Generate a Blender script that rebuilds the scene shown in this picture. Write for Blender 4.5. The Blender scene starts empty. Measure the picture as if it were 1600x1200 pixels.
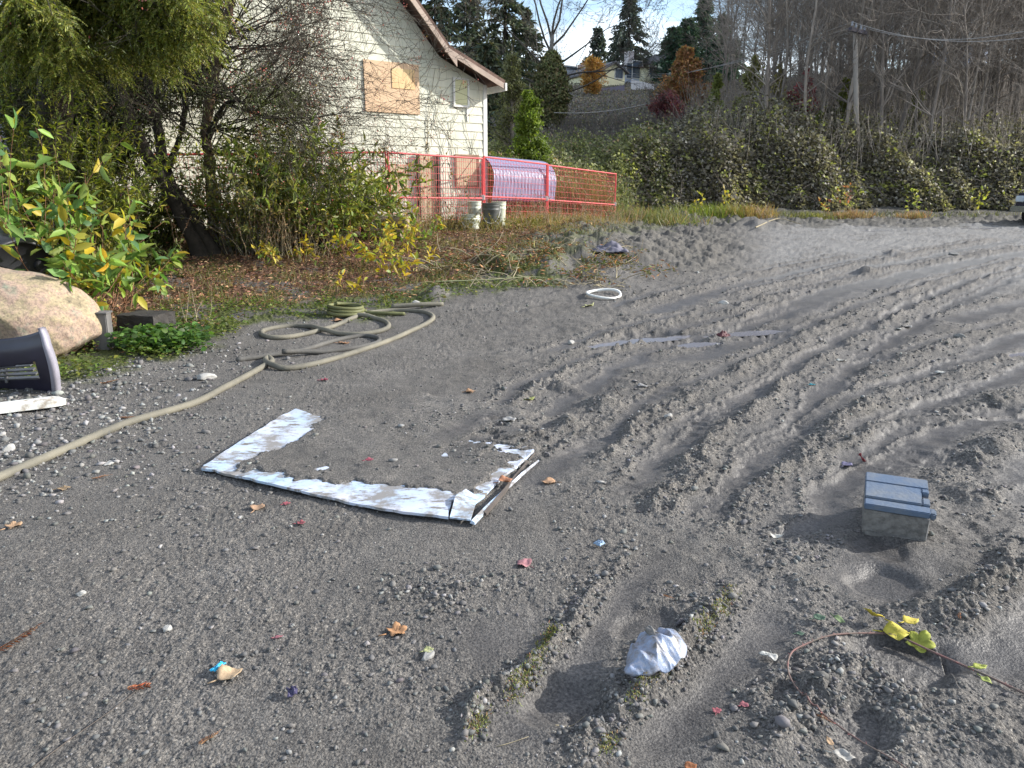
import bpy, bmesh, math, random
import numpy as np
from mathutils import Vector, Matrix
random.seed(7)
RNG = np.random.default_rng(11)
R = math.radians
scene = bpy.context.scene
COL = scene.collection

# ---------------------------------------------------------------- camera, sky, sun, exposure
CAM_H, PITCH, FPX = 1.55, R(14.6), 1150.0
cam_data = bpy.data.cameras.new("camera")
cam_data.sensor_width = 36.0
cam_data.lens = 36.0 * FPX / 1600.0
cam_data.clip_start = 0.05
cam_data.clip_end = 2000.0
cam = bpy.data.objects.new("camera", cam_data)
COL.objects.link(cam)
cam.location = (0, 0, CAM_H)
cam.rotation_euler = (R(90) - PITCH, 0, 0)
scene.camera = cam

SUN_AZ = R(82)      # from +Y (view direction) towards +X (right)
SUN_EL = R(25)
SUN_DIR = Vector((math.sin(SUN_AZ) * math.cos(SUN_EL), math.cos(SUN_AZ) * math.cos(SUN_EL), math.sin(SUN_EL)))
world = bpy.data.worlds.new("World")
scene.world = world
world.use_nodes = True
wn, wl = world.node_tree.nodes, world.node_tree.links
bg = wn["Background"]
sky = wn.new("ShaderNodeTexSky")
sky.sky_type = 'NISHITA'
sky.sun_disc = False
sky.sun_elevation = SUN_EL
sky.sun_rotation = SUN_AZ
sky.air_density = 1.0
sky.dust_density = 1.2
tc = wn.new("ShaderNodeTexCoord")
mp = wn.new("ShaderNodeMapping")
mp.inputs["Scale"].default_value = (1.6, 1.6, 4.5)
mp.inputs["Location"].default_value = (0.35, 0.1, 0.2)
nz = wn.new("ShaderNodeTexNoise")
nz.inputs["Scale"].default_value = 2.2
nz.inputs["Detail"].default_value = 7
cr = wn.new("ShaderNodeValToRGB")
cr.color_ramp.elements[0].position = 0.45
cr.color_ramp.elements[1].position = 0.70
mx = wn.new("ShaderNodeMix")
mx.data_type = 'RGBA'
mx.inputs["B"].default_value = (7.5, 7.7, 8.0, 1)
wl.new(tc.outputs["Generated"], mp.inputs["Vector"])
wl.new(mp.outputs["Vector"], nz.inputs["Vector"])
wl.new(nz.outputs["Fac"], cr.inputs["Fac"])
wl.new(cr.outputs["Color"], mx.inputs["Factor"])
wl.new(sky.outputs["Color"], mx.inputs["A"])
wl.new(mx.outputs["Result"], bg.inputs["Color"])
bg.inputs["Strength"].default_value = 0.135

sun_data = bpy.data.lights.new("sun", 'SUN')
sun_data.energy = 3.8
sun_data.angle = R(0.5)
sun_data.color = (1.0, 0.965, 0.91)
sun = bpy.data.objects.new("sun", sun_data)
COL.objects.link(sun)
sun.rotation_euler = SUN_DIR.to_track_quat('Z', 'Y').to_euler()

scene.view_settings.view_transform = 'Standard'
scene.view_settings.look = 'None'
scene.view_settings.exposure = 1.1
scene.view_settings.gamma = 1.0
scene.render.engine = 'CYCLES'
cy = scene.cycles
cy.max_bounces = 6
cy.diffuse_bounces = 3
cy.glossy_bounces = 2
cy.transmission_bounces = 4
cy.transparent_max_bounces = 8
cy.caustics_reflective = False
cy.caustics_refractive = False
cy.use_denoising = True

# ---------------------------------------------------------------- pixel helpers (photo pixels, 1600 x 1200)
CP, SP = math.cos(PITCH), math.sin(PITCH)
def ray(px, py):
    u, v = (px - 800) / FPX, (600 - py) / FPX
    return np.array([u, CP + v * SP, -SP + v * CP])
def at_y(px, py, Y):
    d = ray(px, py)
    t = Y / d[1]
    return Vector((d[0] * t, Y, CAM_H + d[2] * t))
def px_at(px, Y):                    # X for a column at distance Y, near the horizon
    return (px - 800) / FPX * Y

# ---------------------------------------------------------------- noise
_prm = np.random.default_rng(3).permutation(4096).astype(np.int64)
_ang = np.random.default_rng(4).uniform(0, 2 * np.pi, 4096)
_gx, _gy = np.cos(_ang), np.sin(_ang)
_rx, _ry, _rr = (np.random.default_rng(s).uniform(0, 1, 4096) for s in (5, 6, 8))
def _h(i, j, s=0):
    return _prm[(_prm[(i + s * 131) & 4095] + j) & 4095]
def gnoise(x, y, s=0):
    i, j = np.floor(x).astype(np.int64), np.floor(y).astype(np.int64)
    fx, fy = x - i, y - j
    u, v = fx * fx * fx * (fx * (fx * 6 - 15) + 10), fy * fy * fy * (fy * (fy * 6 - 15) + 10)
    def g(a, b):
        h = _h(i + a, j + b, s)
        return _gx[h] * (fx - a) + _gy[h] * (fy - b)
    a = g(0, 0) * (1 - u) + g(1, 0) * u
    b = g(0, 1) * (1 - u) + g(1, 1) * u
    return (a * (1 - v) + b * v) * 1.4
def fbm(x, y, o=4, s=0, gain=.5):
    r, a = 0, 1.0
    for k in range(o):
        r = r + a * gnoise(x * 2.03 ** k, y * 2.03 ** k, s + k)
        a *= gain
    return r
def bumps(x, y, cell, s=0, dens=.5):
    """half-buried round lumps, one per cell, height in cell units"""
    x, y = x / cell, y / cell
    i, j = np.floor(x).astype(np.int64), np.floor(y).astype(np.int64)
    out = np.zeros_like(x)
    for a in (-1, 0, 1):
        for b in (-1, 0, 1):
            h = _h(i + a, j + b, s)
            keep = _rr[(h * 7 + 3) & 4095] < dens
            dx, dy = i + a + _rx[h] - x, j + b + _ry[h] - y
            rad = .25 + .5 * _rr[h] ** 2
            hh = np.sqrt(np.maximum(rad * rad - dx * dx - dy * dy * 1.3, 0)) * keep
            out = np.maximum(out, hh)
    return out
def sm(x, a, b):
    t = np.clip((x - a) / (b - a), 0, 1)
    return t * t * (3 - 2 * t)

# ---------------------------------------------------------------- terrain
def zbase(x, y):
    x, y = np.asarray(x, float), np.asarray(y, float)
    c = np.interp(y, [-50, 8, 12, 15.5, 19, 24, 28], [0, 0, .3, .70, .78, .82, 1.0])
    r = np.interp(y, [-50, 8, 16, 25, 28], [0, 0, .25, .57, .75])
    l = np.interp(y, [-50, 6.5, 10, 13, 16, 28], [0, 0, .2, .55, .72, 1.0])
    wr, wl_ = sm(x, 1, 5), sm(-x, 2, 4.5)
    z = c * (1 - wr) * (1 - wl_) + r * wr + l * wl_
    z = z + np.interp(y, [28, 34, 88, 140, 400], [0, .9, 12.6, 14.5, 20])
    z = z + sm(x / np.maximum(y, 5), .12, .75) * np.interp(y, [29, 60, 100, 400], [0, 2.0, 2.6, 5])
    return z
def G(px, py):
    d = ray(px, py)
    lo, hi = .5, 300.0
    prev = lo
    for t in np.concatenate([np.linspace(.8, 40, 400), np.linspace(40.5, 300, 300)]):
        p = d * t
        if CAM_H + p[2] < float(zbase(p[0], p[1])):
            lo, hi = prev, t
            break
        prev = t
    for _ in range(30):
        m = (lo + hi) / 2
        if CAM_H + d[2] * m < float(zbase(d[0] * m, d[1] * m)):
            hi = m
        else:
            lo = m
    return Vector((d[0] * hi, d[1] * hi, float(zbase(d[0] * hi, d[1] * hi))))
def gp(pts):
    return np.array([G(*p)[:2] for p in pts])

RIDGES = [  # pixel polyline, height, half width, lug period
    ([(690, 1215), (755, 1115), (825, 1050), (865, 990), (905, 930), (960, 880), (1010, 830)], .042, .05, .0),
    ([(880, 1215), (940, 1135), (1000, 1072), (1070, 1012), (1120, 962), (1145, 915), (1128, 880)], .07, .055, .0),
    ([(919, 735), (937, 722), (960, 690), (981, 669), (1028, 640), (1090, 612), (1144, 581), (1200, 556), (1262, 524), (1330, 492), (1400, 462), (1475, 437), (1600, 402)], .06, .10, .17),
    ([(990, 812), (1034, 780), (1069, 747), (1084, 712), (1109, 690), (1153, 662), (1200, 622), (1243, 588), (1302, 549), (1347, 520), (1389, 501), (1445, 473), (1501, 450), (1544, 432), (1600, 416)], .075, .09, .15),
    ([(1105, 850), (1150, 800), (1200, 745), (1260, 700), (1330, 648), (1400, 608), (1480, 585), (1600, 548)], .06, .10, .13),
    ([(1150, 463), (1200, 447), (1285, 428), (1341, 411), (1389, 405), (1450, 391), (1560, 372)], .06, .12, .2),
    ([(960, 487), (1000, 473), (1043, 460), (1100, 445), (1150, 434), (1230, 417), (1330, 398)], .05, .11, .16),
    ([(1100, 498), (1150, 483), (1215, 461), (1262, 447), (1307, 439), (1358, 428), (1397, 419), (1454, 409), (1530, 396), (1610, 384)], .075, .15, .21),
    ([(778, 650), (856, 600), (875, 590), (915, 567), (965, 550), (1012, 534), (1075, 514), (1153, 496), (1230, 470)], .06, .08, .16),
    ([(862, 560), (915, 538), (965, 520), (1000, 510), (1043, 503), (1106, 489)], .05, .08, .15),
    ([(700, 745), (760, 725), (830, 690), (880, 672), (930, 650)], .03, .09, .12),
    ([(1180, 1215), (1212, 1135), (1290, 1075), (1350, 1040), (1420, 1075), (1470, 1130), (1500, 1215)], .06, .10, .0),
    ([(1340, 965), (1400, 948), (1470, 962), (1540, 925), (1600, 885), (1660, 850)], .065, .08, .0),
    ([(1495, 950), (1530, 910), (1565, 870), (1610, 815)], .05, .07, .0),
    ([(1180, 900), (1230, 860), (1290, 830), (1330, 800)], .03, .10, .0),
    ([(1160, 740), (1230, 725), (1300, 700), (1390, 660), (1460, 640), (1540, 626), (1610, 600)], .045, .10, .13),
    ([(1440, 770), (1500, 720), (1560, 690), (1620, 660)], .05, .11, .12),
    ([(430, 1110), (500, 1085), (560, 1070), (600, 1095)], .03, .07, .0),
    ([(400, 1215), (480, 1180), (560, 1160)], .03, .08, .0),
    ([(560, 960), (650, 930), (760, 905), (850, 885)], .014, .12, .0),
    ([(620, 700), (700, 660), (760, 640), (830, 622)], .014, .07, .1),
    ([(1000, 560), (1080, 540), (1150, 520), (1240, 494)], .04, .10, .15),
    ([(1300, 600), (1380, 570), (1450, 548), (1530, 520), (1610, 500)], .05, .11, .14),
    ([(1440, 500), (1500, 480), (1560, 468), (1620, 455)], .05, .10, .15),
    ([(1340, 1180), (1400, 1120), (1450, 1060)], .03, .08, .0),
    ([(1560, 1215), (1580, 1140), (1620, 1080)], .07, .10, .0),
    ([(1500, 800), (1560, 780), (1620, 740)], .05, .10, .0),
]
RIDGES = [(gp(p), h, w, lug) for p, h, w, lug in RIDGES]
for pl, h, w, lug in list(RIDGES):                 # lesser tread lines run beside the main ones
    if lug and len(pl) > 4:
        e = np.gradient(pl, axis=0); e /= np.hypot(*e.T)[:, None]
        nn_ = np.c_[-e[:, 1], e[:, 0]]
        for o_, hh in ((-.20, .024), (.27, .020)):
            RIDGES.append((pl + nn_ * (o_ + .03 * np.sin(np.arange(len(pl)) * 1.7 + o_ * 20))[:, None], hh, .036, .10))
DIPS = [((880, 1090), .15, .04), ((925, 1110), .10, .025), ((1410, 1020), .22, .06), ((1380, 905), .2, .03), ((1370, 850), .16, .02),
        ((1010, 972), .16, .03), ((1560, 640), .35, .05), ((1480, 720), .25, .03), ((1350, 1130), .12, .03), ((1030, 528), .55, .05),
        ((1090, 537), .3, .04), ((1165, 517), .5, .05), ((1240, 1090), .1, .03)]
DIPS = [(G(*p), r, d) for p, r, d in DIPS]
MOUNDS = [((830, 425), 1.0, .16), ((760, 418), .7, .14), ((890, 405), .9, .16), ((700, 430), .5, .12), ((1000, 395), .8, .12), ((680, 462), .35, .14),
          ((1090, 385), .9, .10), ((950, 430), .5, .09), ((1180, 355), 1.3, .22), ((1060, 345), 1.2, .25), ((1160, 390), .7, .12), ((880, 606), .16, .06), ((905, 612), .1, .05),
          ((940, 635), .2, .05), ((885, 663), .15, .06), ((800, 648), .2, .04), ((1550, 700), .2, .06), ((1520, 770), .2, .05), ((1350, 425), .3, .12), ((1400, 398), .3, .1)]
MOUNDS = [(G(*p), r, h) for p, r, h in MOUNDS]
# the buried sheet: everything inside this outline carries a skin of mud
MUD_POLY = gp([(497, 657), (468, 690), (402, 720), (366, 731), (362, 747), (382, 744), (440, 757), (500, 768), (540, 765), (600, 770), (660, 778), (712, 785),
               (745, 782), (800, 735), (835, 715), (870, 690), (800, 640), (650, 620)])
def poly_dist(x, y, poly):
    """signed distance, positive inside"""
    d = np.full(x.shape, 1e9)
    ins = np.zeros(x.shape, bool)
    n = len(poly)
    for k in range(n):
        a, b = poly[k], poly[(k + 1) % n]
        e = b - a
        t = np.clip(((x - a[0]) * e[0] + (y - a[1]) * e[1]) / (e @ e), 0, 1)
        d = np.minimum(d, np.hypot(x - a[0] - t * e[0], y - a[1] - t * e[1]))
        c = ((a[1] > y) != (b[1] > y))
        with np.errstate(divide='ignore', invalid='ignore'):
            c &= x < (b[0] - a[0]) * (y - a[1]) / (b[1] - a[1] if b[1] != a[1] else 1e-9) + a[0]
        ins ^= c
    return np.where(ins, d, -d)

_rp = random.Random(3)
PUDDLES = [((1005, 531), .72, .105, .42), ((1090, 537), .26, .09, .4), ((1165, 518), .58, .11, .34), ((1596, 553), .22, .08, .5)]
PUDDLES += [(p, _rp.uniform(.5, 1.1), _rp.uniform(.16, .30), _rp.uniform(-.1, .2)) for p in ((1262, 353), (1310, 346), (1352, 352), (1405, 346), (1440, 354), (1490, 345), (1520, 356), (1560, 348), (1585, 357), (1380, 360))]
def _lev(p, a, b, r_):
    c = G(*p); t = np.linspace(0, 2 * np.pi, 24)
    ex, ey = np.cos(t) * a * 1.1, np.sin(t) * b * 1.1
    return float(zbase(c.x + ex * math.cos(r_) - ey * math.sin(r_), c.y + ex * math.sin(r_) + ey * math.cos(r_)).min()) - .014
PUDDLES = [(G(*p), a, b, r_, _lev(p, a, b, r_)) for p, a, b, r_ in PUDDLES]
def ground(x, y, fine=True):
    """height and the masks (ridge, wet, rough) of the muddy lot"""
    x, y = np.atleast_1d(np.asarray(x, float)), np.atleast_1d(np.asarray(y, float))
    z = zbase(x, y)
    near = 1 - sm(y, 26, 32)
    ridge = np.zeros_like(z)
    rut = np.zeros_like(z)
    dz = np.zeros_like(z)
    wob = gnoise(x * 2.3, y * 2.3, 21)
    wob2 = gnoise(x * 9, y * 9, 22)
    chop = gnoise(x * 19, y * 19, 23) * .7 + .5 * gnoise(x * 41, y * 41, 24)
    for k, (pl, hgt, wid, lug) in enumerate(RIDGES):
        mrg = .9
        sel = np.nonzero((x > pl[:, 0].min() - mrg) & (x < pl[:, 0].max() + mrg) & (y > pl[:, 1].min() - mrg) & (y < pl[:, 1].max() + mrg))[0]
        if not len(sel):
            continue
        xs, ys = x[sel] + wob[sel] * .10, y[sel] + wob2[sel] * .03
        bd, bs, bside = np.full(len(sel), 9.0), np.zeros(len(sel)), np.zeros(len(sel))
        s0 = 0.0
        tot = np.hypot(*np.diff(pl, axis=0).T).sum()
        for a, b in zip(pl[:-1], pl[1:]):
            e = b - a
            L = math.hypot(*e)
            t = np.clip(((xs - a[0]) * e[0] + (ys - a[1]) * e[1]) / (L * L), 0, 1)
            ox, oy = xs - a[0] - t * e[0], ys - a[1] - t * e[1]
            d = np.hypot(ox, oy)
            m = d < bd
            bd[m], bs[m] = d[m], (s0 + t * L)[m]
            bside[m] = np.sign(e[0] * oy - e[1] * ox)[m]
            s0 += L
        ends = sm(bs, 0, .35) * (1 - sm(bs, tot - .5, tot))
        amp = ends * np.clip(.75 + .8 * gnoise(bs * 1.6 + k * 17, bs * 0 + .5, 30 + k) + .5 * gnoise(bs * 6.3 + k * 7, bs * 0 + .5, 31 + k), .25, 1.5) * (.88 if lug else .95)
        wid_ = wid * (.60 + .35 * gnoise(bs * 3.1 + k, bs * 0 + .2, 33 + k))
        sd = bd * bside
        prof = np.exp(-(bd / wid_) ** 1.5) * np.clip(.85 + .55 * chop[sel], .3, 1.4)
        if lug:
            ph = bs / lug + .8 * np.abs(sd) / lug + .25 * wob2[sel]
            lugs = .5 + .5 * np.cos(2 * np.pi * ph)
            prof = prof * (.55 + .45 * lugs)
            trk = np.exp(-((sd - wid * 2.3) / (wid * 1.1)) ** 2)
            dz[sel] += ends * trk * hgt * .16 * np.clip((lugs - .62) * 4, -.6, .8) * sm(gnoise(bs * .8 + k, bs * 0, 34 + k), -.15, .2)
        dz[sel] += hgt * amp * prof
        r2 = np.exp(-((sd + wid * 3.2) / (wid * 1.9)) ** 2) * ends
        dz[sel] -= hgt * .36 * r2
        ridge[sel] = np.maximum(ridge[sel], ends * np.exp(-(bd / (wid * 1.5)) ** 2))
        rut[sel] = np.maximum(rut[sel], r2)
    for p, r, d in DIPS:
        q = np.hypot(x - p.x, y - p.y) / r + .25 * wob2
        dz -= d * (1 - sm(q, .45, 1.0))
        rut = np.maximum(rut, .8 * (1 - sm(q, .5, 1.1)))
    for p, r, h in MOUNDS:
        q = np.hypot(x - p.x, y - p.y) / r + .35 * wob
        m = 1 - sm(q, .0, 1.0)
        dz += h * m * (1 + .7 * gnoise(x * 3.1, y * 3.1, 44))
        ridge = np.maximum(ridge, m * .7)
    right = sm(x + .22 * y, .2, 2.4)
    heap = sm(y + .8 * wob, 11.8, 14.0) * (1 - sm(x / np.maximum(y, 1), .25, .36)) * sm(x / np.maximum(y, 1), -.02, .06)
    dz += heap * (.15 * np.abs(fbm(x * 1.3, y * 1.3, 4, 59, .6)) - .03)
    ridge = np.maximum(ridge, heap * .75)
    # broad lumps and old, soft tracks
    dz += .012 * fbm(x * 1.6, y * 1.6, 3, 50) * (.5 + .8 * right)
    crag = fbm(x * 3.2 + .2 * wob, y * 3.2, 4, 56, .6)          # torn, trodden patches between the tracks
    torn = right * sm(fbm(x * .8, y * .8, 2, 57), -.1, .35) * (1 - rut)
    dz += torn * .014 * (np.abs(crag) - .2)
    edge_ = sm(y, 23.0, 25.0) * sm(x / np.maximum(y, 1), .12, .2)
    dz += edge_ * (.16 * np.abs(fbm(x * 1.1, y * 1.3, 4, 58, .6)) - .05)
    ridge = np.maximum(ridge, .6 * torn * sm(np.abs(crag), .15, .5))
    uu = (x * .80 - y * .60)                     # across the tracks
    vv = (x * .60 + y * .80)
    dz += right * .009 * (1 - np.abs(gnoise(uu * 2.6 + .3 * wob, vv * .28, 51)) * 2) * (1 - rut)
    dz += right * .008 * gnoise(uu * 9.0 + .4 * wob, vv * .6, 52) * (1 - rut)
    dz += .008 * fbm(x * 7, y * 7, 3, 54) * (1 - .8 * rut) * (.5 + right)
    grit = sm(fbm(x * 1.1, y * 1.1, 3, 60) + .35 * (1 - right), -.15, .45)      # patches of loose stones
    rough = np.clip(.18 + .55 * grit + ridge * .9 - rut * .75, .04, 1.2)
    if fine:
        far = 1 - sm(y, 19, 28)
        wx, wy = gnoise(x * 45, y * 45, 62), gnoise(x * 45 + 9, y * 45, 63)
        x1, y1 = x + .010 * wx, y + .010 * wy
        fine_ = .55 + .45 * gnoise(x * 90, y * 90, 64)
        dz += far * (bumps(x1, y1, .050, 1, .38) * .017 * np.maximum(ridge - .1, 0) * 1.5)
        dz += far * (bumps(x1, y1, .029, 2, .5) * .012 * rough * fine_)
        dz += far * (bumps(x1 + .3, y1, .0165, 3, .55) * .0075 * (rough * .85 + .12) * fine_)
        dz += far * .0045 * (np.abs(gnoise(x * 60, y * 60, 61)) - .25) * (rough + .25) + far * .006 * fbm(x * 26, y * 26, 2, 66) * (rough + .05)
    basin = np.zeros_like(z)
    for c, lx, ly, rot, lev in PUDDLES:
        ex, ey = (x - c.x) * math.cos(rot) + (y - c.y) * math.sin(rot), -(x - c.x) * math.sin(rot) + (y - c.y) * math.cos(rot)
        q = np.hypot(ex / lx, ey / ly) + .34 * wob + .30 * wob2
        m = 1 - sm(q, .75, 1.25)
        dz = dz * (1 - m) + (lev - .016 - z) * m
        rim = sm(q, .95, 1.12) * (1 - sm(q, 1.25, 1.7))
        dz = dz + rim * np.maximum(lev + .006 - z - dz, 0)
        rut = np.maximum(rut, m)
    md = poly_dist(x, y, MUD_POLY) + .05 * fbm(x * 9, y * 9, 3, 70)
    mud = sm(md, -.02, .05)
    # the skin of mud: thin towards the far right, where the sheet shows through in streaks
    streak = fbm(x * 5 - y * 1.0, y * 14, 3, 73)
    thin = sm(x, .05 * 0 - .38, -.02) * (1 - sm(np.abs(y - 4.55), .28, .5))
    skin = .047 + .012 * fbm(x * 4, y * 4, 3, 71) - thin * .034 * sm(streak, -.08, .14)
    z = z + dz * near * np.where(md > -.15, 1 - .75 * mud, 1) + mud * skin
    wet = np.clip(rut * .9 + right * .35 * sm(-dz, -.01, .02) - ridge * .6, 0, 1) * near
    return z, ridge, wet, rough * near
def gz(x, y):
    return float(ground(x, y)[0][0])
def GD(px, py):
    p = G(px, py)
    return Vector((p.x, p.y, gz(p.x, p.y)))

# ---------------------------------------------------------------- object helpers
def link(o, parent=None):
    COL.objects.link(o)
    if parent is not None:
        o.parent = parent
    return o
def tag(o, label=None, cat=None, group=None, kind=None):
    if label: o["label"] = label
    if cat: o["category"] = cat
    if group: o["group"] = group
    if kind: o["kind"] = kind
    return o
def empty(name, loc, label, cat, group=None, rz=0.0):
    o = bpy.data.objects.new(name, None)
    o.empty_display_size = .1
    o.location = loc
    o.rotation_euler = (0, 0, rz)
    link(o)
    return tag(o, label, cat, group)
def np_mesh(name, V, faces, mat, parent=None, smooth=False, col=None, attrs=None):
    """V (n,3); faces: list of int arrays (m,k)"""
    me = bpy.data.meshes.new(name)
    V = np.ascontiguousarray(V, np.float32)
    if not isinstance(faces, (list, tuple)):
        faces = [faces]
    faces = [np.asarray(f, np.int32) for f in faces if len(f)]
    loops = np.concatenate([f.ravel() for f in faces])
    cnt = np.concatenate([np.full(len(f), f.shape[1], np.int32) for f in faces])
    start = np.concatenate([[0], np.cumsum(cnt)[:-1]]).astype(np.int32)
    me.vertices.add(len(V)); me.vertices.foreach_set("co", V.ravel())
    me.loops.add(len(loops)); me.loops.foreach_set("vertex_index", loops)
    me.polygons.add(len(cnt)); me.polygons.foreach_set("loop_start", start); me.polygons.foreach_set("loop_total", cnt)
    if smooth:
        me.polygons.foreach_set("use_smooth", np.ones(len(cnt), bool))
    me.update(calc_edges=True)
    if col is not None:
        a = me.color_attributes.new("Col", 'FLOAT_COLOR', 'POINT')
        c = np.ones((len(V), 4), np.float32)
        c[:, :3] = col
        a.data.foreach_set("color", c.ravel())
    for k, v in (attrs or {}).items():
        a = me.attributes.new(k, 'FLOAT', 'POINT')
        a.data.foreach_set("value", np.ascontiguousarray(v, np.float32))
    if mat is not None:
        me.materials.append(mat)
    o = bpy.data.objects.new(name, me)
    return link(o, parent)
def bm_obj(name, bm, mat, parent=None, smooth=False, bevel=0.0):
    me = bpy.data.meshes.new(name)
    if bevel:
        bmesh.ops.bevel(bm, geom=list(bm.edges), offset=bevel, segments=2, affect='EDGES', clamp_overlap=True)
    bmesh.ops.recalc_face_normals(bm, faces=bm.faces)
    bm.to_mesh(me); bm.free()
    if smooth:
        for p in me.polygons: p.use_smooth = True
    me.materials.append(mat)
    return link(bpy.data.objects.new(name, me), parent)
def box(bm, c, s, rot=None):
    m = Matrix.Translation(c)
    if rot is not None: m = m @ rot
    return bmesh.ops.create_cube(bm, size=1.0, matrix=m @ Matrix.Diagonal((s[0], s[1], s[2], 1)))["verts"]
def tubes(A, B, ra, rb, n=3):
    """many tapered prisms -> V, F"""
    A, B = np.asarray(A, float), np.asarray(B, float)
    ra, rb = np.asarray(ra, float), np.asarray(rb, float)
    d = B - A
    d /= np.maximum(np.linalg.norm(d, axis=1, keepdims=True), 1e-9)
    up = np.where(np.abs(d[:, 2:3]) > .9, np.array([[1., 0, 0]]), np.array([[0., 0, 1]]))
    s = np.cross(d, up); s /= np.linalg.norm(s, axis=1, keepdims=True)
    t = np.cross(d, s)
    a = np.arange(n) * 2 * np.pi / n
    ring = np.cos(a)[None, :, None] * s[:, None] + np.sin(a)[None, :, None] * t[:, None]
    V = np.concatenate([A[:, None] + ring * ra[:, None, None], B[:, None] + ring * rb[:, None, None]], 1)
    k = np.arange(len(A))[:, None, None] * 2 * n
    i = np.arange(n)
    f = np.stack([i, (i + 1) % n, n + (i + 1) % n, n + i], 1)[None]
    return V.reshape(-1, 3), (k + f).reshape(-1, 4)
def path_tube(name, pts, rad, mat, parent=None, n=10, closed=False, smooth=True):
    """one continuous tube along a polyline"""
    pts = np.asarray(pts, float)
    m = len(pts)
    rad = np.full(m, rad) if np.isscalar(rad) else np.asarray(rad)
    tg = np.gradient(pts, axis=0) if not closed else np.roll(pts, -1, 0) - np.roll(pts, 1, 0)
    tg /= np.maximum(np.linalg.norm(tg, axis=1, keepdims=True), 1e-9)
    up = np.where(np.abs(tg[:, 2:3]) > .9, np.array([[1., 0, 0]]), np.array([[0., 0, 1]]))
    s = np.cross(tg, up); s /= np.linalg.norm(s, axis=1, keepdims=True)
    t = np.cross(s, tg)
    a = np.arange(n) * 2 * np.pi / n
    V = pts[:, None] + rad[:, None, None] * (np.cos(a)[None, :, None] * s[:, None] + np.sin(a)[None, :, None] * t[:, None])
    V = V.reshape(-1, 3)
    r = np.arange(m if closed else m - 1)[:, None]
    i = np.arange(n)[None]
    r2 = (r + 1) % m
    F = np.stack([r * n + i, r * n + (i + 1) % n, r2 * n + (i + 1) % n, r2 * n + i], -1).reshape(-1, 4)
    faces = [F]
    if not closed:
        faces.append(np.array([list(range(n))[::-1], [(m - 1) * n + q for q in range(n)]]))
    return np_mesh(name, V, faces, mat, parent, smooth)
def smooth_path(pts, step):
    """Catmull-Rom through pts, resampled every step"""
    P = np.asarray(pts, float)
    P = np.vstack([2 * P[0] - P[1], P, 2 * P[-1] - P[-2]])
    out = []
    for i in range(1, len(P) - 2):
        p0, p1, p2, p3 = P[i - 1:i + 3]
        n = max(2, int(np.linalg.norm(p2 - p1) / step))
        t = (np.arange(n) / n)[:, None]
        out.append(.5 * (2 * p1 + (p2 - p0) * t + (2 * p0 - 5 * p1 + 4 * p2 - p3) * t * t + (3 * p1 - p0 - 3 * p2 + p3) * t ** 3))
    out.append(P[-2:-1])
    return np.vstack(out)
TPL = {
    'fold': (np.array([[0, 0, 0], [.42, .5, .10], [1, 0, -.10], [.42, -.5, .10]]), [np.array([[0, 3, 2], [0, 2, 1]])]),
    'oval': (np.array([[0, 0, 0], [.25, .42, .07], [.65, .40, .02], [1, 0, -.18], [.65, -.40, .02], [.25, -.42, .07], [.5, 0, -.02]]),
             [np.array([[0, 5, 4, 6]]), np.array([[6, 4, 3], [6, 3, 2]]), np.array([[0, 6, 2, 1]])]),
    'blade': (np.array([[0, .5, 0], [0, -.5, 0], [.55, -.42, .05], [.55, .42, .05], [1, 0, -.12]]), [np.array([[0, 1, 2, 3]]), np.array([[3, 2, 4]])]),
    'strip': (np.array([[0, .5, 0], [0, -.5, 0], [1, -.3, 0], [1, .3, 0]]), [np.array([[0, 1, 2, 3]])]),
}
def unit(v):
    return v / np.maximum(np.linalg.norm(v, axis=-1, keepdims=True), 1e-9)
def leaf_geo(P, D, N, L, W, tpl):
    T, FF = TPL[tpl]
    P, D, N = np.asarray(P, float), unit(np.asarray(D, float)), np.asarray(N, float)
    S = unit(np.cross(N, D))
    Nn = np.cross(D, S)
    L, W = np.broadcast_to(L, len(P)), np.broadcast_to(W, len(P))
    V = P[:, None] + (T[None, :, 0:1] * L[:, None, None]) * D[:, None] + (T[None, :, 1:2] * W[:, None, None]) * S[:, None] + (T[None, :, 2:3] * L[:, None, None]) * Nn[:, None]
    k = np.arange(len(P))[:, None, None] * len(T)
    return V.reshape(-1, 3), [(k + f[None]).reshape(-1, f.shape[1]) for f in FF], len(T)
def leaf_obj(name, P, D, N, L, W, pal, mat, parent=None, tpl='fold', wts=None, jit=.25):
    V, F, k = leaf_geo(P, D, N, L, W, tpl)
    pal = np.asarray(pal, float)
    c = pal[RNG.choice(len(pal), len(P), p=None if wts is None else np.asarray(wts) / np.sum(wts))]
    c = c * (1 + jit * RNG.uniform(-1, 1, (len(P), 1))) * (1 + .12 * RNG.uniform(-1, 1, (len(P), 3)))
    return np_mesh(name, V, F, mat, parent, col=np.repeat(c, k, 0))
def rnd_dirs(n, up=0.0):
    v = RNG.normal(size=(n, 3)); v[:, 2] += up
    return unit(v)
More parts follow.
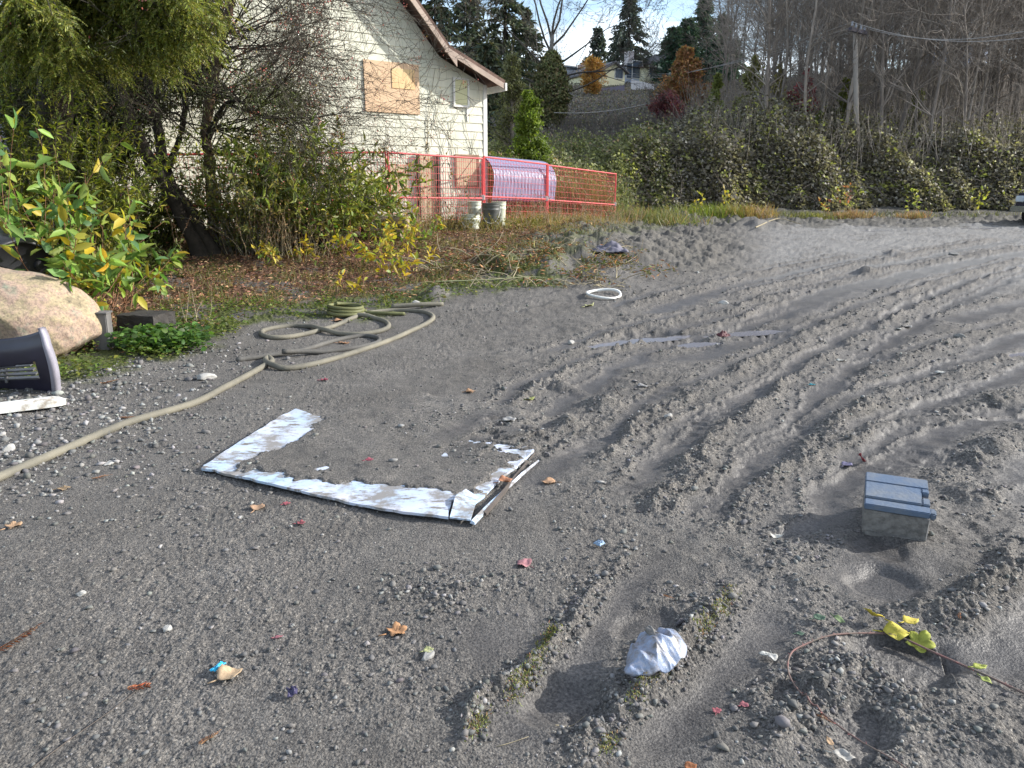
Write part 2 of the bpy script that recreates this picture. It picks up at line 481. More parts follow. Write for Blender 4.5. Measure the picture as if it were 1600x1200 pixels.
# ---------------------------------------------------------------- materials
def new_mat(name):
    m = bpy.data.materials.new(name)
    m.use_nodes = True
    return m, m.node_tree.nodes, m.node_tree.links, m.node_tree.nodes["Principled BSDF"]
def mat(name, col, rough=.8, var=.25, scale=6.0, bump=.3, bscale=None, spec=.3, metal=0.0, col2=None, stretch=None, lo=.35, hi=.65, bdist=.01):
    """paint, plastic, wood ...: base colour broken up by dirt of its own"""
    m, N, L, B = new_mat(name)
    tc = N.new("ShaderNodeTexCoord")
    src = tc.outputs["Object"]
    if stretch:
        mp = N.new("ShaderNodeMapping"); mp.inputs["Scale"].default_value = stretch
        L.new(src, mp.inputs["Vector"]); src = mp.outputs["Vector"]
    nz = N.new("ShaderNodeTexNoise"); nz.inputs["Scale"].default_value = scale; nz.inputs["Detail"].default_value = 8; nz.inputs["Roughness"].default_value = .65
    L.new(src, nz.inputs["Vector"])
    rp = N.new("ShaderNodeValToRGB")
    c2 = col2 if col2 else tuple(c * (1 - var) for c in col)
    rp.color_ramp.elements[0].position, rp.color_ramp.elements[1].position = lo, hi
    rp.color_ramp.elements[0].color = (*c2, 1)
    rp.color_ramp.elements[1].color = (*col, 1)
    L.new(nz.outputs["Fac"], rp.inputs["Fac"])
    L.new(rp.outputs["Color"], B.inputs["Base Color"])
    B.inputs["Roughness"].default_value = rough
    B.inputs["Specular IOR Level"].default_value = spec
    B.inputs["Metallic"].default_value = metal
    if bump:
        n2 = N.new("ShaderNodeTexNoise"); n2.inputs["Scale"].default_value = bscale or scale * 4; n2.inputs["Detail"].default_value = 6
        L.new(src, n2.inputs["Vector"])
        bp = N.new("ShaderNodeBump"); bp.inputs["Strength"].default_value = bump; bp.inputs["Distance"].default_value = bdist
        L.new(n2.outputs["Fac"], bp.inputs["Height"]); L.new(bp.outputs["Normal"], B.inputs["Normal"])
    return m
def leaf_mat(name, trans=.35, rough=.5, spec=.35):
    m, N, L, B = new_mat(name)
    a = N.new("ShaderNodeAttribute"); a.attribute_name = "Col"
    B.inputs["Roughness"].default_value = rough
    B.inputs["Specular IOR Level"].default_value = spec
    L.new(a.outputs["Color"], B.inputs["Base Color"])
    if trans:
        t = N.new("ShaderNodeBsdfTranslucent")
        g = N.new("ShaderNodeMix"); g.data_type = 'RGBA'; g.blend_type = 'MULTIPLY'; g.inputs["Factor"].default_value = 1
        g.inputs["B"].default_value = (1.5, 1.6, .9, 1)
        L.new(a.outputs["Color"], g.inputs["A"]); L.new(g.outputs["Result"], t.inputs["Color"])
        mx = N.new("ShaderNodeMixShader"); mx.inputs[0].default_value = trans
        L.new(B.outputs[0], mx.inputs[1]); L.new(t.outputs[0], mx.inputs[2])
        L.new(mx.outputs[0], N["Material Output"].inputs["Surface"])
    return m
M_LEAF = leaf_mat("leaf", .35)
M_GLOSSY = leaf_mat("leaf_glossy", .15, .32, .5)
M_DRY = leaf_mat("dry_leaf", .12, .8, .2)
M_STONE = leaf_mat("stone_grain", 0, .8, .3)
M_BARK_DARK = mat("bark_dark", (.055, .045, .036), .95, .5, 9, .9, 30)
M_BARK_GREY = mat("bark_grey", (.21, .195, .175), .9, .45, 5, .6, 25)
M_TWIG = mat("twig_grey", (.17, .155, .135), .9, .35, 5, 0)
M_TWIG_DARK = mat("twig_dark", (.075, .065, .05), .9, .35, 5, 0)
M_STRAW = mat("straw", (.34, .29, .19), .85, .3, 8, 0)

# ---------------------------------------------------------------- the lot
gm, N, L, B = new_mat("mud")
def node(t, **k):
    n = N.new(t)
    for a, v in k.items(): setattr(n, a, v)
    return n
geo = node("ShaderNodeNewGeometry")
def noise(scale, det=6, rgh=.6):
    n = node("ShaderNodeTexNoise"); n.inputs["Scale"].default_value = scale; n.inputs["Detail"].default_value = det; n.inputs["Roughness"].default_value = rgh
    L.new(geo.outputs["Position"], n.inputs["Vector"])
    return n
def attr(a):
    n = node("ShaderNodeAttribute"); n.attribute_name = a
    return n
def ramp(src, a, b, ca, cb):
    r = node("ShaderNodeValToRGB")
    r.color_ramp.elements[0].position, r.color_ramp.elements[1].position = a, b
    r.color_ramp.elements[0].color, r.color_ramp.elements[1].color = (*ca, 1), (*cb, 1)
    L.new(src, r.inputs["Fac"])
    return r.outputs["Color"]
def mixc(f, a, b, mode='MIX'):
    m = node("ShaderNodeMix"); m.data_type = 'RGBA'; m.blend_type = mode
    if isinstance(f, float): m.inputs["Factor"].default_value = f
    else: L.new(f, m.inputs["Factor"])
    for s, v in (("A", a), ("B", b)):
        if isinstance(v, tuple): m.inputs[s].default_value = (*v, 1)
        else: L.new(v, m.inputs[s])
    return m.outputs["Result"]
def math_(op, a, b=None):
    m = node("ShaderNodeMath"); m.operation = op
    for i, v in enumerate((a, b)):
        if v is None: continue
        if isinstance(v, (int, float)): m.inputs[i].default_value = v
        else: L.new(v, m.inputs[i])
    return m.outputs[0]
base = ramp(noise(1.3, 5).outputs["Fac"], .3, .7, (.098, .092, .085), (.146, .138, .129))
speck = ramp(noise(95, 3, .7).outputs["Fac"], .36, .70, (.42, .42, .43), (1.55, 1.54, 1.50))
base = mixc(1.0, base, speck, 'MULTIPLY')
base = mixc(1.0, base, ramp(noise(9, 7, .7).outputs["Fac"], .3, .7, (.78, .78, .79), (1.2, 1.19, 1.17)), 'MULTIPLY')
vor = node("ShaderNodeTexVoronoi"); vor.inputs["Scale"].default_value = 130
L.new(geo.outputs["Position"], vor.inputs["Vector"])
sep = node("ShaderNodeSeparateColor"); L.new(vor.outputs["Color"], sep.inputs[0])
grain = ramp(sep.outputs[0], .80, 1.0, (1, 1, 1), (2.3, 2.25, 2.15))
base = mixc(attr("rough").outputs["Fac"], base, mixc(1.0, base, grain, 'MULTIPLY'))
base = mixc(attr("wet").outputs["Fac"], base, mixc(1.0, base, (.66, .66, .68), 'MULTIPLY'))
base = mixc(attr("pale").outputs["Fac"], base, (.20, .196, .188))
mul = ramp(noise(38, 6, .75).outputs["Fac"], .33, .68, (.045, .026, .018), (.21, .115, .07))
base = mixc(attr("mulch").outputs["Fac"], base, mul)
mos = ramp(noise(30, 6, .7).outputs["Fac"], .35, .7, (.035, .045, .014), (.12, .135, .035))
base = mixc(attr("moss").outputs["Fac"], base, mos)
soil = ramp(noise(3, 6, .7).outputs["Fac"], .35, .7, (.040, .038, .033), (.125, .115, .095))
base = mixc(attr("soil").outputs["Fac"], base, soil)
L.new(base, B.inputs["Base Color"])
ro = math_('SUBTRACT', .92, math_('MULTIPLY', attr("wet").outputs["Fac"], .46))
L.new(ro, B.inputs["Roughness"])
B.inputs["Specular IOR Level"].default_value = .35
hb = math_('ADD', math_('MULTIPLY', noise(160, 4, .7).outputs["Fac"], 1.0), math_('MULTIPLY', vor.outputs["Distance"], -.8))
bp = node("ShaderNodeBump"); bp.inputs["Distance"].default_value = .006
L.new(hb, bp.inputs["Height"])
L.new(math_('SUBTRACT', .95, math_('MULTIPLY', attr("wet").outputs["Fac"], .5)), bp.inputs["Strength"])
L.new(bp.outputs["Normal"], B.inputs["Normal"])

def build_ground():
    az = np.concatenate([np.linspace(-180, -52, 44)[:-1], np.linspace(-52, -40, 60)[:-1], np.linspace(-40, 40, 1250), np.linspace(40, 52, 60)[1:], np.linspace(52, 180, 44)[1:-1]])
    az = np.radians(az)
    rr = [.25, .6, 1.0, 1.3]
    r = 1.55
    while r < 16:                                  # rows about one picture line apart
        rr.append(r); r += max(.0028, r * r / CAM_H / 900)
    while r < 34:
        rr.append(r); r *= 1.011
    while r < 500:
        rr.append(r); r *= 1.05
    rr = np.array(rr + [900.0])
    X = (rr[:, None] * np.sin(az)[None]).ravel()
    Y = (rr[:, None] * np.cos(az)[None]).ravel()
    Z, ridge, wet, rough = zbase(X, Y), np.zeros_like(X), np.zeros_like(X), np.full_like(X, .4)
    s = np.nonzero((np.hypot(X, Y) < 34))[0]
    Z[s], ridge[s], wet[s], rough[s] = ground(X[s], Y[s])
    n1 = fbm(X * .9, Y * .9, 4, 80)
    n2 = fbm(X * 3.5, Y * 3.5, 4, 81)
    # mulch under the trees, moss and grass along the edge of the lot, pale dry mud far off on the right
    left_edge = MARGIN(X, Y) + .22 * n1 + .10 * n2
    mulch = sm(left_edge, .25, .75) * (1 - sm(Y, 18, 20)) * sm(n1 + n2 * .5, -.62, -.25)
    moss = sm(left_edge, -.12, .12) * (1 - sm(left_edge, .42, .95)) * sm(n2 + .35 * n1, -.45, .12) * (1 - sm(Y, 25, 30))
    moss = np.maximum(moss, .8 * sm(left_edge, .3, .6) * sm(n1 * .8 + n2, .12, .5) * (1 - sm(Y, 20, 25)))
    pale = sm(X / np.maximum(Y, 1), .26, .38) * sm(Y, 8.5, 15) * (1 - sm(Y, 25, 28)) * .8
    pale = np.maximum(pale, .0)
    soil = np.maximum(sm(Y + .8 * n1, 26.0, 28.0), .85 * sm(Y + 1.6 * n1 + .8 * n2, 22.6, 24.4))
    soil = np.maximum(soil, sm(-X - .35 * Y, 1.5, 4.0) * sm(Y, 11, 13))
    q_ = X / np.maximum(Y, 1)
    soil = np.maximum(soil, .55 * sm(Y + .9 * n1, 11.8, 14.0) * (1 - sm(q_ + .03 * n2, .25, .36)) * sm(q_, -.02, .06))
    keep = 1 - np.maximum(mulch, moss)
    A = len(az)
    i = np.arange(len(rr) - 1)[:, None]; j = np.arange(A)[None]
    F = np.stack([i * A + j, i * A + (j + 1) % A, (i + 1) * A + (j + 1) % A, (i + 1) * A + j], -1).reshape(-1, 4)
    Z = Z + mulch * .02 * fbm(X * 22, Y * 22, 2, 83) + moss * .03 * np.abs(fbm(X * 16, Y * 16, 2, 84))
    o = np_mesh("ground", np.stack([X, Y, Z], 1), [F, np.arange(A)[None][:, ::-1]], gm, smooth=True,
                attrs=dict(ridge=ridge, wet=wet * keep, rough=np.clip(rough, 0, 1) * keep, mulch=mulch, moss=moss, pale=pale * keep * (1 - ridge), soil=soil))
    tag(o, "dark grey rutted mud lot running up to a wooded hillside", "ground", kind="structure")
EDGE = gp([(-500, 690), (-60, 615), (80, 600), (180, 575), (300, 552), (420, 505), (520, 498), (600, 490), (680, 474), (760, 460), (860, 440), (900, 400), (1000, 360), (1080, 352)])
_EP = np.vstack([EDGE, [[14, 30], [-60, 60], [-60, 2]]])
def MARGIN(x, y):
    """metres behind the edge of the open mud, negative on the mud"""
    out = np.full(np.shape(x), -3.0)
    s = (np.hypot(x, y) < 45)
    out[s] = poly_dist(x[s], y[s], _EP)
    return np.clip(out, -3, 6) * .45
build_ground()

# loose stones and clods: thousands, one mass
def gravel():
    n0 = 90000
    u = RNG.uniform(0, 1, n0)
    r = 1.5 * (13 / 1.5) ** u
    a = R(1) * RNG.uniform(-38, 38, n0)
    x, y = r * np.sin(a), r * np.cos(a)
    z, ridge, wet, rough = ground(x, y, False)
    mrg = MARGIN(x, y)
    leftness = sm(-(x + .25 * y), -.2, 2.4) * sm(y, 2.6, 4.5)
    p = (.05 + .9 * ridge + .22 * np.clip(rough - .35, 0, 1) + .7 * leftness) * (mrg < .1) * (wet < .5)
    k = np.nonzero(RNG.uniform(0, 1, n0) < p)[0][:34000]
    z = ground(x[k], y[k])[0]
    ico = bmesh.new(); bmesh.ops.create_icosphere(ico, subdivisions=1, radius=1.0)
    T = np.array([v.co[:] for v in ico.verts]); FT = np.array([[v.index for v in f.verts] for f in ico.faces]); ico.free()
    m = len(k)
    s = (.0022 + .0076 * RNG.power(.24, m)) * (1 + 1.0 * leftness[k]) * (1 + .06 * r[k])
    big = RNG.uniform(0, 1, m) < .03
    s[big] *= 1.7
    ax = RNG.uniform(.55, 1.45, (m, 1, 3)); ax[:, :, 2] *= .7
    V = T[None] * ax * (1 + .30 * RNG.normal(size=(m, len(T), 1)).clip(-1.8, 1.8))
    th = RNG.uniform(0, 6.28, m)
    c, q = np.cos(th)[:, None], np.sin(th)[:, None]
    V = np.stack([V[..., 0] * c - V[..., 1] * q, V[..., 0] * q + V[..., 1] * c, V[..., 2]], -1) * s[:, None, None]
    V += np.stack([x[k], y[k], z + s * .25], -1)[:, None]
    g = np.where(RNG.uniform(0, 1, m) < .88 - .30 * leftness[k], RNG.uniform(.085, .15, m), RNG.uniform(.15, .30, m))
    colr = g[:, None] * np.array([[1, .985, .95]]) * (1 + .025 * RNG.normal(size=(m, 3)))
    F = (np.arange(m)[:, None, None] * len(T) + FT[None]).reshape(-1, 3)
    o = np_mesh("gravel", V.reshape(-1, 3), F, M_STONE, col=np.repeat(colr, len(T), 0))
    tag(o, "loose grey gravel and mud clods strewn over the lot", "gravel", kind="stuff")
gravel()

# puddles: flat water standing in the ruts
pm, N_, L_, B_ = new_mat("puddle_water")
B_.inputs["Base Color"].default_value = (.17, .17, .195, 1); B_.inputs["Roughness"].default_value = .2; B_.inputs["Specular IOR Level"].default_value = .6
PUD_LAB = ["long narrow bright puddle in the wheel rut below the white hoop", "short pale puddle between the two longer rut puddles", "long bluish puddle in the rut to the right of the short one", "small bright puddle at the far right edge of the ruts"]
PUD_LAB += ["shallow puddle among the dark clods along the far edge of the mud, " + q for q in ("nearest the mud heap", "behind the first one", "below the rusty grass", "behind the middle ones", "in the middle of the row", "under the pale saplings", "long and in front", "behind the long one", "beside the truck wheel", "nearest the ruts")]
for (c, lx, ly, rot, lev), lab in zip(PUDDLES, PUD_LAB):
    n_, m_ = 110, 40                      # water lies wherever the basin is below its level
    ex, ey = np.meshgrid(np.linspace(-1.4, 1.4, n_) * lx, np.linspace(-1.4, 1.4, m_) * ly, indexing='ij')
    X, Y = (c.x + ex * math.cos(rot) - ey * math.sin(rot)).ravel(), (c.y + ex * math.sin(rot) + ey * math.cos(rot)).ravel()
    qq = np.hypot(ex / lx, ey / ly).ravel() + .34 * gnoise(X * 2.3, Y * 2.3, 21) + .30 * gnoise(X * 9, Y * 9, 22)
    w_ = (ground(X, Y)[0] < lev + .003) & (qq < 1.2)
    Fq = np.array([[i * m_ + j, (i + 1) * m_ + j, (i + 1) * m_ + j + 1, i * m_ + j + 1] for i in range(n_ - 1) for j in range(m_ - 1)])
    Fq = Fq[w_[Fq].any(1)]
    if not len(Fq): continue
    us, inv_ = np.unique(Fq, return_inverse=True)
    o = np_mesh("puddle", np.stack([X[us], Y[us], np.full(len(us), lev)], 1), inv_.reshape(Fq.shape), pm)
    tag(o, lab, "puddle", "puddles standing in the mud", kind="structure")

# ---------------------------------------------------------------- the boarded-up house
M_SIDING = mat("shingle_siding", (.68, .665, .55), .85, .2, 2.6, .35, 60, col2=(.53, .54, .44), stretch=(1, 1, .35), bdist=.005)
M_PLY = mat("plywood", (.66, .47, .31), .8, .25, 2.2, .15, 20, col2=(.55, .39, .25), stretch=(1, 1, 4))
M_PLY_OLD = mat("weathered_board", (.50, .40, .27), .85, .3, 3, .2, 20, col2=(.40, .32, .22))
M_COVER = mat("yellowed_cover", (.62, .62, .38), .7, .15, 3, .1)
M_WHITE = mat("white_trim", (.74, .74, .70), .6, .15, 4, .1)
M_FASCIA = mat("fascia_paint", (.44, .35, .29), .8, .35, 3, .2, col2=(.30, .235, .195))
M_ROOF = mat("roof_shingle", (.16, .105, .085), .95, .45, 7, .8, 30)
M_DARKWOOD = mat("dark_wood", (.10, .085, .075), .9, .4, 6, .5, 20, stretch=(1, 1, .2))
hw = np.array([.827, .56]); hw /= np.linalg.norm(hw)
hn = np.array([hw[1], -hw[0]])
hc = at_y(760, 340, 20.0)
def HW(t, z, off=0.0):
    return Vector((hc.x - hw[0] * t + hn[0] * off, 20.0 - hw[1] * t + hn[1] * off, z))
OUT = [(0, 4.17), (1.30, 4.72), (5.4, 9.15), (9.5, 4.72), (10.8, 4.17)]     # roofline on the gable wall
house = empty("house", HW(5.4, .75), "pale shingle-clad house with its upper window boarded over in plywood", "house")
def hlocal(o):
    o.parent = house
    o.matrix_parent_inverse = Matrix.Translation(house.location).inverted()
    return o
def clip(poly, a, b, c):     # keep a*x+b*y <= c
    out = []
    for i in range(len(poly)):
        p, q = poly[i], poly[(i + 1) % len(poly)]
        dp, dq = a * p[0] + b * p[1] - c, a * q[0] + b * q[1] - c
        if dp <= 0: out.append(p)
        if dp * dq < 0:
            s = dp / (dp - dq); out.append((p[0] + (q[0] - p[0]) * s, p[1] + (q[1] - p[1]) * s))
    return out
def prism(bm, poly, f0, f1):
    """poly in (t, z); f0/f1 give the offset of back and front"""
    a = [bm.verts.new(HW(t, z, f0(t, z))) for t, z in poly]
    b = [bm.verts.new(HW(t, z, f1(t, z))) for t, z in poly]
    n = len(poly)
    bm.faces.new(a); bm.faces.new(b[::-1])
    for i in range(n): bm.faces.new((a[i], a[(i + 1) % n], b[(i + 1) % n], b[i]))
bm = bmesh.new()
ch, cw = .20, .46
HOLES = [(1.88, 3.33, 3.36, 4.50), (.55, .925, 3.65, 4.255)]
for k in range(42):
    z0 = .45 + k * ch
    z1 = z0 + ch
    off = (k % 2) * cw * .5 + random.uniform(-.03, .03)
    for j in range(-1, 19):
        t0, t1 = j * cw - off, (j + 1) * cw - off
        t0, t1 = max(t0, 0) + .003, min(t1, 10.8) - .003
        if t1 - t0 < .02: continue
        sag, prd = random.uniform(-.004, .004), random.uniform(0, .004)
        if random.random() < .0012: continue
        for (ta, za), (tb, zb_) in zip(OUT[:-1], OUT[1:]):
            a, b = max(t0, ta), min(t1, tb)
            if b - a < .01: continue
            poly = [(a, z0 + sag), (b, z0 + sag), (b, z1), (a, z1)]
            s = (zb_ - za) / (tb - ta)
            poly = clip(poly, -s, 1, za - s * ta)
            if len(poly) < 3: continue
            prism(bm, poly, lambda t, z: -.02, lambda t, z, z0=z0, prd=prd: .022 + prd - .016 * (z - z0) / ch)
hlocal(bm_obj("wall", bm, M_SIDING))
bm = bmesh.new()           # sheathing behind, side walls and back
for (ta, za), (tb, zb_) in zip(OUT[:-1], OUT[1:]):
    prism(bm, [(ta, .3), (tb, .3), (tb, zb_), (ta, za)], lambda t, z: -.14, lambda t, z: -.022)
hlocal(bm_obj("gable_sheathing", bm, M_DARKWOOD))
bm = bmesh.new()
for t in (.06, 10.74):
    prism(bm, [(t - .05, .3), (t + .05, .3), (t + .05, 4.1), (t - .05, 4.1)], lambda t, z: -10, lambda t, z: -.15)
prism(bm, [(.12, .3), (10.68, .3), (10.68, 4.1), (.12, 4.1)], lambda t, z: -10, lambda t, z: -9.9)
hlocal(bm_obj("side_wall", bm, M_SIDING))
bm = bmesh.new()
prism(bm, [(-.03, .3), (.08, .3), (.08, 4.18), (-.03, 4.18)], lambda t, z: -.02, lambda t, z: .034)
hlocal(bm_obj("corner_board", bm, M_WHITE))
# roof slabs, bell-cast at the eaves
TOP = [(-.30, 4.12), (1.27, 4.78), (5.4, 9.25), (9.53, 4.78), (11.1, 4.12)]
bm = bmesh.new()
for (ta, za), (tb, zb_) in zip(TOP[:-1], TOP[1:]):
    prism(bm, [(ta, za + .04), (tb, zb_ + .04), (tb, zb_ + .15), (ta, za + .15)], lambda t, z: -10.3, lambda t, z: .46)
roof = hlocal(bm_obj("roof", bm, M_ROOF))
bm = bmesh.new()
for (ta, za), (tb, zb_), drop in ((TOP[0], (1.42, 4.845), .08), ((1.10, 4.57), TOP[2], .11), (TOP[2], (9.7, 4.57), .11), ((9.4, 4.845), TOP[4], .10)):
    prism(bm, [(ta, za - drop), (tb, zb_ - drop), (tb, zb_ + .05), (ta, za + .05)], lambda t, z: .465, lambda t, z: .50)
rb = bm_obj("rake_board", bm, M_FASCIA); rb.parent = roof
bm = bmesh.new()
prism(bm, [(-.32, 4.02), (-.27, 4.02), (-.27, 4.20), (-.32, 4.20)], lambda t, z: -10.3, lambda t, z: .52)
g = bm_obj("gutter", bm, M_WHITE); g.parent = roof
# boards over the openings, stones of the fence line
def board(name, t0, t1, z0, z1, m, th=.022, base=.028, frame=None, label=None):
    bm = bmesh.new()
    prism(bm, [(t0, z0), (t1, z0), (t1, z1), (t0, z1)], lambda t, z: base, lambda t, z: base + th)
    o = hlocal(bm_obj(name, bm, m, bevel=.003))
    if label: o["label"] = label
    if frame:
        bm = bmesh.new(); w = .05; e = base + th + .014
        for q in ((t0 - w, t0, z0 - w, z1 + w), (t1, t1 + w, z0 - w, z1 + w), (t0, t1, z1, z1 + w), (t0, t1, z0 - w, z0)):
            prism(bm, [(q[0], q[2]), (q[1], q[2]), (q[1], q[3]), (q[0], q[3])], lambda t, z: base - .005, lambda t, z: e)
        f = bm_obj("frame", bm, frame); f.parent = o
    return o
board("plywood_cover", 1.90, 3.31, 3.37, 4.49, M_PLY, label="large orange plywood sheet over the upper window")
b2 = board("plywood_patch", 2.02, 2.62, 3.92, 4.36, mat("plywood_bright", (.68, .42, .22), .75, .2, 5, .1, col2=(.66, .52, .28)), .012, .052)
board("window_cover", .56, .915, 3.66, 4.245, M_COVER, frame=M_WHITE, label="small narrow window covered in a yellowed sheet")
bm = bmesh.new()
prism(bm, [(.53, 3.28), (.575, 3.28), (.585, 3.62), (.54, 3.62)], lambda t, z: .03, lambda t, z: .045)
hlocal(bm_obj("loose_trim", bm, M_WHITE))
board("lower_board", .30, .90, 1.72, 2.43, M_PLY_OLD, frame=mat("brown_frame", (.30, .19, .13), .8, .3, 6, .1), label="square weathered board with a diagonal brace")
bm = bmesh.new()
prism(bm, [(.88, 1.76), (.92, 1.82), (.40, 2.40), (.34, 2.36)], lambda t, z: .052, lambda t, z: .068)
hlocal(bm_obj("brace", bm, M_PLY_OLD))
board("doorway_board", 1.50, 1.98, .9, 2.42, M_PLY_OLD)
board("sign_board", 2.3, 2.75, 1.55, 2.2, M_PLY_OLD)
for t in (1.46, 2.02):
    bm = bmesh.new()
    prism(bm, [(t - .035, .6), (t + .035, .6), (t + .035, 2.46), (t - .035, 2.46)], lambda t, z: .05, lambda t, z: .13)
    hlocal(bm_obj("door_post", bm, M_DARKWOOD))

# porch shed behind the trees at the left
M_SHED = mat("shed_plank", (.21, .185, .20), .9, .3, 5, .4, 25, stretch=(1, 1, .15))
sh = empty("porch_shed", (-8.6, 14.2, .7), "grey plank porch shed half hidden behind the conifer", "shed")
def at_shed(o): o.parent = sh; o.matrix_parent_inverse = Matrix.Translation(sh.location).inverted(); return o
bm = bmesh.new()
for k in range(12): box(bm, (-10.4 + k * .168, 14.5, 1.9), (.15, .03, 2.6))
at_shed(bm_obj("plank_wall", bm, M_SHED))
bm = bmesh.new(); box(bm, (-8.75, 13.4, 2.0), (.16, .16, 2.8)); at_shed(bm_obj("post", bm, mat("pale_post", (.36, .34, .40), .8, .25, 5, .2), bevel=.008))
bm = bmesh.new(); box(bm, (-10.1, 13.4, 3.42), (3.4, .2, .22)); at_shed(bm_obj("beam", bm, M_DARKWOOD, bevel=.01))
bm = bmesh.new(); box(bm, (-10.2, 14.2, 3.62), (3.9, 2.6, .12), Matrix.Rotation(R(-6), 4, 'X')); at_shed(bm_obj("roof", bm, M_ROOF))

# dead creeper stems hanging on the right half of the wall
crv = random.Random(12)
for i, (t0, z1, lab) in enumerate([(1.05, 4.3, "dead creeper stem climbing between the two upper windows"), (.35, 3.4, "dead creeper stem right of the narrow window"), (1.55, 4.5, "dead creeper stem just right of the plywood window cover"), (.75, 3.3, "dead creeper stem under the narrow window")]):
    A, B_ = [], []
    for br in range(3):
        p = np.array([t0 + .1 * br, .8]); d = np.array([crv.gauss(0, .05), 1.0])
        for k in range(26):
            d = d + np.array([crv.gauss(0, .10) - .25 * (p[0] - t0 - .05 * br), 0]); q = p + d / np.hypot(*d) * (z1 - .8) / 26 * (1 - .12 * br)
            A.append(tuple(HW(p[0], p[1], .045))); B_.append(tuple(HW(q[0], q[1], .045))); p = q
    V, F = tubes(A, B_, np.full(len(A), .006), np.full(len(A), .005), 4)
    tag(np_mesh("dead_creeper", V, F, mat("creeper_stem", (.30, .28, .22), .9, .3, 6, 0)), lab, "creeper", "dead creepers on the house wall")

# ---------------------------------------------------------------- red construction fence
M_RED = mat("red_fence_paint", (.58, .07, .075), .5, .2, 4, 0, spec=.4)
M_FOOT = mat("white_clamp", (.75, .72, .68), .6, .2, 6, 0)
def fence_panel(a, b, za, zb_, label, bottom=1.80):
    a, b = Vector((a[0], a[1], za)), Vector((b[0], b[1], zb_))
    root = empty("fence_panel", (a + b) / 2 - Vector((0, 0, bottom)), label, "fence panel", "red construction fence panels")
    inv = Matrix.Translation(root.location).inverted()
    def put(o): o.parent = root; o.matrix_parent_inverse = inv; return o
    d = (b - a); Ln = d.length
    g = .03 / Ln
    P = lambda s, h: np.array(a + d * s - Vector((0, 0, h)))
    fr = [(P(g, 0), P(1 - g, 0)), (P(g, .95), P(1 - g, .95)), (P(g, bottom - .12), P(1 - g, bottom - .12)), (P(g, -.03), P(g, bottom + .1)), (P(1 - g, -.03), P(1 - g, bottom + .1))]
    V, F = tubes([f[0] for f in fr], [f[1] for f in fr], np.full(5, .021), np.full(5, .021), 8)
    put(np_mesh("frame", V, F, M_RED, smooth=True))
    A, B_ = [], []
    nv = int(Ln / .075)
    for i in range(1, nv): A.append(P(i / nv, 0)); B_.append(P(i / nv, bottom - .12))
    for h in np.arange(.1, bottom - .15, .15): A.append(P(g, h)); B_.append(P(1 - g, h))
    V, F = tubes(A, B_, np.full(len(A), .0042), np.full(len(A), .0042), 4)
    put(np_mesh("wire_mesh", V, F, M_RED))
    bm = bmesh.new(); c = P(1 - g, .93); box(bm, c, (.11, .07, .13)); put(bm_obj("clamp", bm, M_FOOT, bevel=.015))
    return root
f0 = (-.71, 19.0)
f1 = (-2.72, 16.72)
f2 = (px_at(420, 15.2), 15.2)
f3 = (px_at(165, 13.7), 13.7)
m1, m2 = (px_at(853, 21.6), 21.6), (px_at(957, 24.4), 24.4)
zt = lambda py, Y: CAM_H + (at_y(800, py, Y).z - CAM_H)
fence_panel(f3, f2, at_y(165, 243, 13.7).z, at_y(420, 240, 15.2).z, "red mesh fence panel behind the dark leaning trunks")
fence_panel(f2, f1, at_y(420, 240, 15.2).z, at_y(617, 238, 16.72).z, "red mesh fence panel behind the green butterfly bush")
fence_panel(f1, f0, at_y(617, 238, 16.72).z, at_y(755, 248, 19).z, "red mesh fence panel standing before the pale house wall")
fence_panel(f0, m1, at_y(759, 245, 19).z, at_y(853, 257, 21.6).z, "red mesh fence panel with the corrugated sheet bent behind it", 1.72)
fence_panel(m1, m2, at_y(853, 258, 21.6).z, at_y(955, 272, 24.4).z, "red mesh fence panel at the far end beside the brambles", 1.6)

# corrugated sheet bent over the fence
M_CORR, N_, L_, B_ = new_mat("clear_corrugated_plastic")
B_.inputs["Base Color"].default_value = (.17, .18, .29, 1); B_.inputs["Roughness"].default_value = .45; B_.inputs["Transmission Weight"].default_value = .0
p0, p1 = Vector((px_at(774, 19.5), 19.5, 0)), Vector((px_at(868, 21.9), 21.9, 0))
ax = (p1 - p0).normalized(); nb = Vector((-ax.y, ax.x, 0))            # nb points away behind the fence
prof = [(.0, 1.38 + .5 * q) for q in np.linspace(0, 1, 8)]
prof += [(.66 * (1 - math.cos(a_)), 1.88 + .66 * math.sin(a_)) for a_ in np.linspace(.06, R(128), 34)]
# sheet leans: bottom near the fence, bulging towards it, folding back over the top
nc = 150
V = []
zt0, zt1 = at_y(795, 247, 19.5).z, at_y(868, 256, 21.9).z
Lx = (p1 - p0).length
for u in np.linspace(0, 1, nc):
    for (o_, h) in prof:
        c = .016 * math.sin(u * Lx / .165 * 2 * math.pi)
        base = p0 + ax * (u * Lx + .17 * (h - 1.3))
        z = h + (zt0 + (zt1 - zt0) * u) - 2.44
        v = base + nb * (.10 + o_ + c)
        V.append((v.x, v.y, z + c * .4))
m = len(prof)
F = np.array([[i * m + j, (i + 1) * m + j, (i + 1) * m + j + 1, i * m + j + 1] for i in range(nc - 1) for j in range(m - 1)])
o = np_mesh("corrugated_sheet", np.array(V), F, M_CORR, smooth=True)
sol = o.modifiers.new("thickness", 'SOLIDIFY'); sol.thickness = .003
tag(o, "bluish clear corrugated plastic sheet bowed over behind the red fence", "plastic sheet")

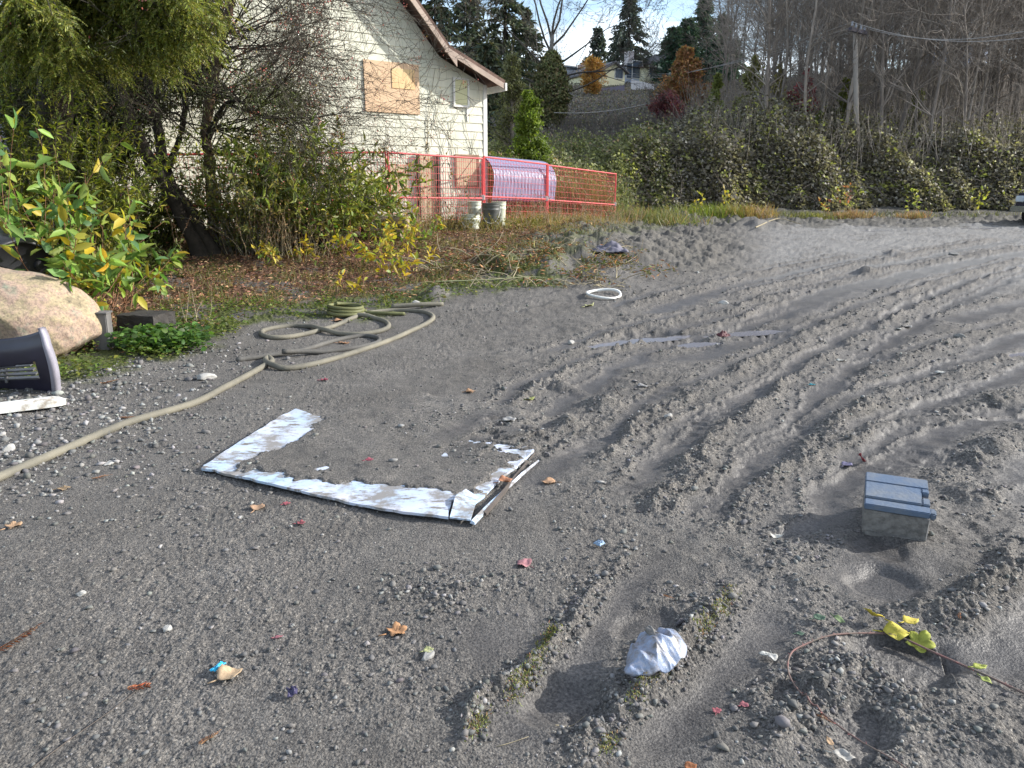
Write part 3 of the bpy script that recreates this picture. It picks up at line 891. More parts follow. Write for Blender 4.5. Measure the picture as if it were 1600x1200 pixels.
# pails
M_PAIL_W = mat("white_pail", (.66, .68, .58), .5, .3, 7, .1, col2=(.48, .50, .40))
M_PAIL_G = mat("grey_pail", (.115, .12, .115), .5, .3, 6, .1)
def pail(px, py, Y, r, h, m, label, handle=True, rim=True):
    x = px_at(px, Y) ; z = gz(x, Y)
    root = empty("pail", (x, Y, z - .02), label, "pail", "pails standing by the fence")
    prof = [(0, .012), (r * .86, .012), (r * .875, 0), (r * .90, h * .3), (r * .95, h * .72)]
    if rim: prof += [(r * 1.0, h * .74), (r * 1.0, h * .77), (r * .965, h * .79), (r * .975, h * .86), (r * 1.01, h * .87), (r * 1.01, h * .9)]
    prof += [(r * .98, h * .97), (r * 1.03, h * .98), (r * 1.03, h), (r * .97, h), (r * .94, h * .9), (r * .88, .03), (0, .03)]
    n = 28
    V = np.array([(q[0] * math.cos(a), q[0] * math.sin(a), q[1]) for q in prof for a in np.linspace(0, 2 * np.pi, n, endpoint=False)])
    F = np.array([[i * n + j, i * n + (j + 1) % n, (i + 1) * n + (j + 1) % n, (i + 1) * n + j] for i in range(len(prof) - 1) for j in range(n)])
    np_mesh("bucket_body", V, F, m, root, smooth=True)
    if handle:
        a = np.linspace(-.1, np.pi + .1, 22)
        pts = np.stack([r * 1.05 * np.cos(a), -r * 1.06 - .02 * np.sin(a), h * .82 - h * .55 * np.sin(a)], 1)
        pts[:, 1] = -np.sin(np.clip(a, 0, np.pi)) * r * 1.08
        path_tube("wire_handle", pts, .006, M_FOOT, root, 6)
    return root
pail(737, 357, 16.6, .20, .37, M_PAIL_W, "short squat white pail in front of the others")
pail(743, 340, 17.3, .155, .62, M_PAIL_W, "tall narrow white pail behind the squat one", False)
pail(768, 352, 16.9, .20, .60, M_PAIL_G, "dark grey pail with a wire handle between the white pails")
pail(780, 350, 17.4, .165, .62, mat("green_white_pail", (.55, .58, .46), .55, .3, 6, .1), "pale greenish pail just behind the dark grey one", False)

# ---------------------------------------------------------------- boulder, barrel, bumper, trim at the left edge
def rock_mesh(name, c, s, seed, m, sub=5, rough=.16, rot=0.0, flat=None, parent=None):
    bm = bmesh.new(); bmesh.ops.create_icosphere(bm, subdivisions=sub, radius=1.0)
    P = np.array([v.co[:] for v in bm.verts])
    r = np.random.default_rng(seed)
    pl = unit(r.normal(size=(11, 3)))
    dcut = r.uniform(.62, .92, 11)
    k = np.ones(len(P))
    for d_, cc in zip(pl, dcut):
        q = P @ d_
        k = np.minimum(k, np.where(q > .05, cc / np.maximum(q, .05), 9))
    k = np.minimum(k, 1.0)
    P = P * k[:, None]
    nn = fbm(P[:, 0] * 2.1 + seed, P[:, 1] * 2.1 + P[:, 2] * 1.7, 5, seed % 40)
    P = P * (1 + rough * nn * .5)[:, None]
    P = P * np.array(s)
    F = np.array([[v.index for v in f.verts] for f in bm.faces]); bm.free()
    o = np_mesh(name, P, F, m, parent, smooth=True)
    o.location = c; o.rotation_euler = (0, 0, rot)
    return o
rm, N, L, B = new_mat("boulder_granite")
tc = N.new("ShaderNodeTexCoord")
def onoise(s, d=8, r_=.65):
    n = N.new("ShaderNodeTexNoise"); n.inputs["Scale"].default_value = s; n.inputs["Detail"].default_value = d; n.inputs["Roughness"].default_value = r_
    L.new(tc.outputs["Object"], n.inputs["Vector"]); return n
def oramp(src, pts):
    r = N.new("ShaderNodeValToRGB")
    while len(r.color_ramp.elements) < len(pts): r.color_ramp.elements.new(.5)
    for e, (p, c) in zip(r.color_ramp.elements, pts): e.position, e.color = p, (*c, 1)
    L.new(src, r.inputs["Fac"]); return r.outputs["Color"]
c1 = oramp(onoise(4.5).outputs["Fac"], [(.32, (.15, .125, .085)), (.44, (.31, .255, .16)), (.56, (.32, .23, .18)), (.68, (.23, .24, .175))])
c2 = oramp(onoise(40, 5, .7).outputs["Fac"], [(.3, (.5, .5, .5)), (.52, (1, 1, 1)), (.72, (1.35, 1.3, 1.2))])
mx = N.new("ShaderNodeMix"); mx.data_type = 'RGBA'; mx.blend_type = 'MULTIPLY'; mx.inputs["Factor"].default_value = 1
L.new(c1, mx.inputs["A"]); L.new(c2, mx.inputs["B"]); L.new(mx.outputs["Result"], B.inputs["Base Color"])
bp = N.new("ShaderNodeBump"); bp.inputs["Strength"].default_value = .7; bp.inputs["Distance"].default_value = .02
L.new(onoise(14, 8, .7).outputs["Fac"], bp.inputs["Height"]); L.new(bp.outputs["Normal"], B.inputs["Normal"])
B.inputs["Roughness"].default_value = .9
bx, by = -5.02, 7.05
o = rock_mesh("boulder", (bx, by, .26), (.98, .66, .60), 5, rm, 6, .10, .15)
tag(o, "big pinkish tan boulder behind the broken car bumper", "boulder")
M_BLACKPL = mat("black_plastic", (.022, .022, .026), .38, .3, 5, .15, 18, spec=.5)
M_BUMPER = mat("bumper_plastic", (.028, .025, .045), .42, .35, 4, .1, 20, spec=.5)
# barrel behind the boulder, lying on its side
bc = Vector((-5.42, 7.80, .72))
root = empty("barrel", (bc.x, bc.y, .05), "black plastic barrel lying behind the boulder", "barrel")
prof = [(0, -.5), (.3, -.5), (.36, -.47), (.385, -.35), (.40, -.2), (.385, -.17), (.40, -.14), (.405, 0), (.40, .14), (.385, .17), (.40, .2), (.385, .35), (.36, .47), (.33, .5), (.33, .46), (.10, .45), (0, .45)]
n = 36
V = np.array([(q[1], q[0] * math.cos(a), q[0] * math.sin(a)) for q in prof for a in np.linspace(0, 2 * np.pi, n, endpoint=False)])
F = np.array([[i * n + j, i * n + (j + 1) % n, (i + 1) * n + (j + 1) % n, (i + 1) * n + j] for i in range(len(prof) - 1) for j in range(n)])
o = np_mesh("drum_shell", V * 1.05, F, M_BLACKPL, root, smooth=True); o.rotation_euler = (0, R(8), R(-32)); o.location = (0, 0, .74)
bm = bmesh.new(); bmesh.ops.create_cone(bm, cap_ends=True, segments=16, radius1=.05, radius2=.045, depth=.04)
o2 = bm_obj("bung", bm, M_BLACKPL, root, bevel=.005); o2.parent = o; o2.location = (.50, .18, .1); o2.rotation_euler = (0, R(90), 0)

# broken bumper corner: a curved skin standing on edge
E1 = G(72, 622)
root = empty("car_bumper", (E1.x - .35, E1.y + .1, 0), "dark broken car bumper corner with a slatted vent, standing on edge", "car bumper")
inv = Matrix.Translation(root.location).inverted()
nu, nv = 60, 28
V, zb0 = [], gz(E1.x - .3, E1.y)
def bump_pt(u, v, off=0.0):
    # u: 0 left (outside the picture) .. 1 at the flange; v: 0 bottom .. 1 top
    x = E1.x - 1.25 + 1.18 * u + .10 * math.sin(min(1.05, v) * math.pi * .80) * u ** 3
    top = .40 + .115 * u ** 5 + .02 * math.sin(u * 3)
    z = -.03 + (top + .03) * v
    y = E1.y + .25 - .16 * math.sin(min(1, v * 1.1) * math.pi * .6) + .14 * (1 - u) - .05 * u ** 6
    if v > .8: y += .12 * (v - .8)
    return (x, y - off, z + zb0)
V = [bump_pt(i / (nu - 1), j / (nv - 1)) for i in range(nu) for j in range(nv)]
F = [[i * nv + j, (i + 1) * nv + j, (i + 1) * nv + j + 1, i * nv + j + 1] for i in range(nu - 1) for j in range(nv - 1)
     if not (.60 < i / (nu - 1) < .90 and .26 < j / (nv - 1) < .56 - .10 * (1 - (i / (nu - 1) - .6) / .3) and True)]
o = np_mesh("bumper_skin", np.array(V), np.array(F), M_BUMPER, smooth=True)
o.modifiers.new("thickness", 'SOLIDIFY').thickness = .006
o.parent = root; o.matrix_parent_inverse = inv; skin = o
# flange: the light grey edge
P = []
pts = [np.array(bump_pt(1.0, v)) for v in np.linspace(-.0, 1.04, 24)]
V = []
for p in pts:
    k_ = .45 + .55 * math.sin(math.pi * min(1, .25 + .7 * len(V) / 96)); V += [p + (0, -.014, 0), p + (.036 * k_, -.006, 0), p + (.040 * k_, .05, 0), p + (.0, .05, 0)]
F = [[i * 4 + k, (i + 1) * 4 + k, (i + 1) * 4 + (k + 1) % 4, i * 4 + (k + 1) % 4] for i in range(23) for k in range(4)]
F += [[3, 2, 1, 0], [92, 93, 94, 95]]
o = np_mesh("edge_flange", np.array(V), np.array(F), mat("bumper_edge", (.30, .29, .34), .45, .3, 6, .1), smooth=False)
o.parent = root; o.matrix_parent_inverse = inv
bm = bmesh.new()
for k in range(4):
    v = .27 + k * .075
    a, b = Vector(bump_pt(.58, v, -.012)), Vector(bump_pt(.91 - .01 * k, v + .045, -.012))
    q = (b - a).to_track_quat('X', 'Z').to_matrix().to_4x4()
    box(bm, (a + b) / 2, ((b - a).length, .03, .012), q @ Matrix.Rotation(R(25), 4, 'X'))
for u in (.62, .68):
    a, b = Vector(bump_pt(u, .24, -.02)), Vector(bump_pt(u, .52, -.02)); box(bm, (a + b) / 2, (.02, .02, (b - a).length))
o = bm_obj("vent_slats", bm, mat("vent_slat", (.10, .10, .105), .35, .3, 8, 0, spec=.6)); o.parent = root; o.matrix_parent_inverse = inv
# white trim board with a V-groove and torn end
A1, B1 = G(-70, 655), G(100, 636)
d = (B1 - A1); Ln = d.length; ang = math.atan2(d.y, d.x)
bm = bmesh.new()
sec = [(-.075, 0), (-.07, .045), (-.01, .055), (0, .043), (.012, .056), (.075, .05), (.075, 0)]
st = [(0, 0, 1), (.72, 0, 1), (.90, 0, 1), (.97, -.01, .75), (1.03, -.02, .25)]
rows = [[bm.verts.new((s * Ln, o_ + y * k, z * (.6 + .4 * k) + .004)) for (y, z) in sec] for s, o_, k in st]
for r0, r1 in zip(rows[:-1], rows[1:]):
    for i in range(len(sec)): bm.faces.new((r0[i], r0[(i + 1) % len(sec)], r1[(i + 1) % len(sec)], r1[i]))
bm.faces.new(rows[0]); bm.faces.new(rows[-1][::-1])
o = bm_obj("trim_board", bm, mat("chipped_white_paint", (.62, .62, .58), .7, .5, 9, .3, col2=(.30, .25, .19), lo=.36, hi=.50))
o.location = (A1.x, A1.y, .012); o.rotation_euler = (0, R(-1), ang)
tag(o, "white painted trim board with a pointed broken end lying before the bumper", "board")
# small grey post and black block
pp = G(163, 545)
bm = bmesh.new(); box(bm, (0, 0, .13), (.155, .14, .46)); box(bm, (0, 0, .365), (.19, .17, .018))
o = bm_obj("wood_post", bm, mat("grey_wood", (.16, .155, .15), .9, .4, 8, .5, 30, stretch=(1, 1, .2)), bevel=.008)
o.location = (pp.x, pp.y, pp.z); o.rotation_euler = (0, R(1), R(8)); tag(o, "short grey wooden post beside the boulder", "post")
pp = G(232, 522)
bm = bmesh.new(); box(bm, (0, 0, .10), (.46, .34, .26))
bmesh.ops.subdivide_edges(bm, edges=bm.edges, cuts=5, use_grid_fill=True)
for v in bm.verts: v.co += Vector((random.uniform(-1, 1), random.uniform(-1, 1), random.uniform(-1, 1))) * .008
o = bm_obj("timber_block", bm, mat("black_timber", (.050, .046, .043), .85, .45, 8, .6, 40))
o.location = pp; o.rotation_euler = (0, 0, R(-14)); tag(o, "black weathered timber block half sunk in green ground cover", "block")

# ---------------------------------------------------------------- hose
M_HOSE = mat("rubber_hose", (.19, .175, .135), .75, .45, 2.2, .25, 60, col2=(.105, .10, .082))
def hose_pts(lst, s=4.0, ox=300, oy=450):
    return [(ox + a / s, oy + b / s) for a, b in lst]
c2 = [(-1290, 1240), (-800, 1030), (-400, 860), (0, 740), (200, 640), (350, 560), (455, 500), (500, 472), (480, 445), (462, 462), (475, 492), (560, 515), (700, 500), (850, 465), (1000, 420), (1180, 360), (1350, 290), (1470, 232), (1508, 195), (1475, 168), (1400, 153), (1250, 148),
      (1100, 165), (1000, 200), (900, 245), (780, 282), (700, 302), (600, 318), (500, 320), (440, 303), (450, 275), (540, 255), (640, 245), (740, 257), (850, 287), (1000, 302), (1100, 297), (1200, 272), (1230, 243), (1195, 212), (1100, 190), (1000, 183), (900, 176), (780, 166), (600, 160)]
hp = np.array([list(G(*p)[:2]) for p in hose_pts(c2)])
hp = smooth_path(np.c_[hp, np.zeros(len(hp))], .04)
HR = .027
z = ground(hp[:, 0], hp[:, 1], False)[0]
k = np.ones(15) / 15
z = np.convolve(np.pad(z, 7, mode='edge'), k, 'valid') + HR * .75
s = np.arange(len(hp))
for i in range(0, len(hp)):                       # where it crosses itself it rides over
    dd = np.hypot(hp[:, 0] - hp[i, 0], hp[:, 1] - hp[i, 1])
    if np.any((dd < .07) & (s < i - 12)): z[i] += 2 * HR
z = np.convolve(np.pad(z, 4, mode='edge'), np.ones(9) / 9, 'valid')
o = path_tube("hose", np.c_[hp[:, :2], z], HR, M_HOSE, n=12)
tag(o, "thick long grey-olive rubber hose snaking in loops across the gravel", "hose")
c3 = [(280, 462), (450, 440), (600, 420), (700, 400), (880, 342), (1000, 317), (1090, 309), (1165, 325), (1150, 358), (1000, 390), (820, 412), (680, 425), (570, 440)]
hp = np.array([list(G(*p)[:2]) for p in hose_pts(c3)])
hp = smooth_path(np.c_[hp, np.zeros(len(hp))], .04)
z = ground(hp[:, 0], hp[:, 1], False)[0]
z = np.convolve(np.pad(z, 7, mode='edge'), k, 'valid') + HR * .7
z[-10:] += np.linspace(0, HR * 1.8, 10)
o = path_tube("hose", np.c_[hp[:, :2], z], HR * .95, mat("dark_hose", (.115, .11, .10), .75, .4, 3, .25, 60), n=12)
tag(o, "short dark hose doubled back in one loop inside the long hose", "hose")
cc = G(541, 492)
a = np.linspace(0, 2 * np.pi * 3.4, 200)
rad = .22 - .045 * (a / a[-1]) + .012 * np.sin(a * 1.7)
pts = np.stack([cc.x + rad * np.cos(a) * 1.05, cc.y + rad * np.sin(a), cc.z + .03 + .09 * a / a[-1] + .02 * np.sin(a * .9)], 1)
pts = np.vstack([pts[:1] + np.array([[.5, -.04, -.01]]), pts[:1] + np.array([[.25, -.06, -.0]]), pts])
o = path_tube("coiled_hose", smooth_path(pts, .03), .022, mat("green_hose", (.15, .155, .065), .6, .4, 4, .15), n=10)
tag(o, "green garden hose coiled in a small ring on the moss", "hose")
cc = G(655, 482)
o = path_tube("hose_end", smooth_path([(cc.x - .35, cc.y - .05, cc.z + .03), (cc.x, cc.y, cc.z + .05), (cc.x + .3, cc.y + .1, cc.z + .04)], .04), .03, M_HOSE, n=10)
tag(o, "loose stub of pipe lying by the pale stone beyond the hose loops", "pipe")

# white hoop
cc = GD(943, 463)
ps = [(0.215, 0), (.225, .028), (.245, .03), (.252, .004), (.235, -.004)]
n = 56
V = np.array([(r_ * math.cos(t) * (1 + .03 * math.sin(2 * t)), r_ * math.sin(t), h + .012 * math.sin(t * 2 + 1)) for r_, h in ps for t in np.linspace(0, 2 * np.pi, n, endpoint=False)])
F = np.array([[i * n + j, i * n + (j + 1) % n, ((i + 1) % 5) * n + (j + 1) % n, ((i + 1) % 5) * n + j] for i in range(5) for j in range(n)])
o = np_mesh("pail_ring", V, F, mat("ring_white", (.78, .78, .74), .5, .2, 8, 0), smooth=True)
o.location = cc + Vector((0, 0, .018)); o.rotation_euler = (R(6), R(-2), .4); tag(o, "white plastic hoop lying on the mud", "hoop")

# ---------------------------------------------------------------- the buried white sheet
pa, N, L, B = new_mat("flaking_white_paint")
tc = N.new("ShaderNodeTexCoord")
c1 = oramp(onoise(2.5, 6).outputs["Fac"], [(.35, (.36, .48, .62)), (.65, (.52, .52, .58))])
mpn = N.new("ShaderNodeMapping"); mpn.inputs["Scale"].default_value = (4, 11, 8); mpn.inputs["Rotation"].default_value = (0, 0, R(24)); L.new(tc.outputs["Object"], mpn.inputs["Vector"])
n3 = N.new("ShaderNodeTexNoise"); n3.inputs["Scale"].default_value = 2.0; n3.inputs["Detail"].default_value = 9; n3.inputs["Roughness"].default_value = .7; L.new(mpn.outputs["Vector"], n3.inputs["Vector"])
fl = oramp(n3.outputs["Fac"], [(.41, (1, 1, 1)), (.47, (0, 0, 0))])
mx = N.new("ShaderNodeMix"); mx.data_type = 'RGBA'; L.new(fl, mx.inputs["Factor"]); L.new(c1, mx.inputs["A"]); mx.inputs["B"].default_value = (.17, .15, .13, 1)
mud_ = oramp(onoise(5.5, 9, .72).outputs["Fac"], [(.50, (0, 0, 0)), (.60, (1, 1, 1))])
mx2 = N.new("ShaderNodeMix"); mx2.data_type = 'RGBA'; L.new(mud_, mx2.inputs["Factor"]); L.new(mx.outputs["Result"], mx2.inputs["A"]); mx2.inputs["B"].default_value = (.22, .21, .20, 1)
L.new(mx2.outputs["Result"], B.inputs["Base Color"]); B.inputs["Roughness"].default_value = .65
bp = N.new("ShaderNodeBump"); bp.inputs["Strength"].default_value = .6; bp.inputs["Distance"].default_value = .004; L.new(n3.outputs["Fac"], bp.inputs["Height"]); L.new(bp.outputs["Normal"], B.inputs["Normal"])
outer = [(315, 738), (340, 722), (400, 683), (430, 662), (462, 645), (495, 657), (560, 668), (680, 690), (800, 700), (836, 712), (800, 742), (742, 795), (706, 792), (700, 819), (650, 813), (560, 796), (470, 776), (400, 760), (362, 750)]
po = gp(outer)
bm = bmesh.new()
def zsheet(x, y): return .034 + .012 * float(gnoise(np.array([x * 1.7]), np.array([y * 1.7]), 5)[0])
vs = [bm.verts.new((x, y, zsheet(x, y))) for x, y in po]
f = bm.faces.new(vs)
bmesh.ops.triangulate(bm, faces=[f])
bmesh.ops.subdivide_edges(bm, edges=bm.edges, cuts=4, use_grid_fill=True)
for v in bm.verts:
    if not v.is_boundary: v.co.z = zsheet(v.co.x, v.co.y)
    else:
        v.co.x += random.uniform(-.006, .006); v.co.y += random.uniform(-.006, .006); v.co.z = zsheet(v.co.x, v.co.y) + random.uniform(-.003, .006)
bmesh.ops.solidify(bm, geom=list(bm.faces), thickness=-.014)
o = bm_obj("painted_sheet", bm, pa)
tag(o, "large flaking white painted sheet lying half buried under mud", "sheet")
# split board end, sprung loose at the near corner
pe = gp([(703, 818), (712, 792), (728, 781), (748, 786), (742, 800), (735, 822)])
bm = bmesh.new(); vs = [bm.verts.new((x, y, .034 + (.028 if i in (1, 2) else 0))) for i, (x, y) in enumerate(pe)]
f = bm.faces.new(vs); bmesh.ops.triangulate(bm, faces=[f]); bmesh.ops.subdivide_edges(bm, edges=bm.edges, cuts=2, use_grid_fill=True)
bmesh.ops.solidify(bm, geom=list(bm.faces), thickness=-.008)
tag(bm_obj("broken_board", bm, pa), "small broken white board end beside the sheet's near corner", "board")
for k, (pts, w, lab) in enumerate([([(738, 822), (760, 800), (790, 768), (815, 745), (842, 722)], .012, "long splinter standing along the right edge of the white sheet"),
                                  ([(757, 808), (790, 770), (806, 745), (838, 708)], .010, "thin dark splinter beside the long pale one")]):
    q = gp(pts); bm = bmesh.new(); rows = []
    for i, (x, y) in enumerate(q):
        t = i / (len(q) - 1); ww = w * (1 - .75 * t); h = .030 - .018 * t + .008 * (i % 2)
        rows.append([bm.verts.new((x - ww, y, .015)), bm.verts.new((x - ww * .4, y, h)), bm.verts.new((x + ww, y - .01, h * .8)), bm.verts.new((x + ww, y - .01, .01))])
    for r0, r1 in zip(rows[:-1], rows[1:]):
        for i in range(4): bm.faces.new((r0[i], r0[(i + 1) % 4], r1[(i + 1) % 4], r1[i]))
    bm.faces.new(rows[0]); bm.faces.new(rows[-1][::-1])
    tag(bm_obj("splinter", bm, pa if k == 0 else M_DARKWOOD), lab, "splinter")

# ---------------------------------------------------------------- battery
M_CASE = mat("battery_case", (.22, .21, .195), .9, .5, 24, .6, 60, col2=(.12, .115, .108), lo=.38, hi=.62)
M_LID = mat("battery_lid", (.095, .135, .20), .6, .35, 7, .25, 60, col2=(.17, .185, .20), spec=.35, lo=.30, hi=.56)
bpnt = G(1395, 838)
root = empty("car_battery", (bpnt.x, bpnt.y, -.01), "dirty grey battery with a ribbed blue lid standing in the mud", "battery", rz=R(-25))
tilt = bpy.data.objects.new("battery_case", None)
bw, bl, bh = .268, .31, .165
rotm = Matrix.Translation((0, bl / 2 + .0, 0)) @ Matrix.Rotation(R(9), 4, 'X')
def binto(bm): bmesh.ops.transform(bm, matrix=rotm, verts=bm.verts); return bm
bm = bmesh.new(); box(bm, (0, 0, bh / 2 - .04), (bw, bl, bh + .06))
for v in bm.verts:
    if v.co.z < 0: v.co.x *= .97; v.co.y *= .97
box(bm, (0, -bl / 2 - .002, .02), (bw * .9, .004, .05))
bm_obj("case", binto(bm), M_CASE, root, bevel=.006)
bm = bmesh.new()
def slab(y0, y1, h, x0=-bw / 2 - .0015, x1=bw / 2 + .0015, z=bh): box(bm, ((x0 + x1) / 2, (y0 + y1) / 2, z + h / 2 - .006), (x1 - x0, y1 - y0, h))
e = bl / 2 + .002
slab(-e, -e + .055, .030); slab(-e + .068, .055, .034, x1=bw / 2 - .03); slab(-e + .068, -.03, .034, bw / 2 - .029, bw / 2 + .0015); slab(.02, .055, .034, bw / 2 - .029, bw / 2 + .0015)
slab(.068, e, .030); slab(-e + .001, e - .001, .016, -bw / 2 - .0005, bw / 2 - .031)
slab(-e + .0015, -.031, .0155, bw / 2 - .0305, bw / 2 + .0008); slab(.0205, e - .0015, .0155, bw / 2 - .0305, bw / 2 + .0008)
lid = bm_obj("lid", binto(bm), M_LID, root, bevel=.004)
bm = bmesh.new(); box(bm, (bw / 2 + .014, -bl / 2 + .05, bh - .01), (.028, .05, .035)); bm_obj("lifting_lug", binto(bm), M_LID, root, bevel=.006)
bm = bmesh.new(); box(bm, (bw / 2 + .003, -.12, bh * .4), (.006, .012, bh)); bm_obj("lit_side_strip", binto(bm), M_FOOT, root)  # added white strip stands in for sunlight on the case's right side
bm = bmesh.new(); bmesh.ops.create_cone(bm, cap_ends=True, segments=16, radius1=.013, radius2=.011, depth=.02, matrix=Matrix.Translation((bw / 2 - .015, -.005, bh + .004)))
bm_obj("terminal", binto(bm), M_BLACKPL, root)

# crumpled plastic: a torn piece of stiff film, domed, with a pointed end pressed into the mud
cc = GD(1023, 1052)
n = 60
u, v = np.meshgrid(np.linspace(-1, 1, n), np.linspace(-1, 1, n), indexing='ij')
outl = np.array([(-.115, -.085), (-.100, -.02), (-.060, .05), (-.015, .098), (.03, .112), (.085, .078), (.112, .035), (.10, .0), (.06, -.045), (.0, -.075), (-.06, -.09)])
th = np.arctan2(v, u); rr_ = np.maximum(np.abs(u), np.abs(v))
oa = np.arctan2(outl[:, 1], outl[:, 0]); od = np.hypot(outl[:, 0], outl[:, 1]); so = np.argsort(oa)
rad = np.interp(th.ravel(), np.r_[oa[so] - 2 * np.pi, oa[so], oa[so] + 2 * np.pi], np.tile(od[so], 3)).reshape(th.shape)
X, Y = rr_ * rad * np.cos(th), rr_ * rad * np.sin(th)
h = .058 * (1 - rr_ ** 2.2) + .016 * (1 - 2 * np.abs(gnoise(X * 12 + Y * 8, Y * 7 - X * 5, 17))) + .006 * (1 - np.abs(gnoise(X * 26 + Y * 12, Y * 9 - X * 5, 7)) * 2) + .0025 * (1 - 2 * np.abs(gnoise(X * 40, Y * 34 + X * 16, 8))) + .25 * Y * (Y > 0)
h = h - .045 * np.exp(-((X - .03 + .3 * (Y - .06)) / .012) ** 2) * sm(Y, .015, .05)
V = np.stack([X, Y, h], -1).reshape(-1, 3)
F = np.array([[i * n + j, (i + 1) * n + j, (i + 1) * n + j + 1, i * n + j + 1] for i in range(n - 1) for j in range(n - 1)])
M_FILM, N, L, B = new_mat("muddy_film")
tc = N.new("ShaderNodeTexCoord")
fc = oramp(onoise(17, 7, .65).outputs["Fac"], [(.36, (.10, .095, .09)), (.44, (.20, .21, .25)), (.54, (.22, .28, .40)), (.66, (.42, .41, .44))])
L.new(fc, B.inputs["Base Color"]); B.inputs["Roughness"].default_value = .35
bp = N.new("ShaderNodeBump"); bp.inputs["Strength"].default_value = .6; bp.inputs["Distance"].default_value = .005; L.new(onoise(60, 5).outputs["Fac"], bp.inputs["Height"]); L.new(bp.outputs["Normal"], B.inputs["Normal"])
o = np_mesh("crumpled_plastic", V, F, M_FILM, smooth=True)
o.modifiers.new("thickness", 'SOLIDIFY').thickness = .002
o.location = cc + Vector((0, 0, -.018)); o.rotation_euler = (R(6), R(-4), R(0)); tag(o, "crumpled bluish white plastic half buried in a mud ridge", "plastic scrap")
rp_ = rock_mesh("mud_clod", cc + Vector((-.005, .03, .052)), (.014, .042, .012), 41, M_CASE, 4, .8, R(20))
tag(rp_, "strip of grey mud lying on the crumpled plastic", "mud clod")

# stones lying about
STONES = [(322, 592, .095, .055, .040, .50, "flat pale grey stone between the boulder and the hose"), (1130, 476, .075, .05, .04, .62, "white stone on the ruts far beyond the sheet"), (1044, 654, .035, .03, .03, .5, "small rounded white stone in the middle ruts"),
          (669, 1026, .030, .018, .014, .42, "pale yellowish chip below the orange-brown leaf"), (14, 703, .05, .035, .03, .5, "pale round stone near the left end of the hose"), (650, 476, .10, .06, .05, .5, "pale stone by the pipe stub beyond the hose"),
          (171, 724, .045, .03, .012, .55, "flat buff stone chip below the hose"), (262, 985, .018, .016, .014, .5, "small cream pebble near the cedar sprig"), (127, 930, .02, .016, .015, .5, "small pale pebble above the brown cedar sprig"),
          (892, 537, .05, .04, .03, .5, "pale stone on the mud left of the long puddle"), (1500, 528, .07, .05, .03, .3, "flat grey stone in the ruts towards the right edge"), (1490, 398, .16, .11, .05, .28, "flat dark stone on the far pale mud")]
for px, py, a, b, c, g, lab in STONES:
    p = GD(px, py)
    g = g * .75
    o = rock_mesh("stone", p + Vector((0, 0, c * .3)), (a, b, c), px % 37 + 1, mat("stone_face", (g, g * .98, g * .92), .85, .3, 12, .4, 30), 4, .12, px * .1)
    tag(o, lab, "stone", "stones lying on the mud")

# dark sheet scrap, white bag, debris heap, log
def scrap(name, px, py, lx, ly, m, label, cat, hgt=.08, seed=3, rot=0.0):
    p = GD(px, py); n = 24
    u, v = np.meshgrid(np.linspace(-1, 1, n), np.linspace(-1, 1, n), indexing='ij')
    e = 1 + .18 * gnoise(u * 1.5 + seed, v * 1.5, seed)
    V = np.stack([u * lx * e, v * ly * e, hgt * (.55 + .8 * gnoise(u * 1.4 + seed, v * 1.4 + 2, seed) + .3 * gnoise(u * 4, v * 4, seed + 1)) * (1 - .8 * np.maximum(np.abs(u), np.abs(v)) ** 3)], -1).reshape(-1, 3)
    F = np.array([[i * n + j, (i + 1) * n + j, (i + 1) * n + j + 1, i * n + j + 1] for i in range(n - 1) for j in range(n - 1)])
    o = np_mesh(name, V, F, m, smooth=True); o.modifiers.new("thickness", 'SOLIDIFY').thickness = .004
    o.location = p + Vector((0, 0, .015)); o.rotation_euler = (0, 0, rot)
    return tag(o, label, cat)
scrap("tarp_scrap", 952, 401, .30, .32, mat("purple_grey_tarp", (.13, .125, .16), .6, .3, 5, .2), "crumpled purplish grey tarp scrap on the debris heap", "tarp", .16, 4)
scrap("plastic_bag", 415, 376, .26, .16, mat("white_bag", (.75, .75, .72), .5, .15, 6, .2), "white plastic bag lying under the butterfly bush", "bag", .30, 6)
scrap("plastic_scrap", 342, 1048, .010, .026, mat("bright_blue_plastic", (.03, .38, .62), .35, .1, 8, 0), "tiny bright blue strip of plastic beside the tan leaf", "plastic scrap", .012, 8, R(-25))
scrap("plastic_scrap", 457, 1088, .016, .02, mat("dark_violet_plastic", (.05, .045, .10), .4, .3, 8, 0), "tiny dark violet plastic scrap on a gravel ridge", "plastic scrap", .02, 9, .4)
scrap("plastic_scrap", 936, 853, .020, .022, mat("steel_blue_plastic", (.22, .32, .44), .4, .2, 8, 0), "small steel blue scrap on the ridge right of the reddish leaf", "plastic scrap", .02, 10, .8)
scrap("plastic_scrap", 1130, 527, .07, .05, mat("maroon_scrap", (.10, .03, .035), .6, .3, 8, 0), "small maroon scrap between the two rut puddles", "plastic scrap", .05, 12, .3)
p = G(505, 388)
root = empty("scrap_box", (p.x, p.y, p.z), "dark broken crate leaning in the weeds below the butterfly bush", "crate", rz=R(-25))
bm = bmesh.new()
for a in (-1, 1): box(bm, (a * .26, 0, .16), (.03, .44, .34))
box(bm, (0, .22, .16), (.55, .03, .34)); bm_obj("crate_side", bm, M_DARKWOOD, root, bevel=.004)
bm = bmesh.new(); box(bm, (0, -.03, .37), (.64, .52, .025), Matrix.Rotation(R(14), 4, 'Y')); bm_obj("crate_lid", bm, mat("mossy_board", (.10, .115, .07), .9, .4, 6, .3), root)
p = G(600, 375)
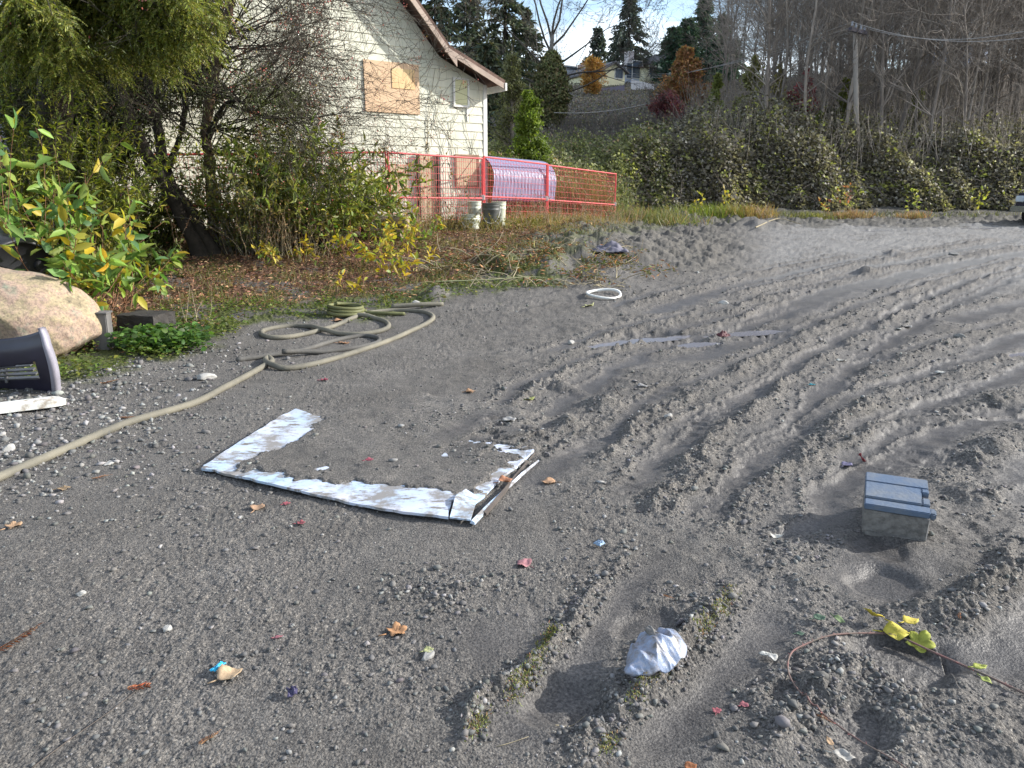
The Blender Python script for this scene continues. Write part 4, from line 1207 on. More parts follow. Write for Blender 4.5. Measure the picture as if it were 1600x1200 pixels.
for dx, dz, lab in ((0, 0, "grey split log lying lowest in the weed-grown wood pile"), (.12, .22, "upper split log resting on the weed-grown wood pile")):
    bm = bmesh.new(); bmesh.ops.create_cone(bm, cap_ends=True, segments=14, radius1=.14, radius2=.12, depth=.75, matrix=Matrix.Translation((p.x + dx, p.y + .2 * dx, p.z + .13 + dz)) @ Matrix.Rotation(R(90), 4, 'Y') @ Matrix.Rotation(R(10), 4, 'X'))
    for v in bm.verts: v.co += Vector((random.uniform(-1, 1), random.uniform(-1, 1), random.uniform(-1, 1))) * .012
    tag(bm_obj("log", bm, mat("old_log", (.34, .27, .19), .95, .4, 6, .6, 25), bevel=.01), lab, "log", "wood pile logs")
bm = bmesh.new(); p = G(576, 372)
bmesh.ops.create_cone(bm, cap_ends=True, segments=12, radius1=.13, radius2=.10, depth=1.0, matrix=Matrix.Translation((p.x, p.y, p.z + .45)) @ Matrix.Rotation(R(4), 4, 'Y'))
for v in bm.verts: v.co += Vector((random.uniform(-1, 1), random.uniform(-1, 1), random.uniform(-1, 1))) * .02
tag(bm_obj("tree_stump", bm, mat("brown_stump", (.13, .085, .065), .95, .4, 7, .7, 25), bevel=.015), "tall brown broken stump standing in the weeds left of the wood pile", "stump")

# ---------------------------------------------------------------- parked truck, only its left end in the picture
tx, ty = 17.25, 24.6
tz = gz(tx, ty) - .05
root = empty("pickup_truck", (tx, ty, tz), "dark parked pickup truck just entering the picture beside the brambles", "truck")
M_CARP = mat("truck_paint", (.03, .03, .055), .25, .2, 2, 0, spec=.6)
M_TYRE = mat("tyre_rubber", (.018, .018, .019), .85, .3, 12, .3)
side = [(-.30, .45), (-.36, .75), (-.34, 1.05), (.15, 1.12), (1.0, 1.15), (1.6, 1.85), (2.9, 1.88), (3.15, 1.15), (5.2, 1.12), (5.25, .5)]
bm = bmesh.new()
for y0, y1, ins in ((-.9, .9, 0),):
    L0 = [bm.verts.new((x, -.9 + (.12 if z > 1.2 else 0), z)) for x, z in side]; L1 = [bm.verts.new((x, .9 - (.12 if z > 1.2 else 0), z)) for x, z in side]
    bm.faces.new(L0); bm.faces.new(L1[::-1])
    for i in range(len(side)): bm.faces.new((L0[i], L0[(i + 1) % len(side)], L1[(i + 1) % len(side)], L1[i]))
bm_obj("body", bm, M_CARP, root, bevel=.06)
for x in (.42, 4.1):
    for y in (-.84, .84):
        bm = bmesh.new(); bmesh.ops.create_cone(bm, cap_ends=True, segments=36, radius1=.40, radius2=.40, depth=.26, matrix=Matrix.Translation((x, y - (.06 if y < 0 else -.06), .38)) @ Matrix.Rotation(R(90), 4, 'X'))
        wheel = bm_obj("wheel", bm, M_TYRE, root, bevel=.03)
        bm = bmesh.new(); bmesh.ops.create_cone(bm, cap_ends=True, segments=24, radius1=.23, radius2=.2, depth=.03, matrix=Matrix.Translation((x, y - (.205 if y < 0 else -.205), .38)) @ Matrix.Rotation(R(90), 4, 'X'))
        bm_obj("rim", bm, mat("steel_rim", (.45, .45, .46), .4, .2, 6, 0, metal=.8), wheel)
M_LENS = mat("lens", (.6, .68, .75), .15, .1, 4, 0, spec=.7)
for y in (-.62, .62):
    bm = bmesh.new(); box(bm, (-.36, y, .88), (.06, .4, .2)); bm_obj("headlight", bm, M_LENS, root, bevel=.02)
bm = bmesh.new(); box(bm, (-.40, 0, .55), (.12, 1.86, .2)); bm_obj("bumper", bm, mat("chrome_bumper", (.55, .6, .65), .25, .1, 4, 0, metal=.9), root, bevel=.03)
for y in (-.905, .905):
    bm = bmesh.new(); L0 = [(1.15, 1.2), (1.68, 1.78), (2.75, 1.8), (2.9, 1.2)]
    q = .79 if y > 0 else -.79
    bm.faces.new([bm.verts.new((x, q + (.012 if y > 0 else -.012) + (0.07 if z < 1.5 else 0) * (1 if y > 0 else -1), z)) for x, z in L0]); bm_obj("window", bm, M_BLACKPL, root)
    bm = bmesh.new(); box(bm, (1.35, y * 1.16, 1.32), (.12, .22, .26)); bm_obj("mirror", bm, M_CARP, root, bevel=.03)

# ---------------------------------------------------------------- utility pole
pb = Vector((px_at(1322, 33), 33, 0)); pb.z = float(zbase(pb.x, pb.y))
ptop = at_y(1336, 44, 33)
root = empty("utility_pole", pb, "grey wooden utility pole with a tilted crossarm in front of the bare wood", "utility pole")
rel = ptop - pb
path_tube("pole", np.array([(0, 0, -.3), tuple(rel * .5), tuple(rel)]), np.array([.115, .10, .085]), mat("pole_wood", (.33, .30, .265), .9, .3, 3, .3, 20, stretch=(1, 1, .1)), root, 12)
bm = bmesh.new(); box(bm, rel + Vector((.05, -.2, -.15)), (1.9, .12, .15), Matrix.Rotation(R(48), 4, 'Z') @ Matrix.Rotation(R(-4), 4, 'Y')); arm = bm_obj("crossarm", bm, mat("crossarm_wood", (.09, .085, .11), .9, .3, 3, 0), root, bevel=.01)
for k in (-.75, -.3, .3, .75):
    q = Matrix.Rotation(R(48), 4, 'Z') @ Vector((k, 0, 0))
    bm = bmesh.new(); bmesh.ops.create_cone(bm, cap_ends=True, segments=10, radius1=.05, radius2=.035, depth=.16, matrix=Matrix.Translation(rel + Vector((.05, -.2, .02)) + q)); bm_obj("insulator", bm, mat("insulator_glaze", (.3, .32, .36), .3, .1, 5, 0), arm)
def wire(a, b, sag, label):
    a, b = np.array(a), np.array(b); t = np.linspace(0, 1, 40)[:, None]
    P = a + (b - a) * t; P[:, 2] -= (sag * 4 * t * (1 - t))[:, 0]
    tag(path_tube("power_line", P, .012, mat("wire_grey", (.38, .37, .36), .6, .1, 3, 0), n=5), label, "power line", "power lines")
for k, nm in ((-.75, "lowest of the power lines running left from the pole"), (.0, "middle of the power lines running left from the pole"), (.75, "topmost of the power lines running left from the pole")):
    q = Matrix.Rotation(R(48), 4, 'Z') @ Vector((k, 0, 0))
    s = ptop + Vector((.05, -.2, .08)) + q
    e = at_y(940, 108 - k * 6, 112)
    wire(s, e, 1.4, nm)
for k, nm in ((-.75, "lower power line running right from the pole through the wood"), (.75, "upper power line running right from the pole through the wood")):
    q = Matrix.Rotation(R(48), 4, 'Z') @ Vector((k, 0, 0))
    s = ptop + Vector((.05, -.2, .08)) + q
    wire(s, at_y(1660, 42 - k * 10, 28), .5, nm)
wire(at_y(866, 176, 34), at_y(1010, 162, 38), .15, "thin pale cable stretched across the dark bank behind the shrub")

# ---------------------------------------------------------------- houses on the hill
def hill_house(x0, x1, ytop, ybase, yeave, Y, depth, wallm, roofm, label, gable=True, windows=(), chimney=None, rz=32):
    ytop, ybase, yeave = ytop - 4, ybase - 4, yeave - 4
    a, b = at_y(x0, ybase, Y), at_y(x1, ybase, Y)
    ze, zr = at_y(x0, yeave, Y).z - a.z, at_y(x0, ytop, Y).z - a.z
    W = b.x - a.x
    root = empty("hillside_house", Vector((a.x, Y, a.z)), label, "house", "houses up on the hill", R(rz))
    W /= math.cos(R(rz)) * .97
    bm = bmesh.new()
    lo = -4
    if gable:   # gable end faces the lot
        P = [(0, lo), (W, lo), (W, ze), (W / 2, zr), (0, ze)]
    else:
        P = [(0, lo), (W, lo), (W, ze), (0, ze)]
    A = [bm.verts.new((x, 0, z)) for x, z in P]; Bk = [bm.verts.new((x, depth, z)) for x, z in P]
    bm.faces.new(A); bm.faces.new(Bk[::-1])
    for i in range(len(P)): bm.faces.new((A[i], A[(i + 1) % len(P)], Bk[(i + 1) % len(P)], Bk[i]))
    bm_obj("wall", bm, wallm, root)
    bm = bmesh.new(); o_ = .35
    if gable:
        sl = (zr - ze) / (W / 2)
        for s in (0, 1):
            x_e, x_r = (-o_, W / 2) if s == 0 else (W + o_, W / 2)
            z_e = ze - sl * o_ + .04
            vs = [bm.verts.new(q) for q in ((x_e, -o_, z_e), (x_r, -o_, zr + .04), (x_r, depth + o_, zr + .04), (x_e, depth + o_, z_e))]
            f = bm.faces.new(vs); r = bmesh.ops.extrude_face_region(bm, geom=[f]); bmesh.ops.translate(bm, vec=(0, 0, .18), verts=[v for v in r["geom"] if isinstance(v, bmesh.types.BMVert)])
    else:       # hip roof
        h = [bm.verts.new(q) for q in ((-o_, -o_, ze), (W + o_, -o_, ze), (W + o_, depth + o_, ze), (-o_, depth + o_, ze), (W * .32, depth / 2, zr), (W * .68, depth / 2, zr))]
        for q in ((0, 1, 5, 4), (1, 2, 5), (2, 3, 4, 5), (3, 0, 4), (3, 2, 1, 0)): bm.faces.new([h[i] for i in q])
    rf = bm_obj("roof", bm, roofm, root)
    for (wx, wz, ww, wh) in windows:
        bm = bmesh.new(); box(bm, (wx * W, -.02, wz), (ww + .2, .06, wh + .2)); w_ = bm_obj("window", bm, M_WHITE, root)
        bm = bmesh.new(); box(bm, (wx * W, -.056, wz), (ww, .02, wh)); bm_obj("pane", bm, M_PANE, w_)
    if chimney:
        bm = bmesh.new(); box(bm, (chimney * W, depth * .3, zr * .9 + .5), (.8, .8, 2.6)); bm_obj("chimney", bm, mat("chimney_white", (.62, .58, .58), .8, .2, 3, 0), rf)
    return root
M_PANE = mat("dark_pane", (.10, .13, .17), .1, .1, 2, 0, spec=.8)
M_CREAM = mat("cream_wall", (.86, .82, .56), .8, .12, .6, 0)
M_BLUEW = mat("bluegrey_wall", (.60, .67, .80), .8, .15, .6, 0)
M_GREYROOF = mat("grey_roof", (.17, .165, .175), .9, .3, 1.5, .3)
M_BROWNROOF = mat("brown_roof", (.30, .19, .14), .9, .3, 1.5, .3)
hill_house(941, 978, 101, 140, 114, 84, 7, M_CREAM, M_GREYROOF, "cream yellow gabled house nearest the slope edge", True, [(.72, 1.5, 1.0, .9)])
hill_house(972, 1008, 99, 134, 107, 90, 8, M_BLUEW, M_GREYROOF, "blue-grey house with a hipped roof and white chimney", False, [(.68, 1.6, 1.4, 1.8), (.3, 1.4, .7, 1.6)], .92)
hill_house(1007, 1034, 102, 123, 109, 90.6, 8, M_CREAM, M_BROWNROOF, "long cream house wing to the right of the white chimney", False, [(.4, .7, .5, .9), (.65, .6, .5, .9)])
hill_house(934, 960, 94, 120, 104, 100, 8, M_CREAM, M_BROWNROOF, "cream house with a brown roof farther back on the hill", False, [(.5, .6, 1.2, .7)])
hill_house(876, 910, 100, 124, 108, 96, 8, mat("grey_wall", (.30, .30, .31), .8, .2, 1, 0), M_GREYROOF, "low grey house with a white porch behind the ivy-clad tree", False, [(.45, .8, 2.0, 1.1)])
# white deck fence and grey garage walls in front of them
def slab_wall(name, x0, x1, yt0, yt1, yb, Y, m, label, cat, th=.12):
    a, b = at_y(x0, yb, Y), at_y(x1, yb, Y)
    bm = bmesh.new(); z0, z1 = at_y(x0, yt0, Y).z, at_y(x1, yt1, Y).z
    P = [(a.x, a.z - 2.5), (b.x, a.z - 2.5), (b.x, z1), (a.x, z0)]
    n_ = max(2, int((b.x - a.x) / .28))
    for i in range(n_):
        s0, s1 = i / n_, (i + .88) / n_
        za, zb_ = z0 + (z1 - z0) * s0, z0 + (z1 - z0) * s1
        f = [bm.verts.new(q) for q in ((a.x + (b.x - a.x) * s0, Y, a.z - 2), (a.x + (b.x - a.x) * s1, Y, a.z - 2), (a.x + (b.x - a.x) * s1, Y, zb_), (a.x + (b.x - a.x) * s0, Y, za))]
        g_ = [bm.verts.new(v.co + Vector((0, th, 0))) for v in f]
        bm.faces.new(f); bm.faces.new(g_[::-1])
        for k in range(4): bm.faces.new((f[k], f[(k + 1) % 4], g_[(k + 1) % 4], g_[k]))
    box(bm, ((a.x + b.x) / 2, Y + th + .04, a.z + .3), (b.x - a.x, .08, .12))
    tag(bm_obj(name, bm, m), label, cat)
slab_wall("deck_fence", 986, 1022, 124, 132, 144, 80, mat("white_fence", (.84, .82, .82), .8, .2, 1, 0), "white board fence round the raised deck on the hill", "fence")
slab_wall("plank_fence", 930, 976, 140, 133, 147, 79, mat("violet_grey_fence", (.27, .25, .33), .85, .2, 1, 0), "violet grey plank fence below the cream house", "fence")
slab_wall("retaining_wall", 866, 1030, 147, 146, 153, 77, mat("dark_concrete", (.10, .095, .095), .9, .3, 1, 0), "long low dark retaining wall along the top of the bank", "wall")
hill_house(1068, 1082, 80, 108, 90, 105, 8, mat("pale_green_wall", (.55, .62, .5), .8, .15, 1, 0), M_GREYROOF, "pale narrow house glimpsed behind the orange tree", True)
hill_house(1520, 1585, 60, 112, 74, 120, 9, mat("pale_blue_wall", (.45, .55, .75), .8, .15, 1, 0), M_GREYROOF, "pale blue house glimpsed between the bare trunks", False, [(.3, 1.5, 1.5, 1.4), (.7, 1.5, 1.5, 1.4)])
# ---------------------------------------------------------------- branch growing
class Segs:
    def __init__(s): s.A, s.B, s.ra, s.rb = [], [], [], []
    def add(s, a, b, ra, rb): s.A.append(a); s.B.append(b); s.ra.append(ra); s.rb.append(rb)
    def build(s, name, m, parent=None, n=5):
        V, F = tubes(s.A, s.B, s.ra, s.rb, n)
        return np_mesh(name, V, F, m, parent, smooth=n > 4)
def rvec(r): return np.array([r.gauss(0, 1), r.gauss(0, 1), r.gauss(0, 1)])
def nrm(v): return v / (np.linalg.norm(v) + 1e-9)
def limb(S, r, p, d, L, rad, steps=6, wob=.18, bend=(0, 0, 0), tip=.25):
    """a wandering tapered limb; returns its points (pos, dir, radius)"""
    out = []
    p, d, bend = np.array(p, float), nrm(np.array(d, float)), np.array(bend, float)
    st = L / steps
    for i in range(steps):
        d = nrm(d + rvec(r) * wob + bend)
        q = p + d * st
        r0, r1 = rad * (1 - (1 - tip) * i / steps), rad * (1 - (1 - tip) * (i + 1) / steps)
        S.add(p, q, r0, r1 * .97)
        p = q
        out.append((p.copy(), d.copy(), r1))
    return out
def twigs(S, tips, r, p, d, L, rad, lev, nch, spread=.8, wob=.2, bend=(0, 0, 0), ratio=.6, steps=4, minr=.0015):
    pts = limb(S, r, p, d, L, max(rad, minr), steps, wob, bend)
    tips.append(pts[-1])
    if lev <= 0: return
    for _ in range(nch):
        q = pts[r.randrange(max(0, steps // 3), steps)]
        nd = nrm(q[1] + rvec(r) * spread)
        twigs(S, tips, r, q[0], nd, L * ratio * r.uniform(.7, 1.2), q[2] * .6, lev - 1, nch, spread, wob, bend, ratio, steps, minr)

# ---------------------------------------------------------------- dark leaning tree and the conifer over it
def P3(px, py, Y): return np.array(at_y(px, py, Y))
def trunk_path(pts, r0, r1, name, m, parent=None, n=12, sd=1):
    p = smooth_path(np.array(pts), .08)
    t = np.linspace(0, 1, len(p))
    rad = r0 + (r1 - r0) * t
    rad *= 1 + .10 * gnoise(t * 30 + sd, t * 0 + .3, sd)
    rad[:6] *= np.linspace(1.5, 1.0, min(6, len(rad)))
    p[:, 0] += .03 * gnoise(t * 12, t * 0 + sd, 3)
    return path_tube(name, p, rad, m, parent, n)
YT = 12.6
base = at_y(330, 382, YT); base = Vector((base.x, YT, gz(base.x, YT) - .1))
root = empty("leaning_tree", base, "dark thin-trunked tree leaning left behind the leafy weeds", "tree")
inv = Matrix.Translation(base).inverted()
def at_base(o, rt=None, iv=None): o.parent = rt or root; o.matrix_parent_inverse = iv or inv; return o
bb = np.array(base)
for k, pts in enumerate([[bb + (-.15, 0, 0), P3(285, 340, YT), P3(245, 270, YT - .1), P3(205, 190, YT - .2), P3(178, 110, YT - .2), P3(150, 20, YT - .1), P3(140, -80, YT)],
                         [bb + (.05, .1, 0), P3(300, 335, YT + .1), P3(268, 290, YT + .2), P3(250, 225, YT + .3), P3(238, 150, YT + .3), P3(222, 80, YT + .3), P3(215, -60, YT + .3)],
                         [P3(262, 265, YT + .2), P3(285, 200, YT + .1), P3(290, 120, YT), P3(305, 30, YT)]]):
    at_base(trunk_path(pts, (.115, .105, .05)[k], (.075, .06, .03)[k], "trunk", M_BARK_DARK, sd=k + 2))
S = Segs(); tips = []; r = random.Random(5)
for _ in range(46):
    k = r.choice([(205, 190), (245, 230), (238, 150), (190, 130), (285, 180), (222, 90), (260, 280)])
    twigs(S, tips, r, P3(k[0] + r.uniform(-8, 8), k[1] + r.uniform(-20, 20), YT), rvec(r) * (1, .7, .7) + (0, -.1, .1), r.uniform(.4, .9), .012, 2, 3, .7, .22, (0, 0, -.03), minr=.0025)
at_base(S.build("twigs", M_BARK_DARK, n=4))

# conifer: long drooping boughs of feathery sprays, hanging into the picture from above
def spray(P, D, N, L, W, out, r, n=26, droop=.35):
    """one feathery frond, returned as leaf strips"""
    p, d = np.array(P), nrm(np.array(D))
    st = L / n
    s = nrm(np.cross(d, N))
    for i in range(n):
        d = nrm(d + np.array([0, 0, -droop / n]) + rvec(r) * .05)
        p = p + d * st
        t = i / n
        w = W * math.sin(math.pi * min(1, .18 + .82 * t)) ** .7 * (1 - .55 * t)
        for sg in (-1, 1):
            dd = nrm(d * .75 + s * sg * .8 + np.array([0, 0, -.22]) + rvec(r) * .12)
            out.append((p.copy(), dd, w * r.uniform(.7, 1.15)))
    out.append((p, d, W * .4))
cb = Vector((-6.6, 11.2, gz(-6.6, 11.2) - .1))
root_c = empty("cedar_tree", cb, "big conifer with drooping yellow-green feathery boughs hanging over the left corner", "tree")
inv_c = Matrix.Translation(cb).inverted()
S = Segs(); r = random.Random(9); out = []
cpts = [np.array(cb), np.array(cb) + (-.1, 0, 1.5), np.array(cb) + (.05, .1, 3), np.array(cb) + (0, 0, 6), np.array(cb) + (0, 0, 9)]
at_base(trunk_path(cpts, .26, .12, "trunk", M_BARK_DARK, sd=9, n=14), root_c, inv_c)
TIPS = [(25, 60, 9.6), (60, 95, 9.4), (95, 128, 9.3), (75, 60, 9.8), (110, 95, 9.6), (10, 75, 10.0), (40, 20, 9.2), (100, 40, 9.4), (130, 110, 10.6), (150, 70, 10.8), (165, 145, 11.0), (135, 165, 11.2),
        (195, 120, 10.6), (185, 150, 11.4), (175, 80, 10.4), (215, 90, 10.4), (230, 130, 10.2), (250, 110, 10.0), (245, 60, 10.2), (275, 130, 9.9), (290, 115, 9.8), (305, 95, 9.8), (320, 75, 9.9), (290, 60, 9.7), (265, 85, 9.8), (310, 45, 9.8),
        (335, 85, 10.0), (280, 30, 9.6), (240, 20, 9.8), (200, 30, 10.0), (160, 20, 10), (60, -10, 9.5), (120, -20, 9.8), (300, -10, 9.8), (20, -10, 9.4), (340, 20, 10.2), (220, -20, 10), (255, 145, 10.3), (310, 120, 10.0), (-30, 40, 9.6), (-60, 90, 9.8), (-40, -20, 9.8)]
TIPS = [(a_, b_ - (38 if a_ > 120 else 8), c_) for a_, b_, c_ in TIPS] + [(30, 100, 9.9), (5, 40, 9.7), (70, 120, 9.9)]
for (px, py, Y) in TIPS:
    for q in range(3):
        tip = P3(px + r.uniform(-22, 22), py + r.uniform(-22, 10), Y + r.uniform(-.35, .35))
        st = np.array(cb) + (0, 0, max(2.3, tip[2] - cb.z + r.uniform(.5, 1.3)))
        n = 12; prev = st
        mid = st + (tip - st) * .55 + (0, 0, .35)
        for i in range(1, n + 1):
            t = i / n
            p = st * (1 - t) ** 2 + 2 * mid * t * (1 - t) + tip * t * t
            S.add(prev, p, .02 * (1 - t * .75), .02 * (1 - (t + .08) * .75)); 
            if t > .38:
                for _ in range(5 if t > .6 else 3):
                    d = nrm((tip - st) * (1, 1, .3) / np.linalg.norm(tip - st) * .5 + rvec(r) * (.55, .55, .25) + (0, 0, -.35))
                    spray(p, d, (rvec(r) * .4 + (0, -.3, 1)), r.uniform(.22, .48), r.uniform(.05, .085), out, r, 13, r.uniform(.5, 1.1))
            prev = p
at_base(S.build("boughs", M_BARK_DARK, n=5), root_c, inv_c)
P = np.array([o_[0] for o_ in out]); D = np.array([o_[1] for o_ in out]); Ls = np.array([o_[2] for o_ in out])
at_base(leaf_obj("foliage", P, D, rnd_dirs(len(P), 1.2), Ls, .015, [(.14, .165, .032), (.20, .22, .04), (.09, .11, .025), (.26, .26, .055), (.16, .16, .045)], M_LEAF, None, 'strip'), root_c, inv_c)
print("cedar strips", len(P))

# ---------------------------------------------------------------- shrubs by helper
def shrub(name, label, cat, c, group=None, stems=20, h=1.2, spread=.5, lean=(0, 0, 0), leaf=(.08, .02), per=16, pal=((.08, .1, .02),), wts=None, tpl='fold', m=None, stem_m=None, droop=-.08, sd=1, rad=.008, base_r=.15, start=.25, wob=.12, part="leaves", lmat=None, up=.4, side=0, tip_pal=None):
    r = random.Random(sd)
    root = empty(name, c, label, cat, group)
    S = Segs(); LP, LD = [], []; cuts = []
    for _ in range(stems):
        a = r.uniform(0, 6.28); q = base_r * math.sqrt(r.random()); cuts.append(len(S.A))
        p = np.array([q * math.cos(a), q * math.sin(a), -.04])
        hh = h * r.uniform(.6, 1.05)
        pts = limb(S, r, p, (math.cos(a) * spread + lean[0] + r.gauss(0, .12), math.sin(a) * spread + lean[1] + r.gauss(0, .12), 1), hh, rad * r.uniform(.7, 1.2), 9, wob, (0, 0, droop))
        k = int(start * 9)
        for _ in range(per):
            u = r.random() ** .8
            i = min(8, k + int(u * (9 - k)))
            a0 = pts[max(0, i - 1)][0]; t = r.random()
            P0 = a0 * (1 - t) + pts[i][0] * t
            dd = nrm(pts[i][1] * .5 + rvec(r) * .75 + (0, 0, up - .4))
            LP.append(P0 + dd * side * r.random()); LD.append(dd)
            if side: S.add(P0, LP[-1], .0025, .0015)
    if stems <= 40:
        for a_, b_ in zip(cuts, cuts[1:] + [len(S.A)]):
            T_ = Segs(); T_.A, T_.B, T_.ra, T_.rb = S.A[a_:b_], S.B[a_:b_], S.ra[a_:b_], S.rb[a_:b_]
            T_.build("stem", stem_m or M_TWIG_DARK, root, 4)
    else: tag(S.build("stem_thicket", stem_m or M_TWIG_DARK, root, 4), kind="stuff")
    LP, LD = np.array(LP), np.array(LD)
    n = len(LP)
    leaf_obj(part, LP, LD, rnd_dirs(n, 1.0), leaf[0] * RNG.uniform(.6, 1.25, n), leaf[1] * RNG.uniform(.7, 1.2, n), pal, lmat or M_LEAF, root, tpl, wts)
    return root
def gpos(px, Y, dz=0.0):
    x = px_at(px, Y); return Vector((x, Y, gz(x, Y) + dz))
GREENS = [(.055, .085, .018), (.085, .115, .022), (.12, .15, .03), (.045, .07, .02)]
# bamboo-like shrub, dark evergreen mass, butterfly bush
shrub("bamboo_shrub", "bright yellow-green fine-leaved bamboo-like shrub before the grey porch post", "shrub", gpos(100, 10.4), stems=150, h=2.75, spread=.18, leaf=(.10, .020), per=95, pal=[(.18, .20, .025), (.24, .25, .03), (.12, .15, .022), (.09, .11, .02)], tpl='fold', sd=11, base_r=.55, droop=-.05, start=.2, m=None)
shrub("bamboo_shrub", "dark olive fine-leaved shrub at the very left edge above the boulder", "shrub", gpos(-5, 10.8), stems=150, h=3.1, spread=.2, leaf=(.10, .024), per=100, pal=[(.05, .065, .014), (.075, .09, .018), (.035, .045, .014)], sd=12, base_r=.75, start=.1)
shrub("butterfly_bush", "tall green butterfly bush with long drooping leaves in front of the red fence", "shrub", gpos(500, 13.6), stems=110, h=2.45, spread=.42, leaf=(.19, .05), per=46, pal=[(.18, .19, .04), (.20, .235, .05), (.26, .285, .065), (.10, .13, .035), (.32, .26, .04)], wts=[4, 4, 3, 3, .4], sd=13, base_r=.40, droop=-.10, start=.25, stem_m=M_TWIG)
shrub("grey_shrub", "grey-green twiggy shrub at the foot of the berry tree", "shrub", gpos(402, 13.0), stems=150, h=2.25, spread=.30, leaf=(.085, .03), per=56, pal=[(.16, .175, .06), (.21, .22, .08), (.10, .115, .04), (.27, .23, .07)], sd=14, base_r=.5, start=.05, stem_m=M_TWIG)
shrub("grey_shrub", "olive twiggy shrub between the dark trunks and the red fence", "shrub", gpos(215, 13.4), stems=120, h=1.5, spread=.3, leaf=(.10, .036), per=70, pal=[(.09, .115, .03), (.13, .155, .04), (.18, .18, .045)], sd=15, base_r=.75, start=.05)
shrub("low_shrub", "low shady green shrub right behind the big-leaved weeds", "shrub", gpos(160, 10.8), stems=90, h=.75, spread=.5, leaf=(.11, .036), per=40, pal=[(.08, .105, .025), (.13, .15, .032), (.06, .075, .02)], sd=16, base_r=.75, start=.0)
shrub("low_shrub", "low leafy shrub tucked behind the barrel and boulder", "shrub", gpos(20, 9.0), stems=100, h=1.25, spread=.5, leaf=(.09, .036), per=50, pal=[(.09, .105, .02), (.15, .15, .03), (.20, .16, .03)], sd=17, base_r=.7, start=.0)

# bare berry tree in front of the gable wall
bt = gpos(338, 13.1, -.1)
root_b = empty("berry_tree", bt, "bare twiggy tree with sparse pink berries before the pale gable wall", "tree")
inv_b = Matrix.Translation(bt).inverted()
r = random.Random(21); S = Segs(); tips = []
YB = 13.1
tk = [np.array(bt), P3(332, 330, YB), P3(328, 270, YB), P3(322, 200, YB), P3(335, 120, YB), P3(350, 50, YB), P3(372, -40, YB)]
m_bark = mat("berry_bark", (.16, .10, .06), .9, .5, 6, .6, 25, col2=(.06, .05, .04))
at_base(trunk_path(tk, .10, .06, "trunk", m_bark, sd=31), root_b, inv_b)
at_base(trunk_path([P3(325, 215, YB), P3(350, 165, YB - .2), P3(378, 160, YB - .4), P3(400, 185, YB - .5)], .045, .02, "limb", M_BARK_DARK, sd=32), root_b, inv_b)
starts = [(332, 150), (328, 200), (340, 100), (350, 50), (365, -10), (372, -40), (330, 240), (345, 75), (378, 160), (395, 178)]
for k in range(105):
    s0 = starts[k % len(starts)]
    p = P3(s0[0], s0[1], YB - (.3 if s0[0] > 375 else 0))
    d = np.array([r.uniform(.25, 1.3), r.uniform(-.7, .7), r.uniform(-.25, .75)])
    if r.random() < .15: d[0] *= -.7
    twigs(S, tips, r, p, d, r.uniform(1.0, 2.7), .017, 3, 5, .62, .17, (.0, 0, -.012), .56, 5, .0036)
at_base(S.build("twigs", M_TWIG_DARK, n=3), root_b, inv_b)
print("berry segs", len(S.A))
sel = [t for t in tips if r.random() < .07]
P, D = [], []
for t in sel:
    for _ in range(r.choice([2, 4, 12])):
        P.append(t[0] + rvec(r) * .045); D.append(rvec(r) + (0, 0, -.6))
at_base(leaf_obj("berries", np.array(P), np.array(D), rnd_dirs(len(P)), .032, .018, [(.30, .085, .075), (.42, .17, .13), (.25, .10, .07), (.30, .25, .05)], M_DRY, None, 'fold', [4, 3, 2, 1]), root_b, inv_b)
# hanging grey-green lichen tangle in the lower crown
P = np.array([t[0] for t in tips if t[0][2] < 3.3 and t[0][0] < -3.4])
if len(P):
    P = np.repeat(P, 5, 0) + RNG.normal(size=(len(P) * 5, 3)) * .10
    at_base(leaf_obj("leaves", P, RNG.normal(size=(len(P), 3)) + [0, 0, -.8], rnd_dirs(len(P)), RNG.uniform(.04, .09, len(P)), .012, [(.09, .105, .045), (.13, .14, .06), (.06, .07, .03)], M_LEAF, None, 'fold'), root_b, inv_b)

# big-leaved weeds (knotweed) at the left, leaf by leaf
def weed(label, c, stems, h, leaf, pal, wts, sd, per=12, spread=.2, lean=(0, 0, 0), group=None, base_r=.2, start=.3, droop=-.03, up=.1, name="knotweed"):
    return shrub(name, label, "weed", c, group, stems=stems, h=h, spread=spread, lean=lean, leaf=leaf, per=per, pal=pal, wts=wts, tpl='oval', sd=sd, rad=.007, base_r=base_r, start=start, droop=droop, stem_m=mat("red_stem", (.22, .11, .06), .7, .3, 8, 0), lmat=M_LEAF, up=up, side=.05)
KN = [(.12, .21, .05), (.18, .27, .055), (.23, .29, .06), (.36, .31, .04), (.42, .30, .025), (.08, .16, .055)]
weed("tall big-leaved green weed rising above the boulder", gpos(75, 7.9), 15, 2.25, (.21, .085), KN, [4, 4, 3, 1, .4, 2], 41, 22, .10, (.02, 0, 0), base_r=.34, start=.2)
weed("big-leaved weed with drooping yellowing leaves beside the grey post", gpos(140, 7.7), 13, 1.55, (.19, .082), KN, [3, 4, 3, 2.5, 1, 2], 42, 18, .18, (.18, 0, 0), base_r=.22, start=.35, droop=-.06)
weed("leafy yellow-green weed at the left edge over the barrel", gpos(10, 8.9), 14, 1.75, (.15, .07), KN, [2, 4, 4, 2, 1, 1], 43, 18, .2, base_r=.35, start=.2)
weed("bright weed with golden lower leaves in front of the low shady shrub", gpos(168, 9.0), 11, 1.7, (.17, .075), KN, [3, 4, 4, 3, 1.5, 1], 44, 12, .2, base_r=.25, start=.3)
weed("yellow big-leaved weed seedling on the mulch edge", gpos(240, 9.9), 4, .45, (.15, .06), KN, [1, 3, 4, 3, 1, 0], 45, 6, .5, base_r=.1, start=.2)
